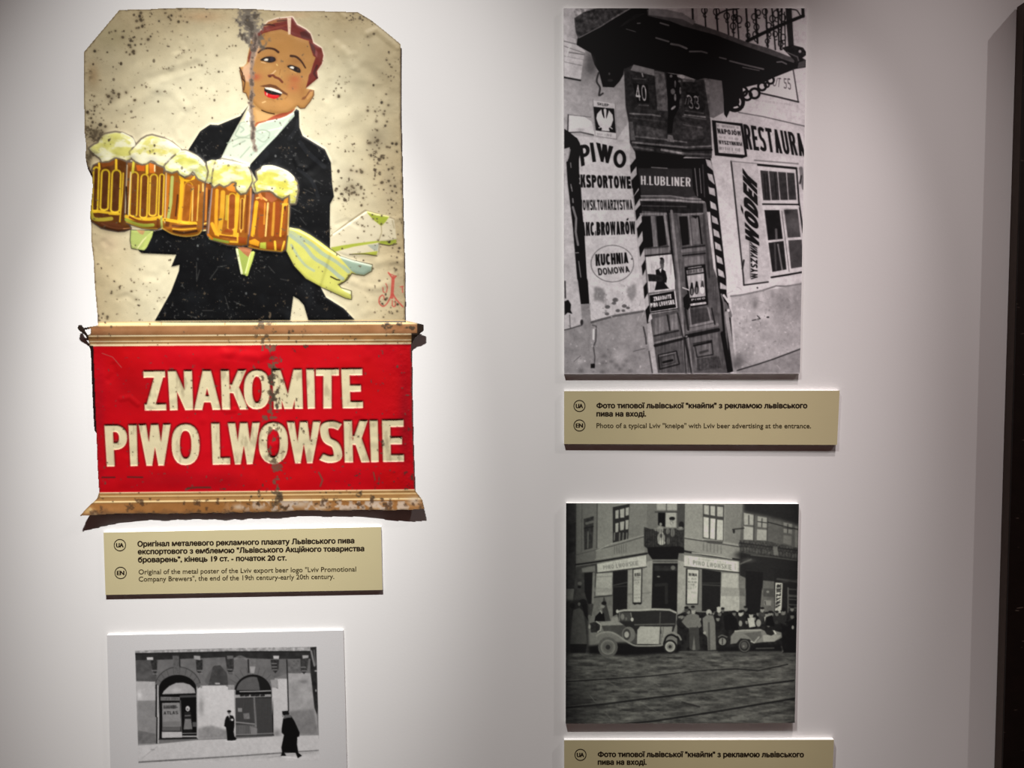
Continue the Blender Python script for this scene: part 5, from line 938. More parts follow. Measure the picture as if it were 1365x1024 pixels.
    cv.line(n4([(650, 400), (700, 640)]), (234, 238, 190), 3); cv.line(n4([(815, 430), (750, 655)]), (206, 220, 110), 3.6); cv.line(n4([(790, 430), (735, 640)]), (236, 240, 170), 1.4); cv.poly(n4([(645, 365), (810, 385), (790, 430), (765, 475), (720, 440)]), (176, 112, 74))
    # ---------- towel
    fan = t1([(500, 340), (525, 322), (860, 92), (1090, 145), (1140, 165), (1165, 375), (1000, 400), (985, 500), (960, 535), (680, 540), (560, 500), (490, 455)])
    cv.poly(fan, (222, 212, 182), .85, lab=TOWEL); E.append((fan, .7, 1.2))
    cv.line(t1([(490, 345), (690, 190), (850, 80), (1100, 150), (1140, 165)]), (120, 104, 76), 2, .6); cv.line(t1([(525, 325), (700, 205), (862, 95)]), (246, 240, 214), 2); cv.line(t1([(870, 92), (960, 118), (1085, 142)]), (236, 232, 150), 1.6)
    cv.poly(t1([(862, 98), (960, 130), (1088, 148), (1055, 195), (1010, 238), (930, 175)]), (164, 176, 60)); cv.poly(t1([(500, 455), (610, 435), (720, 418), (860, 400), (985, 385), (1000, 402), (860, 425), (740, 445), (640, 470), (535, 502)]), (172, 182, 70)); cv.poly(t1([(1000, 388), (1080, 388), (1162, 372), (1162, 412), (1090, 432), (990, 412)]), (168, 180, 66)); cv.line(t1([(985, 418), (1090, 436), (1165, 418)]), (60, 50, 34), 1.6, .8)
    cv.poly(t1([(690, 520), (830, 510), (975, 490), (962, 532), (860, 530)]), (176, 182, 70)); cv.line(t1([(690, 525), (840, 520), (965, 540)]), (66, 56, 36), 1.4, .8); cv.poly(t1([(868, 430), (985, 420), (970, 492), (930, 480)]), (172, 176, 158)); cv.line(t1([(1010, 240), (1015, 300), (985, 385)]), (170, 156, 120), 1.2); cv.line(t1([(990, 410), (985, 500)]), (140, 128, 96), 1.2, .8); cv.line(t1([(1120, 180), (1140, 260)]), (160, 146, 112), 1.4, .6)
    body = t1([(70, 250), (180, 268), (290, 325), (400, 400), (490, 468), (600, 548), (720, 588), (840, 615), (915, 630), (912, 690), (835, 735), (760, 725), (712, 710), (665, 780), (592, 828), (575, 830), (600, 865), (705, 898), (707, 978), (650, 965), (400, 850), (250, 770), (130, 640), (48, 485)])
    cv.line(body, (46, 40, 28), 2.4, .75, closed=True)
    cv.poly(body, (207, 206, 106), lab=TOWEL); E.append((body, 1.5, 2.0))
    for p, w, a, c in (([(90, 330), (230, 440), (330, 560), (460, 640), (590, 750), (620, 770)], 5, .9, (166, 180, 158)), ([(180, 350), (300, 420), (420, 520), (560, 600), (680, 700)], 5, .85, (168, 184, 160)), ([(100, 430), (180, 560), (250, 640), (330, 690)], 3.4, .8, (172, 186, 158)), ([(440, 640), (520, 700), (580, 760)], 2.4, .8, (170, 184, 160)), ([(60, 300), (120, 310), (220, 390)], 5, .7, (176, 188, 160)), ([(270, 350), (420, 470), (560, 570), (620, 620)], 3, .6, (226, 206, 96)), ([(90, 260), (200, 300), (330, 380), (470, 480), (600, 555)], 2, .9, (238, 236, 172)), ([(150, 640), (300, 770), (430, 850)], 4, .5, (222, 222, 100))): cv.line(t1(p), c, w, a, sm=True)
    cv.poly(t1([(590, 555), (720, 592), (912, 635), (910, 690), (835, 733), (760, 723), (705, 690), (640, 610)]), (150, 170, 150)); cv.line(t1([(600, 552), (720, 592), (910, 640)]), (206, 216, 196), 2.2); cv.line(t1([(500, 750), (560, 780), (590, 785)]), (56, 48, 26), 1.8); cv.line(t1([(575, 830), (640, 800), (690, 730)]), (70, 62, 40), 1.4, .8); cv.poly(t1([(600, 868), (703, 898), (703, 930), (640, 900)]), (220, 222, 180))
    # signature
    RS = (196, 84, 72)
    for p, w in (([(1008, 365), (1030, 395), (1050, 420)], 2), ([(1078, 398), (1055, 420)], 2), ([(1012, 372), (1075, 398)], 1.2), ([(1052, 410), (1046, 500), (1040, 590)], 4.2), ([(1040, 560), (1000, 640), (960, 672), (925, 640), (930, 590), (955, 570)], 1.8), ([(1050, 560), (1080, 610), (1140, 675)], 2), ([(1044, 620), (1046, 668), (1072, 668), (1070, 620)], 1.5), ([(958, 500), (962, 540), (975, 545)], 1.3), ([(985, 465), (998, 500), (990, 545)], 1.3), ([(965, 575), (972, 612)], 1.4), ([(1115, 495), (1145, 490)], 1.3), ([(1135, 490), (1138, 545)], 1.5)): cv.line(r1(p), RS, w, .9, lab=SIGN, sm=len(p) > 2)
    # ---------- beer mugs (painted, embossed)
    AM, DB, YL, OR, PALE = (186, 112, 22), (92, 52, 18), (232, 190, 44), (204, 122, 26), (226, 214, 120)
    mugs = [
        (J((122.5, 228), (125, 221), (140, 214), (160, 211), (172, 214), (169.5, 240), (167.5, 290), (174, 304.6), (166, 307.5), (157.7, 308), (145, 306), (135, 303.4), (121.5, 294), (120.2, 284), (122.4, 262), (124.2, 247)), DB),
        (J((170, 217), (185, 217), (218, 220), (219, 240), (217.4, 302), (208, 306), (189.4, 303.4), (169.6, 297), (167, 289), (168.4, 250)), (126, 74, 24)),
        (J((219.7, 226), (240, 226), (273, 242), (271.5, 260), (269.5, 306), (263, 312.6), (247.4, 314.6), (230, 311.2), (215.8, 303), (217, 270)), (148, 88, 24)),
        (J((284, 248), (300, 246), (336, 248), (335.5, 260), (331.6, 312), (330, 326), (322, 327.8), (304, 326.2), (280, 318.4), (276, 311), (279, 280)), (150, 86, 22)),
        (J((340.5, 256), (360, 252), (386.4, 259), (385.8, 286), (380.4, 332.6), (375, 335.6), (346, 332.2), (331, 329), (333, 300), (338, 270)), (138, 72, 22))]
    gapmug = J(m4([(320, 480), (400, 500), (370, 700), (345, 950), (295, 960), (300, 800)]))
    cv.poly(gapmug, (130, 70, 24), lab=MUG0 + 2); cv.line(m4([(345, 540), (335, 860)]), (206, 130, 50), 2.2); cv.line(m4([(370, 560), (355, 860)]), (60, 30, 14), 2); cv.line(m4([(300, 905), (345, 890)]), (236, 196, 90), 2); cv.line(m4([(303, 930), (345, 925)]), (40, 24, 14), 2); cv.line(m4([(300, 965), (340, 962)]), (244, 226, 160), 2)
    for i, (pts, c) in enumerate(mugs):
        cv.line(pts, (84, 72, 66), 3.6, .95, closed=True)
        cv.poly(pts, c, lab=MUG0 + i, noise=14, nseed=30 + i, ncell=8); E.append((pts, 2.4, 3.6))
    def flute(z, x0, x1, y0, y1, c, w=1.6, rim=YL, slant=0.0):
        """One arched window in the glass: a rounded panel with a pale rim."""
        r = (x1 - x0) / 2; s = slant
        p = np.concatenate([ell((x0 + x1) / 2, y0 + r, r, r, 10, 180, 360), [(x1 + s, y1 - r * .6)], ell((x0 + x1) / 2 + s, y1 - r * .6, r, r * .6, 8, 0, 180), [(x0 + s, y1 - r * .6)]])
        q = z(p); cv.poly(q, c, noise=10, nseed=int(x0), ncell=5); cv.line(q, rim, w, .95, closed=True); E.append((q, -.7, 1.3))
    # mug 1
    for x0, x1, y0, y1 in ((150, 204, 440, 880), (232, 310, 465, 872), (338, 425, 468, 895)): flute(m1, x0, x1, y0, y1, (84, 46, 18), 2.4, (224, 190, 46), -14)
    cv.line(m1([(205, 400), (210, 460)]), YL, 2.6); cv.line(m1([(378, 365), (378, 460)]), YL, 3.2); cv.line(m1([(450, 500), (440, 700), (415, 990)]), (214, 176, 44), 2); cv.line(m1([(490, 420), (470, 900)]), (190, 170, 140), 1.4); cv.poly(m1([(220, 390), (360, 370), (350, 420), (240, 440)]), (132, 70, 24), .9)
    cv.line(m1([(125, 890), (200, 885), (310, 905), (400, 910)]), YL, 4, .9); cv.poly(m1([(190, 900), (300, 912), (310, 940), (200, 935)]), (84, 44, 16)); cv.line(n1([(125, 330), (150, 390), (230, 400), (330, 390)]), (190, 180, 60), 5, .8, sm=True); cv.line(n1([(230, 440), (330, 480), (430, 492), (520, 490)]), (214, 150, 100), 1.6, .9, sm=True); cv.poly(n1([(150, 420), (350, 430), (470, 470), (430, 510), (230, 475)]), (96, 52, 30), .8); cv.line(n1([(230, 475), (400, 515), (520, 495)]), (70, 40, 24), 1.6)
    # mug 2
    for x0, x1, y0, y1, c in ((528, 600, 488, 935, (108, 60, 20)), (632, 702, 512, 950, (104, 56, 18)), (724, 796, 512, 930, (122, 72, 24)), (820, 862, 510, 935, (98, 52, 16))): flute(m1, x0, x1, y0, y1, c, 2.0, (232, 192, 52), -14)
    cv.poly(m1([(580, 420), (670, 410), (665, 480), (590, 475)]), (196, 92, 26)); cv.line(m1([(690, 400), (690, 500)]), YL, 3.6); cv.poly(m1([(710, 390), (760, 410), (770, 500), (715, 500)]), (204, 110, 30)); cv.line(m1([(555, 385), (545, 490)]), (206, 190, 60), 3.4); cv.line(m1([(768, 420), (768, 480)]), (246, 236, 190), 1.6); cv.line(m1([(525, 490), (515, 700), (500, 930)]), (226, 206, 150), 1.6); cv.line(m1([(482, 640), (490, 930)]), (44, 24, 12), 2)
    cv.line(n1([(480, 370), (600, 400), (720, 395), (820, 380)]), (236, 190, 46), 5, .9, sm=True); cv.line(n1([(515, 375), (610, 415), (745, 425)]), (122, 60, 18), 2.6, sm=True); cv.line(n1([(480, 400), (560, 440), (660, 460), (750, 455)]), (166, 178, 66), 4.4, .9, sm=True); cv.line(n1([(480, 425), (640, 482), (790, 492)]), (184, 140, 50), 1.6, .9, sm=True); cv.line(n1([(800, 400), (795, 470)]), (110, 56, 18), 3)
    # mug 3
    for p, w, c in (([(905, 530), (890, 800), (870, 950)], 4, (196, 112, 30)), ([(945, 540), (930, 800), (905, 950)], 4.2, (176, 186, 104)), ([(985, 600), (975, 960)], 5, (150, 80, 20)), ([(1000, 720), (980, 930)], 2, (70, 34, 12)), ([(1045, 560), (1035, 800), (1015, 990)], 5.4, (238, 182, 40)), ([(1155, 650), (1145, 980)], 1.6, (244, 206, 110)), ([(1215, 620), (1195, 980)], 1.6, (236, 190, 80)), ([(1180, 640), (1175, 960)], 4, (150, 78, 20)), ([(885, 500), (870, 1000)], 1.5, (206, 190, 150)), ([(1255, 610), (1255, 680)], 2, (240, 210, 120))): cv.line(m1(p), c, w, .95)
    flute(m1, 1068, 1150, 590, 1000, (150, 84, 22), 1.6, (214, 150, 40), -30); cv.poly(m1([(1000, 480), (1060, 560), (1130, 570), (1180, 510), (1170, 560), (1090, 590), (1020, 560)]), (240, 184, 34)); cv.line(m1([(1100, 610), (1160, 640)]), (176, 110, 60), 2.4, .8)
    cv.line(n1([(860, 400), (960, 415), (1050, 430), (1180, 440)]), (240, 190, 46), 4.4, .95, sm=True); cv.line(n1([(950, 462), (1050, 470), (1180, 460)]), (96, 50, 16), 3, sm=True); cv.line(n1([(950, 495), (1050, 500), (1185, 490)]), (232, 176, 50), 1.8, sm=True); cv.line(n1([(960, 518), (1060, 535), (1190, 515)]), (70, 38, 16), 3.4, sm=True); cv.line(n1([(850, 490), (950, 545), (1080, 568), (1200, 552), (1240, 510)]), (196, 150, 60), 1.8, sm=True); cv.poly(n1([(875, 415), (920, 425), (910, 475), (875, 470)]), (104, 54, 20)); cv.line(n1([(835, 380), (840, 480)]), (180, 184, 90), 3)
    # mug 4
    for p, w, c in (([(450, 560), (440, 800), (440, 1000)], 4.4, (226, 160, 40)), ([(510, 580), (500, 800), (470, 1000)], 6, (214, 160, 44)), ([(555, 620), (545, 850)], 4, (190, 160, 50)), ([(660, 600), (650, 800), (630, 1010)], 5, (232, 180, 44)), ([(735, 610), (715, 800), (690, 980)], 1.8, (240, 190, 90)), ([(760, 620), (740, 980)], 3, (120, 60, 18)), ([(790, 540), (790, 640), (770, 1000)], 2, (214, 150, 90)), ([(815, 600), (790, 900), (775, 1020)], 2, (120, 90, 96)), ([(400, 540), (360, 1000)], 1.5, (160, 140, 140))): cv.line(m4(p), c, w, .95)
    flute(m4, 568, 640, 590, 960, (142, 72, 24), 1.8, (226, 176, 50), -10); flute(m4, 690, 720, 640, 960, (112, 58, 18), 1.2, (232, 180, 70), -10); cv.poly(m4([(520, 500), (640, 470), (640, 580), (560, 560)]), (212, 132, 40)); cv.poly(m4([(540, 950), (600, 950), (610, 990), (510, 985)]), (150, 72, 24)); cv.line(n4([(400, 140), (450, 240), (560, 270), (650, 262)]), (232, 172, 44), 4.6, sm=True); cv.line(n4([(480, 265), (640, 285)]), (122, 60, 18), 3); cv.line(n4([(380, 285), (480, 310), (560, 325)]), (150, 160, 60), 3.4); cv.line(n4([(585, 320), (660, 325), (660, 240)]), (236, 184, 50), 2.6); cv.poly(n4([(665, 270), (745, 280), (740, 340), (665, 335)]), (150, 70, 22)); cv.line(n4([(360, 250), (400, 290)]), (220, 130, 36), 3)
    # mug 5
    for p, w, c in (([(850, 680), (830, 850), (810, 1010)], 5, (236, 178, 40)), ([(905, 660), (895, 1010)], 8, (160, 78, 22)), ([(935, 690), (925, 900)], 2, (226, 150, 50)), ([(965, 690), (940, 1020)], 2.4, (246, 206, 120)), ([(1000, 700), (985, 1010)], 4, (150, 74, 20)), ([(1030, 690), (1010, 1010)], 3.6, (210, 150, 50)), ([(1060, 690), (1055, 1010)], 6, (150, 70, 22)), ([(1120, 700), (1090, 1020)], 2.8, (238, 190, 60)), ([(1150, 640), (1140, 700)], 5, (232, 156, 44)), ([(1140, 740), (1115, 1000)], 4, (160, 84, 24)), ([(1180, 620), (1165, 1010)], 1.8, (220, 190, 110))): cv.line(m4(p), c, w, .95)
    cv.poly(m4([(940, 580), (1020, 590), (1060, 650), (1000, 680), (940, 640)]), (166, 92, 54)); cv.line(m4([(850, 640), (900, 630), (950, 660)]), (240, 190, 100), 2.4, sm=True); cv.line(m4([(880, 600), (900, 640)]), (220, 140, 70), 4); cv.blob(*m4((1110, 655)), 2, 1.4, (60, 40, 40)); cv.poly(m4([(1090, 690), (1180, 690), (1150, 720), (1110, 712)]), (240, 186, 60)); cv.poly(m4([(1125, 730), (1145, 710), (1140, 780)]), (70, 36, 16))
    cv.poly(n4([(775, 310), (830, 290), (880, 320), (870, 370), (780, 365)]), (232, 160, 36)); cv.poly(n4([(885, 330), (945, 325), (945, 395), (880, 385)]), (186, 194, 70)); cv.poly(n4([(960, 325), (1020, 330), (1015, 400), (955, 395)]), (160, 76, 20)); cv.line(n4([(1035, 320), (1040, 400)]), (246, 200, 60), 3); cv.poly(n4([(1055, 335), (1105, 350), (1100, 400), (1050, 385)]), (150, 70, 18)); cv.line(n4([(780, 350), (870, 375)]), (120, 64, 20), 1.6); cv.line(n4([(1130, 320), (1105, 410)]), (244, 196, 60), 2.4); cv.line(n4([(770, 372), (900, 400), (1100, 418)]), (230, 170, 50), 1.4, .8)
    # foam
    FO, FY, FG = (232, 232, 196), (220, 212, 110), (150, 146, 120)
    foams = [
        (J((119, 198), (126, 193), (131, 191), (134, 184), (139, 179.5), (146, 178), (153.8, 176.6), (163, 178), (175, 183.5), (180, 192.7), (176, 198), (177, 206), (175, 211), (168.3, 213.8), (161.7, 211), (153.8, 209), (144.6, 214.5), (136.6, 215), (132.7, 210), (125, 204.6)), (214, 210, 130)),
        (J((179, 196.6), (189, 186), (196, 182), (202.6, 180.6), (218, 184.8), (230, 191), (241, 200.6), (232, 208), (223.7, 215), (217.8, 221.9), (210.5, 219), (206, 215), (201, 213.6), (195, 217.5), (189.4, 218.6), (181.5, 215), (176, 211), (173.6, 203)), (228, 222, 166)),
        (J((246, 201), (254, 203.5), (262, 208.5), (272.5, 217.7), (276.4, 228.3), (275, 236), (273, 241.8), (264.6, 238), (260, 231), (256.7, 228), (252, 233), (246, 235.4), (240, 232), (237, 227), (229, 229.8), (221, 227), (219.4, 221.7), (226.3, 213.8), (239.5, 203)), (214, 216, 140)),
        (J((288, 215.6), (296, 212.6), (312, 216), (327.6, 220.6), (334, 230), (336, 240.7), (332, 249), (327.6, 256.7), (321, 258), (315.7, 252.5), (314.4, 242), (309, 242), (304, 246), (298.6, 248.2), (292, 244.6), (285.4, 248.8), (282.7, 246), (284.5, 230)), (222, 216, 120)),
        (J((342, 228.8), (351.3, 223.5), (363.2, 222.5), (372, 225), (381.7, 228.8), (389, 235), (394.8, 242), (397, 253.8), (395, 263), (393.5, 271), (387, 271.4), (386.4, 259), (376.4, 264.6), (368.5, 260.6), (364, 256), (359.2, 253.6), (348.7, 253.8), (342, 256.7), (339.5, 245), (344, 240)), (214, 210, 100))]
    for p in (J((276, 215.6), (282, 213.4), (288, 214), (286, 228), (284, 243.4), (279, 243), (274.5, 243), (277, 228)), J((335.5, 230), (340, 238), (343, 246), (343.6, 257), (339, 256), (335.6, 247), (337, 240))):
        cv.line(p, FG, 1.6, .9, closed=True); cv.poly(p, (222, 220, 150), lab=FOAM0 + (2 if p[0][0] < 300 else 4)); E.append((p, 1.6, 2.4))
    for i, (pts, c) in enumerate(foams):
        cv.line(pts, (112, 100, 84), 4.8, .9, closed=True)
        cv.poly(pts, c, lab=FOAM0 + i, noise=20, nseed=80 + i, ncell=7); E.append((pts, 2.6, 3.4))
        cx, cy = pts.mean(0); inn = cx + (pts - [cx, cy]) * .7
        cv.poly(inn[:, :] if inn.ndim == 2 else pts, c, .0)
    hi = (236, 234, 206)
    for p, w, c, a in ((m1([(440, 110), (530, 160), (550, 210)]), 6, hi, .85), (m1([(240, 370), (310, 345), (370, 325), (470, 345), (540, 320)]), 3.6, (236, 230, 190), .9), (m1([(150, 280), (220, 320)]), 4, (206, 200, 140), .8), (m1([(270, 140), (380, 110), (420, 200)]), 5, (222, 220, 150), .7), (m1([(600, 300), (680, 200), (740, 150)]), 6, (216, 210, 120), .85), (m1([(700, 290), (780, 270), (880, 290)]), 5, (216, 206, 106), .8), (m1([(760, 180), (880, 190), (1000, 270)]), 9, (240, 232, 200), .95), (m1([(740, 340), (830, 350), (900, 330), (950, 290)]), 6, (238, 232, 202), .9), (m1([(590, 330), (620, 380)]), 5, (226, 214, 120), .8), (m1([(1000, 300), (1080, 290), (1190, 340), (1260, 410)]), 5, hi, .95), (m1([(900, 430), (960, 400), (1010, 420), (1090, 500)]), 5, (222, 226, 184), .8), (m1([(1210, 500), (1270, 560)]), 4, (206, 216, 190), .9), (m1([(960, 380), (1080, 360), (1200, 410), (1240, 480)]), 5, (208, 206, 104), .7), (m4([(460, 270), (560, 280), (740, 320)]), 6, hi, .95), (m4([(660, 350), (740, 340), (770, 400)]), 6, (234, 226, 190), .9), (m4([(690, 430), (710, 560)]), 6, (234, 222, 100), .8), (m4([(430, 490), (560, 430), (620, 420)]), 5, (236, 228, 170), .8), (m4([(480, 400), (600, 370)]), 7, (216, 206, 100), .7), (m4([(930, 340), (1010, 340), (1140, 390), (1200, 440)]), 9, hi, .95), (m4([(880, 520), (960, 530), (1040, 560)]), 5, (230, 222, 170), .9), (m4([(1060, 480), (1160, 520), (1240, 490)]), 6, (216, 206, 84), .8), (m4([(1040, 570), (1120, 600)]), 5, (222, 210, 90), .8), (m4([(1215, 560), (1210, 670)]), 5, (216, 210, 110), .8), (m4([(870, 400), (900, 460)]), 5, (206, 200, 100), .7)): cv.line(p, c, w, a, sm=True)
    for k in range(8): cv.line(m4([(560 + k * 14, 340 + k * 3), (545 + k * 16, 400 + k * 4)]), (190, 180, 80), .9, .7)
    fm = cv.lab >= FOAM0
    nf = fbm((cv.h, cv.w), 9 / cv.s, 3, 90, 1.6, .8); kf = (sstep(.50, .66, nf) * fm * .75)[..., None]; cv.col = cv.col * (1 - kf) + np.array([238, 235, 210]) * kf
    kf = (sstep(.50, .34, nf) * fm * .45)[..., None]; cv.col = cv.col * (1 - kf) + np.array([196, 190, 84]) * kf
    inner = blur(fm * 1.0, 3.0); kf = (np.clip((.80 - inner) * 2.0, 0, 1) * fm * .8)[..., None]; cv.col = cv.col * (1 - kf) + np.array([206, 204, 176]) * kf
    # ---------- lower panel
    mm = (Yg > 428) & (cv.lab == SHEET)
    cv.poly([(98, 429.5), (575, 426.2), (575, 700), (98, 700)], (226, 196, 142), lab=TOPB)
    L = lambda y0, y1: [(98, y0 + .35), (575, y1)]
    cv.poly([(98, 435.6), (575, 432.4), (575, 444.2), (98, 447)], (170, 120, 80), noise=10, ncell=14)
    cv.poly([(98, 449.2), (575, 446), (575, 452.4), (98, 454.6)], (190, 140, 86), noise=8, ncell=14)
    cv.poly([(98, 456.4), (575, 453.8), (575, 455.6), (98, 458)], (180, 126, 76))
    for ya, yb, w in ((448.2, 445.4, 1.5), (455.6, 453.2, 1.2), (460.6, 457.6, 1.6)): cv.line([(98, ya), (575, yb)], (250, 238, 200), w)
    cv.line([(98, 447), (575, 444.2)], (120, 78, 44), .8, .7)
    redp = [(98, 462.2), (575, 459), (575, 652.6), (330, 655.2), (98, 657.4)]
    cv.poly(redp, (200, 4, 22), lab=RED, noise=9, nseed=40, ncell=60)
    for x, y, rx, ry, c, a in ((180, 520, 40, 30, (158, 2, 16), .6), (260, 470, 50, 8, (214, 18, 30), .6), (330, 480, 30, 12, (216, 20, 32), .6), (220, 640, 70, 14, (172, 24, 32), .5), (540, 560, 10, 70, (134, 18, 28), .6), (132, 560, 8, 80, (150, 22, 30), .5), (300, 640, 30, 10, (150, 6, 18), .5)): cv.glow(x, y, rx, ry, c, a)
    cv.poly([(98, 657.4), (330, 655.2), (575, 652.6), (575, 700), (98, 700)], (176, 130, 78), lab=BOTB, noise=8, ncell=20)
    cv.line([(98, 657.6), (330, 655.4), (575, 652.8)], (246, 226, 176), 1.6); cv.line([(98, 662.4), (330, 660.2), (575, 657.4)], (240, 214, 160), 1.2); cv.line([(98, 669.8), (330, 667.2), (575, 664.6)], (246, 222, 168), 2); cv.line([(98, 671.6), (330, 669), (575, 666.4)], (140, 92, 48), 1, .7)
    cv.poly([(98, 672.4), (330, 669.8), (575, 667), (575, 700), (98, 700)], (156, 106, 58), .95, noise=9, ncell=14)
    for x, y, rx, ry in ((400, 672, 16, 6), (430, 676, 10, 4), (552, 668, 10, 6), (345, 676, 10, 4), (318, 676, 8, 4), (500, 676, 8, 3)): cv.glow(x, y, rx, ry, (206, 190, 172), .8)
    cv.glow(118, 681, 8, 5, (206, 176, 120), .8)
    # lettering, pressed into the tin
    CR = (224, 212, 172)
    tl = lambda x: 494.6 + (x - 191) * (491.2 - 494.6) / 291; bl = lambda x: 547.4 + (x - 193) * (544 - 547.4) / 291
    t2 = lambda x: 566.8 + (x - 139) * (559.4 - 566.8) / 399; b2 = lambda x: 622 + (x - 142) * (615.4 - 622) / 396
    rows = ((LET1, tl, bl, (('Z', 191, 220, 193, 222), ('N', 223.4, 256, 226.4, 257.6), ('A', 257.6, 293.6, 258.6, 294.4), ('K', 294, 329, 296, 331), ('O', 325, 360, 325, 360), ('M', 362.6, 402.4, 365, 404), ('I', 408, 419, 410, 420), ('T', 421, 452, 421, 452), ('E', 454.6, 483, 456.6, 484))),
            (LET2, t2, b2, (('P', 139, 169, 142.4, 171), ('I', 170.4, 183, 173.2, 184.4), ('W', 184.6, 227.6, 190, 224), ('O', 228.4, 266, 229, 266.4), ('L', 281.4, 306.4, 283.4, 307), ('W', 303.4, 346.5, 308, 342), ('O', 344.6, 384, 345, 384), ('W', 382.4, 427.4, 388, 422), ('S', 426.6, 455, 426.6, 456.4), ('K', 458, 491, 459.4, 493), ('I', 492.4, 503.6, 494.4, 505), ('E', 509, 538, 510.4, 538.6))))
    for lab, ft, fb, ls in rows:
        full = np.zeros((cv.h, cv.w))
        for ch, a0, a1, c0, c1 in ls:
            wd = a1 - a0; st = 11.2 if ch not in 'W' else 10.2
            tx = min(.99, st / wd)
            fm = quadmap([(a0, ft(a0)), (a1, ft(a1)), (c1, fb(c1)), (c0, fb(c0))])
            for grp in glyph(ch, tx, .17):
                r = cv.cover([fm(q) for q in grp])
                if r is not None:
                    ya, xa, m = r; s = full[ya:ya + m.shape[0], xa:xa + m.shape[1]]; np.maximum(s, m, out=s)
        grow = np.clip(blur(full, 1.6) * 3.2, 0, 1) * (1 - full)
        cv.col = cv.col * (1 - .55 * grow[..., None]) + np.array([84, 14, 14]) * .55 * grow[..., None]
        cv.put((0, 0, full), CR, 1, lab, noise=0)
        E.append((full, -1.5, 1.0))
        nn = fbm((cv.h, cv.w), 16 / cv.s, 4, 50 + lab, .5, 1.4)
        k = (sstep(.58, .76, nn) * full * .34)[..., None]; cv.col = cv.col * (1 - k) + np.array([128, 114, 88]) * k
    # ---------- age: crack down the middle, rust, chips, specks
    RU, GR = (74, 62, 48), (112, 104, 96)
    n2 = fbm((cv.h, cv.w), 5 / cv.s, 4, 61); n3 = fbm((cv.h, cv.w), 24 / cv.s, 4, 62)
    def worn_or_shaded(field, c, a):
        k = (np.clip(field, 0, 1) * a)[..., None]; cv.col = cv.col * (1 - k) + np.array(c, float) * k
    def around(path, w):
        d = np.full((cv.h, cv.w), 1e9); p = np.array(path, float)
        for q0, q1 in zip(p[:-1], p[1:]):
            v = q1 - q0; t = np.clip(((Xg - q0[0]) * v[0] + (Yg - q0[1]) * v[1]) / (v @ v), 0, 1); d = np.minimum(d, np.hypot(Xg - q0[0] - t * v[0], Yg - q0[1] - t * v[1]))
        return np.clip(1 - d / w, 0, 1)
    top = around([(327, 8), (331, 28), (340, 50)], 27)
    worn_or_shaded(sstep(.3, .62, top * .9 + (n2 - .5) * 1.1), GR, .85); worn_or_shaded(sstep(.52, .7, top * .6 + (n2 - .5) * 1.5 + .06), (80, 72, 64), .8)
    mid = around([(342, 45), (337, 75), (335, 95), (335.4, 120), (334.6, 140), (336.4, 165), (338.4, 190), (341, 201)], 5.6)
    worn_or_shaded(sstep(.25, .6, mid * .9 + (n2 - .5) * 1.1), (146, 126, 112), .85); worn_or_shaded(sstep(.62, .8, mid * .7 + (n2 - .5) * 1.7 + .06), (78, 66, 60), .75)
    low = around([(352, 436), (356, 460), (364, 480), (362, 560), (366, 600), (372, 640), (368, 676)], 22)
    worn_or_shaded(sstep(.60, .76, low * .55 + (n2 - .5) * 1.9 + .12), (104, 88, 68), .85)
    worn_or_shaded(sstep(.66, .84, around([(363, 496), (368, 545)], 10) * .6 + (n2 - .5) * 1.7 + .16), (70, 62, 50), .8)
    eg = np.clip(1 - np.minimum(np.minimum(Xg - 112, 540 - Xg), Yg - 11) / 40.0, 0, 1)
    for cx, cy, R, s in ((128, 180, 24, .9), (200, 25, 28, .55), (165, 45, 22, .6), (145, 125, 18, .55), (120, 210, 12, .9), (475, 25, 16, .5), (520, 130, 24, .5), (525, 165, 24, .55), (505, 225, 30, .6), (470, 250, 30, .6), (460, 265, 22, .6), (530, 330, 20, .5), (120, 290, 10, .8), (136, 428, 14, .6), (524, 420, 22, .5), (180, 385, 10, .4), (400, 440, 40, .5), (540, 570, 14, .7), (545, 640, 20, .8), (530, 640, 16, .6), (400, 568, 40, .55), (510, 590, 12, .5), (505, 565, 24, .5), (470, 660, 60, .55), (350, 670, 60, .6), (240, 210, 10, .3), (525, 435, 16, .7), (550, 438, 14, 1.1), (300, 260, 60, .22), (395, 380, 80, .2)):
        rr = np.clip(1 - np.hypot(Xg - cx, Yg - cy) / R, 0, 1)
        worn_or_shaded(sstep(.60, .78, rr * s * .55 + (n2 - .5) * 1.5 + (n3 - .5) * .7 + .22 * s) * (rr > 0), RU, .85)
    worn_or_shaded(sstep(.58, .8, eg * .45 + (n2 - .5) * 1.2 + (n3 - .5) * .6) * (Yg < 428), (128, 112, 84), .55)
    jm = cv.lab == JACKET
    worn_or_shaded(sstep(.74, .84, fbm((cv.h, cv.w), 2.6 / cv.s, 2, 66) * .75 + n3 * .35) * jm, (120, 118, 112), .5)
    for x0, y0, x1, y1 in ((262, 372, 262, 350), (280, 372, 290, 358), (262, 375, 266, 360), (290, 356, 302, 354), (300, 395, 305, 412), (312, 402, 326, 408), (358, 355, 366, 364), (374, 372, 384, 374), (400, 290, 408, 300), (385, 275, 402, 284), (420, 240, 430, 246), (405, 252, 418, 258), (250, 420, 262, 424), (270, 414, 284, 414), (392, 262, 400, 266)): cv.line([(x0, y0), (x1, y1)], (110, 108, 102), 1.3, .4)
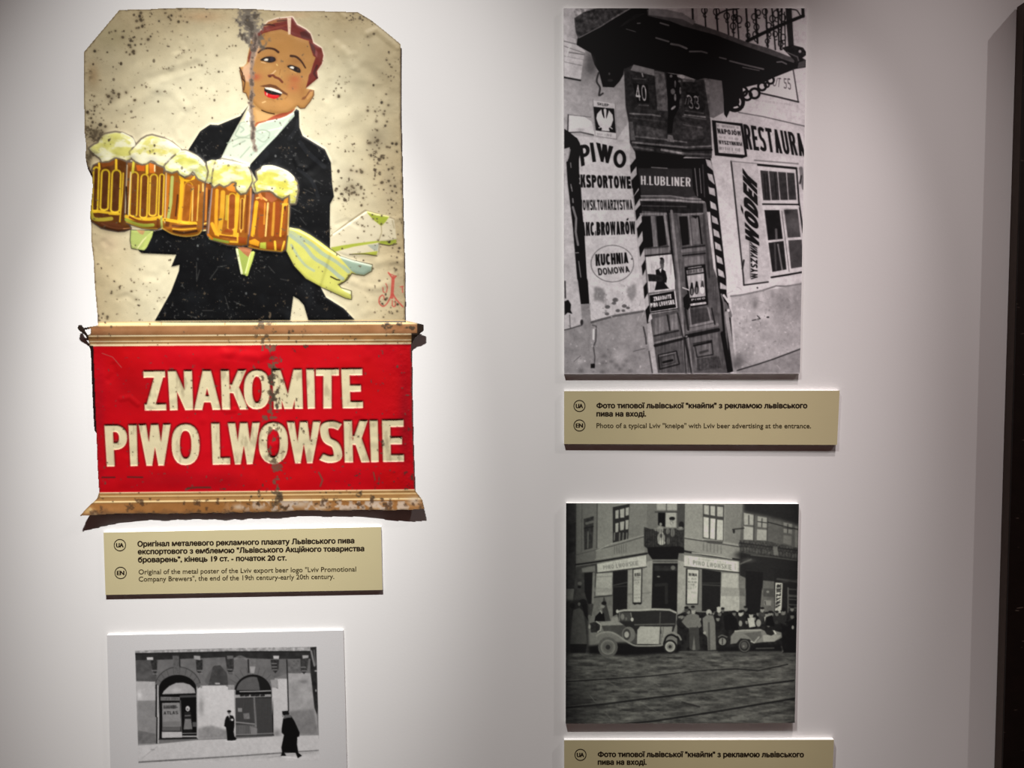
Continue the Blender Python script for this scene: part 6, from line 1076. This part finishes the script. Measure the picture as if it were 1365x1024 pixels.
    for k in range(520):
        x = rg.uniform(112, 540); y = rg.uniform(12, 680); on = cv.lab[int((y - 7) / .7), int((x - 100) / .7)]
        e = min(x - 112, 540 - x)
        if rg.random() > (.75 if e < 60 else .42): continue
        r = rg.choice((.6, .7, .8, 1.0, 1.3, 1.8)) * (.8 if y > 430 else 1)
        if on == JACKET: cv.blob(x, y, r * .8, r, (120, 122, 120), rg.uniform(.3, .8))
        elif on in (RED,): cv.blob(x, y, r, r * 1.4, (120, 76, 54), rg.uniform(.3, .7))
        elif on == SKIN or on == HAIR: continue
        else: cv.blob(x, y, r, r * rg.uniform(.7, 1.5), RU, rg.uniform(.5, .95))
    for cx, cy, rx, ry, num, big in ((128, 178, 14, 10, 42, 3.2), (150, 128, 26, 12, 26, 2.4), (128, 150, 14, 20, 34, 2.2), (170, 55, 34, 30, 46, 2.4), (232, 24, 34, 12, 34, 2.4), (190, 30, 14, 10, 20, 2.6), (117, 215, 5, 14, 34, 2.6), (505, 150, 26, 26, 44, 2.0), (505, 205, 24, 34, 60, 2.4), (465, 255, 22, 26, 60, 1.9), (475, 228, 10, 8, 12, 4.0), (520, 255, 14, 30, 34, 2), (450, 120, 4, 24, 14, 1.8), (528, 330, 10, 40, 34, 1.8), (515, 410, 24, 16, 40, 2.0), (135, 425, 14, 8, 20, 2.2), (165, 385, 34, 30, 30, 1.6), (470, 24, 18, 10, 20, 1.6), (520, 90, 12, 30, 24, 1.6), (500, 300, 34, 20, 30, 1.4), (220, 60, 60, 40, 34, 1.4), (270, 110, 60, 50, 34, 1.4)):
        for k in range(int(num * .6)):
            x, y = cx + rg.gauss(0, .45) * rx, cy + rg.gauss(0, .45) * ry; r = big * .75 * rg.random() ** 1.6 + .35
            if cv.lab[min(cv.h - 1, max(0, int((y - 7) / .7))), min(cv.w - 1, max(0, int((x - 100) / .7)))] not in (SHEET, FOAM0, FOAM0 + 1, TOWEL): continue
            cv.glow(x, y, r * 1.8, r * 1.6, (120, 104, 78), .4); cv.blob(x, y, r, r * rg.uniform(.6, 1.3), rg.choice(((70, 60, 46), (88, 76, 58), (58, 50, 40))), rg.uniform(.6, .95), rot=rg.uniform(0, 90))
    for x, y, rx, ry, a in ((128, 178, 14, 9, .6), (500, 190, 12, 14, .35), (466, 250, 16, 12, .4), (150, 130, 8, 8, .35), (118, 212, 5, 14, .7)): cv.glow(x, y, rx, ry, (104, 92, 72), a)
    for p, w, c in (([(170, 636), (190, 636.4)], 2, (72, 46, 36)), ([(250, 651), (262, 650), (280, 650)], 2.6, (84, 60, 44)), ([(136, 636.5), (153, 636.5)], 2, (70, 40, 32)), ([(136, 471), (150, 476), (162, 490)], 1, (176, 120, 96)), ([(425, 630), (430, 640), (427, 648)], 2.4, (118, 84, 62)), ([(498, 630), (500, 640)], 2, (112, 84, 60))): cv.line(p, c, w, .8)
    # chipped paint on the lower strip, with shading painted along its lower edge
    n4 = fbm((cv.h, cv.w), 7 / cv.s, 3, 63); bt = (Yg > 668) * np.clip((Xg - 290) / 60, 0, 1) * np.clip((560 - Xg) / 20, 0, 1)
    worn_or_shaded(sstep(.50, .60, n4 * .7 + n3 * .35) * bt, (206, 190, 176), .8); worn_or_shaded(sstep(.60, .70, n2 * .7 + n3 * .36) * (Yg > 664), (78, 56, 40), .75)
    worn_or_shaded(sstep(679, 687, Yg + (n4 - .5) * 10) * (Yg > 674), (92, 66, 48), .6); worn_or_shaded(sstep(.55, .66, n4) * np.clip(1 - np.hypot(Xg - 118, Yg - 682) / 16, 0, 1), (216, 190, 140), .8)
    # dark bare tin along the very edge
    out = cv.mask(cv.multi([OUTLINE, NOTCH], (0, 0, 0), 0.0))
    rim = out * (1 - np.clip(blur(out, 2.2) * 2 - 1, 0, 1)); worn_or_shaded(sstep(.15, .9, rim * 1.2 + (n2 - .5) * .8), (96, 80, 60), .6)
    worn_or_shaded(((Xg < 124.6 + (Yg - 468) * .0365) & (Yg > 461) & (Yg < 572)) * 1.0, (24, 18, 17), .95)
    inb = ((Xg < 118) & (Yg > 428) & (Yg < 462)) | ((Xg > 556) & (Yg < 462) & (Yg > 425)) | ((Xg > 548) & (Yg > 444) & (Yg < 462))
    worn_or_shaded(inb * 1.0, (40, 32, 28), .92)
    cv.col = np.clip(.45 * blur(cv.col, 1) + .55 * cv.col, 0, 255)
    cv.out = out
    # ---------- relief in millimetres in front of the wall
    Hh = np.full((cv.h, cv.w), 4.2)
    Hh += (fbm((cv.h, cv.w), 110 / cv.s, 2, 70) - .5) * 2.4 + (fbm((cv.h, cv.w), 34 / cv.s, 3, 71) - .5) * 1.3
    for p, hgt, soft in E:
        m = p if isinstance(p, np.ndarray) and p.shape == (cv.h, cv.w) else cv.mask(cv.cover([np.asarray(p, float)]))
        Hh += hgt * blur(m, soft / cv.s)
    def crease(p, w, hgt):
        d = around(p, w * 2.4); Hh[:] += hgt * d * d * (3 - 2 * d)
    for p, w, hgt in (([(200, 105), (235, 95), (262, 86)], 4, -.8), ([(228, 90), (232, 75), (240, 72)], 3, .7), ([(205, 118), (230, 122), (248, 142)], 4, .6), ([(160, 145), (200, 125), (215, 110)], 5, .7), ([(168, 112), (188, 92), (200, 85)], 5, .6), ([(430, 70), (440, 90), (436, 130)], 4, -.6), ([(448, 60), (462, 75), (470, 90)], 4, .7), ([(490, 45), (502, 40), (528, 62)], 3, .9), ([(488, 90), (512, 112), (505, 118)], 5, -.7), ([(440, 110), (441, 125)], 3, -.5), ([(450, 160), (480, 150), (500, 170)], 7, .7), ([(505, 350), (520, 346), (535, 349)], 4, .9), ([(470, 375), (490, 384), (505, 384), (515, 378)], 3, .6), ([(483, 378), (494, 395), (498, 410)], 3, -.5), ([(130, 360), (150, 380), (190, 400)], 7, .5), ([(140, 480), (160, 520), (150, 570)], 12, -.8), ([(230, 470), (300, 478), (350, 468)], 9, .9), ([(140, 650), (230, 632), (330, 645)], 10, .7), ([(400, 640), (470, 625), (540, 640)], 9, .6), ([(190, 250), (170, 270)], 6, .3), ([(300, 470), (345, 476), (360, 470)], 4, .8)): crease(p, w, hgt)
    rg2 = random.Random(3)
    for k in range(46):
        x, y = rg2.uniform(118, 532), rg2.uniform(18, 650); a = rg2.uniform(0, 6.28); l = rg2.uniform(8, 30)
        crease([(x, y), (x + math.cos(a) * l * .5, y + math.sin(a) * l * .5), (x + math.cos(a + .5) * l, y + math.sin(a + .5) * l)], rg2.uniform(2, 5), rg2.choice((-.45, .4, .5)))
    cen = (Xg - 335) / 215.0
    ledge = sstep(429 - (Xg - 335) * .006, 433.4 - (Xg - 335) * .006, Yg) * (1 - sstep(440, 462, Yg)); Hh += ledge * (3.6 + 1.6 * cen ** 4)
    Hh += .6 * sstep(461.5, 459.5, np.abs(Yg - 454.4) * 0 + Yg) * 0
    lip = np.clip((Yg - 655) / 32, 0, 1.1); Hh += lip ** 1.5 * (1.0 + 6.4 * np.abs(cen) ** 3)
    for y0, hg in ((448, .22), (455.4, .15), (460, .22), (656, .25), (661, .2), (668.5, .3)):
        Hh += hg * np.clip(1 - np.abs(Yg - y0 + (Xg - 335) * .0065) / 2.2, 0, 1)
    Hh += .5 * (n2 - .5) * np.clip(eg, 0, 1)
    cv.hgt = np.clip(Hh, 1.2, 30) * .001
    return cv

#BUILD ------------------------------------------------------------------ meshes from the painted surfaces
def set_paint(o, rgb):
    at = o.data.color_attributes.new('paint', 'FLOAT_COLOR', 'POINT')
    buf = np.ones((len(o.data.vertices), 4), np.float32); buf[:, :3] = rgb
    at.data.foreach_set('color', buf.ravel())
    o.data.color_attributes.active_color = at

def albedo(col, gain, top=.86):
    return np.clip(lin(col) * gain, 0.002, top)

def build_poster():
    cv = paint_poster()
    Xg, Yg = np.meshgrid(cv.X, cv.Y)
    pos = P(Xg, Yg, cv.hgt).reshape(-1, 3)
    rgb = albedo(cv.col, POSTER_GAIN).reshape(-1, 3)
    o4 = (cv.out[:-1, :-1] + cv.out[1:, :-1] + cv.out[:-1, 1:] + cv.out[1:, 1:]) / 4
    cell = o4 > .5
    lab = cv.lab[:-1, :-1]
    idx = np.arange(cv.h * cv.w).reshape(cv.h, cv.w)
    root = thing('metal_poster', 'old embossed tin beer poster, waiter carrying five mugs above red lettered panel', 'poster', P(335, 690, 0.0))
    def piece(name, labs, parent, label=None, xr=(0, 999)):
        m = cell & np.isin(lab, labs) & ((cv.X >= xr[0]) & (cv.X < xr[1]))[None, :-1]; i, j = np.nonzero(m)
        if len(i) == 0: return None
        f = np.stack([idx[i, j], idx[i + 1, j], idx[i + 1, j + 1], idx[i, j + 1]], -1)
        used, inv = np.unique(f, return_inverse=True)
        o = mesh_obj(name, pos[used], inv.reshape(f.shape), M_ENAMEL, parent)
        set_paint(o, rgb[used])
        if label: o['label'] = label
        return o
    piece('tin_sheet', [SHEET], root, 'cream enamel ground with rust specks')
    w = piece('painted_waiter', [SKIN], root, 'laughing waiter with red-brown parted hair')
    piece('hair', [HAIR], w); piece('jacket', [JACKET], w, 'black tailcoat'); piece('shirt', [SHIRT], w, 'white shirt and bow tie'); piece('cuff', [CUFF], w, 'pale green cuff under the mugs', (100, 250)); piece('cuff', [CUFF], w, 'pale green pointed cuff', (250, 560))
    piece('towel', [TOWEL], root, 'yellow-green striped waiter towel')
    for i in range(5):
        mg = piece('beer_mug', [MUG0 + i], root, 'faceted mug of amber beer')
        piece('beer_foam', [FOAM0 + i], mg, 'pale yellow foam')
    piece('signature_mark', [SIGN], root, 'small red monogram')
    piece('moulding_strip', [TOPB], root, 'brown strip with cream lines above the red panel')
    rp = piece('lower_panel', [RED], root, 'red panel')
    piece('lettering', [LET1], rp, 'cream pressed word ZNAKOMITE'); piece('lettering', [LET2], rp, 'cream pressed words PIWO LWOWSKIE')
    piece('moulding_strip', [BOTB], root, 'brown strip with cream lines along the curled lower edge')
    # bare tin back and the cut rim
    tk = .0008
    back = P(Xg, Yg, cv.hgt - tk).reshape(-1, 3)
    quads = []
    for d, (ei, ej) in enumerate((((0, 0), (0, 1)), ((1, 1), (1, 0)), ((1, 0), (0, 0)), ((0, 1), (1, 1)))):
        nb = np.zeros_like(cell)
        if d == 0: nb[1:] = cell[:-1]
        elif d == 1: nb[:-1] = cell[1:]
        elif d == 2: nb[:, 1:] = cell[:, :-1]
        else: nb[:, :-1] = cell[:, 1:]
        i, j = np.nonzero(cell & ~nb)
        a = idx[i + ei[0], j + ei[1]]; b = idx[i + ej[0], j + ej[1]]; n = cv.h * cv.w
        quads.append(np.stack([a, b, b + n, a + n], -1))
    st = 6
    for i in range(0, cv.h - 1 - st, st):
        for j in range(0, cv.w - 1 - st, st):
            if cell[i:i + st, j:j + st].all():
                n = cv.h * cv.w
                quads.append(np.array([[idx[i, j] + n, idx[i, j + st] + n, idx[i + st, j + st] + n, idx[i + st, j] + n]]))
    q = np.concatenate(quads); allv = np.concatenate([pos, back])
    used, inv = np.unique(q, return_inverse=True)
    o = mesh_obj('sheet_back', allv[used], inv.reshape(q.shape), M_TIN, root); o['label'] = 'bare rusty tin edge'
    return root

BT, BTR, BTL = 0.0036, 0.0050, 0.0066                                                        # foam board thickness
def slab(name, q, t, mat, parent, back=0.0):
    f = np.array([P(x, y, t) for x, y in q]); b = f.copy(); b[:, 1] = -back
    v = np.concatenate([f, b])
    fc = [(0, 3, 2, 1), (4, 5, 6, 7)] + [(i, (i + 1) % 4, (i + 1) % 4 + 4, i + 4) for i in range(4)]
    return mesh_obj(name, v, fc, mat, parent)

def qgrid(q, nu, nv, t):
    TL, TR, BR, BL = [np.array(p, float) for p in q]
    u = np.linspace(0, 1, nu)[None, :, None]; v = np.linspace(0, 1, nv)[:, None, None]
    px = (TL * (1 - u) + TR * u) * (1 - v) + (BL * (1 - u) + BR * u) * v
    idx = np.arange(nu * nv).reshape(nv, nu)
    f = np.stack([idx[:-1, :-1], idx[1:, :-1], idx[1:, 1:], idx[:-1, 1:]], -1).reshape(-1, 4)
    return px, P(px[..., 0], px[..., 1], t).reshape(-1, 3), f

def photo(label, q, cv, step, gain, plabel, group, bt):
    ctr = P((q[0][0] + q[1][0]) / 2, q[3][1], 0.0)
    root = thing('photo_print', label, 'photograph', ctr, group)
    bd = slab('backing_board', q, bt, M_FOAM, root); bd['label'] = 'white foam board edge'
    nu = int((q[1][0] - q[0][0]) / step); nv = int((q[3][1] - q[0][1]) / step)
    px, pos, f = qgrid(q, nu, nv, bt + .0002)
    o = mesh_obj('printed_picture', pos, f, M_PHOTO, root)
    set_paint(o, albedo(cv.sample(px[..., 0], px[..., 1]), gain).reshape(-1, 3))
    o['label'] = plabel
    return root

def curve_text(s):
    cu = bpy.data.curves.new('caption_text', 'FONT'); cu.body = s; cu.size = 1.0; cu.fill_mode = 'FRONT'; cu.resolution_u = 4
    ob = bpy.data.objects.new('caption_text', cu); C.objects.link(ob)
    bpy.context.view_layer.update()
    me = bpy.data.meshes.new_from_object(ob.evaluated_get(bpy.context.evaluated_depsgraph_get()))
    v = np.array([w.co[:2] for w in me.vertices]).reshape(-1, 2); f = [tuple(p.vertices) for p in me.polygons]
    bpy.data.objects.remove(ob); bpy.data.curves.remove(cu); bpy.data.meshes.remove(me)
    return v, f

ADV = {}
def advance(s):
    if s not in ADV:
        ADV[s] = curve_text(s + '|')[0][:, 0].max() - curve_text('|')[0][:, 0].max()
    return ADV[s]

def own_letter(ch):
    """Letters the type face lacks: Cyrillic en, soft sign and capital ef."""
    if ch == '\u0424':
        o = curve_text('O')[0]; w, hh = o[:, 0].max(), o[:, 1].max(); st = .1; r = sup(.5, .5, .5 - st / w * .5, .36, 0, 345, 28, 2.1); a, b = strokepoly(r, st / w * .9, st * .9 / hh, True); n = len(a)
        V = [(x * w, hh * (1 - y)) for x, y in np.concatenate([a, b])] + [(w / 2 - st / 2, 0), (w / 2 + st / 2, 0), (w / 2 + st / 2, hh * 1.04), (w / 2 - st / 2, hh * 1.04)]
        return np.array(V), [(i, (i + 1) % n, (i + 1) % n + n, i + n) for i in range(n)] + [(2 * n, 2 * n + 1, 2 * n + 2, 2 * n + 3)]
    v = curve_text('\u0438')[0]; x0, x1, xh = v[:, 0].min(), v[:, 0].max(), v[:, 1].max(); w = x1 - x0; st = .092
    if ch == '\u043d': g = [('R', 0, 0, st / w, 1), ('R', 1 - st / w, 0, 1, 1), ('R', 0, .5 - st * .46 / xh, 1, .5 + st * .46 / xh)]
    else: g = [('R', 0, 0, st / w, 1), ('B',)]
    V, Fc = [], []
    for k in g:
        if k[0] == 'R': p = np.array([(k[1], k[2]), (k[3], k[2]), (k[3], k[4]), (k[1], k[4])], float)
        else:
            tx, ty = st / w, st * .92 / xh
            c = np.concatenate([[(tx / 2, .4 + ty / 2)], sup(.62, .7, .36 - tx / 2, .3 - ty / 2, -90, 90, 14, 2.1), [(tx / 2, 1 - ty / 2)]]); p = strokepoly(c, tx, ty)[0]
        Fc.append(tuple(range(len(V), len(V) + len(p)))); V += [(x0 + a * w, xh * (1 - b)) for a, b in p]
    return np.array(V), Fc

def glyph_mesh(s, bold):
    """Letters of a line: vertices (x right, y up, 1 = font size) and faces."""
    V, Fc, x, n = [], [], 0.0, 0; run = ''
    for ch in s + '\0':
        if ch in '\u043d\u044c\u0424\0':
            if run:
                v, f = curve_text(run); V.append(v + (x, 0)); Fc += [tuple(i + n for i in p) for p in f]; n += len(v); x += advance(run); run = ''
            if ch != '\0':
                v, f = own_letter(ch); V.append(v + (x, 0)); Fc += [tuple(i + n for i in p) for p in f]; n += len(v); x += advance('O') if ch == '\u0424' else advance('\u0438') * (1.0 if ch == '\u043d' else .94)
        else: run += ch
    return np.concatenate(V), Fc

def text_line(s, xl, xr, yl, yr, size, bold, t):
    v, f = glyph_mesh(s, bold)
    x0, x1 = v[:, 0].min(), v[:, 0].max()
    u = (v[:, 0] - x0) / (x1 - x0)
    px = xl + u * (xr - xl); py = yl + (yr - yl) * u - v[:, 1] * size
    return P(px, py, t), f

def text_block(name, lines, size, bold, mat, parent, bt, label=None):
    V, Fc, n = [], [], 0
    for s, xl, xr, yl, yr in lines:
        v0, f = text_line(s, xl, xr, yl, yr, size, bold, bt + .0005)
        d = bold * size * MM
        for k, (ox, oz) in enumerate(((0, 0), (-d, 0), (d, 0), (0, d * .6), (0, -d * .6)) if bold else ((0, 0),)):   # thicker strokes: the outline struck several times
            V.append(v0 + (ox, -k * 1e-5, oz)); Fc += [tuple(i + n for i in p) for p in f]; n += len(v0)
    o = mesh_obj(name, np.concatenate(V), Fc, mat, parent)
    if label: o['label'] = label
    return o

def badge(s, cx, cy, r, parent, bt):
    a = np.linspace(0, 2 * math.pi, 48, endpoint=False); V = []
    for rr in (r + .55, r - .55): V.append(P(cx + rr * np.cos(a), cy + rr * np.sin(a), bt + .0005))
    n = 48; F_ = [(i, (i + 1) % n, (i + 1) % n + n, i + n) for i in range(n)]
    v, f = text_line(s, cx - r * .62, cx + r * .60, cy + 2.9, cy + 2.8, 8.2, .026, bt + .0005)
    d = .055 * 8.2 * MM; m = 2 * n
    for k, (ox, oz) in enumerate(((0, 0), (-d, 0), (d, 0))):
        V.append(v + (ox, -k * 1e-5, oz)); F_ += [tuple(i + m for i in p) for p in f]; m += len(v)
    o = mesh_obj('language_badge', np.concatenate(V), F_, M_INK, parent)
    o['label'] = 'circle with the letters ' + s

def caption(label, q, dark, light, badges, bt, bs=9.7, ls=9.2):
    root = thing('caption_plaque', label, 'caption', P((q[0][0] + q[1][0]) / 2, q[3][1], 0.0), 'tan caption plaques under the exhibits')
    bd = slab('backing_board', q, bt, M_FOAM, root); bd['label'] = 'white foam board edge'
    fc = slab('caption_face', q, bt + .0003, M_TAN, root, bt); fc['label'] = 'tan printed face'
    text_block('ukrainian_text', dark, bs, .05, M_INK, root, bt, 'bold dark Ukrainian lines')
    if light: text_block('english_text', light, ls, .014, M_INKL, root, bt, 'thin English lines')
    for s, x, y, r in badges: badge(s, x, y, r, root, bt)
    return root

POSTER_GAIN = 0.74
G1, G2, G3 = 1.42, 2.0, 1.06
build_poster()
GP = 'black and white photographs mounted on boards'
photo('tall black and white photo of a beer hall doorway under a balcony', [(751.3, 11), (1075.6, 11), (1066.3, 498.2), (752, 499)], paint_doorway(), .62, G1, 'street photograph of a doorway with painted shop signs', GP, BTR)
photo('square dark photo of a street corner with two old cars and a crowd', [(754.7, 670.9), (1065, 671.8), (1059.4, 963.8), (754, 964.8)], paint_corner(), .62, G2, 'street photograph of a corner house, cars and crowd', GP, BTL)
photo('pale-bordered photo of two arched shop doors with a man walking past', [(142.5, 847), (457.5, 840.4), (463, 1050), (148, 1056)], paint_arcade(), .62, G3, 'street photograph with wide pale margin', GP, BT)

caption('tan caption plaque directly under the tin poster, five lines of text', [(137.9, 710), (507.9, 702.6), (509.7, 786.6), (140.6, 793.2)],
    [('Оригінал металевого рекламного плакату Львівського пива', 183.6, 472, 728.6, 724), ('експортового з емблемою "Львівського Акційного товариства', 184, 485.2, 738.8, 734.6), ('броварень", кінець 19 ст. - початок 20 ст.', 184.3, 381.7, 749.6, 747)],
    [('Original of the metal poster of the Lviv export beer logo "Lviv Promotional', 184.8, 474.6, 765.6, 761.7), ('Company Brewers", the end of the 19th century-early 20th century.', 185, 445.4, 775.2, 771.6)],
    [('UA', 159.8, 726.8, 7.6), ('EN', 160.8, 763.8, 7.6)], BT)
caption('tan caption plaque under the tall doorway photo, three lines of text', [(752, 521.4), (1119.3, 520.8), (1115.8, 593.2), (752, 592)],
    [('Фото типової львівської "кнайпи" з рекламою львівського', 795.4, 1075.8, 544, 544), ('пива на вході.', 795.4, 860.9, 555, 555)],
    [('Photo of a typical Lviv "kneipe" with Lviv beer advertising at the entrance.', 795.2, 1081, 570.4, 570.8)],
    [('UA', 772.4, 541.2, 7.4), ('EN', 772.4, 567.2, 7.4)], BTR)
caption('tan caption plaque cut off by the picture bottom, under the street corner photo', [(752, 987), (1111.7, 986.4), (1108.5, 1058.6), (752.4, 1058)],
    [('Фото типової львівської "кнайпи" з рекламою львівського', 797.2, 1071.2, 1009, 1009.3), ('пива на вході.', 797.2, 861.6, 1019.4, 1019.4)],
    None, [('UA', 773.8, 1006.4, 7.4)], BTL)

# dark panel at the right edge, standing a couple of centimetres off the wall
def build_panel():
    t = .021
    w0 = P(1355, 10, 0.0); w1 = P(1325, 1024, 0.0)
    k = (w1 - w0); w2 = w0 + k * 1.35
    root = thing('display_panel', 'tall dark brown panel at the far right edge, standing off the white wall', 'panel', (w2 + np.array([.3, 0, 0])))
    L = np.array([.62, 0, 0])
    def prism(name, yb, yf, mat, inset, label):
        c = [w0 + (inset, 0, -inset), w2 + (inset, 0, 0), w2 + L, w0 + L + (0, 0, -inset)]
        v = [(p[0], -yb, p[2]) for p in c] + [(p[0], -yf, p[2]) for p in c]
        o = mesh_obj(name, v, [(3, 2, 1, 0), (4, 5, 6, 7)] + [(i, (i + 1) % 4, (i + 1) % 4 + 4, i + 4) for i in range(4)], mat, root)
        o['label'] = label
    prism('panel_body', .0012, t - .003, M_DARKSIDE, 0.0, 'brown side edge')
    prism('panel_front', t - .003, t, M_DARK, .0004, 'almost black front with faint light scratches')
build_panel()
for o in bpy.data.objects:
    if '_org' in o: del o['_org']
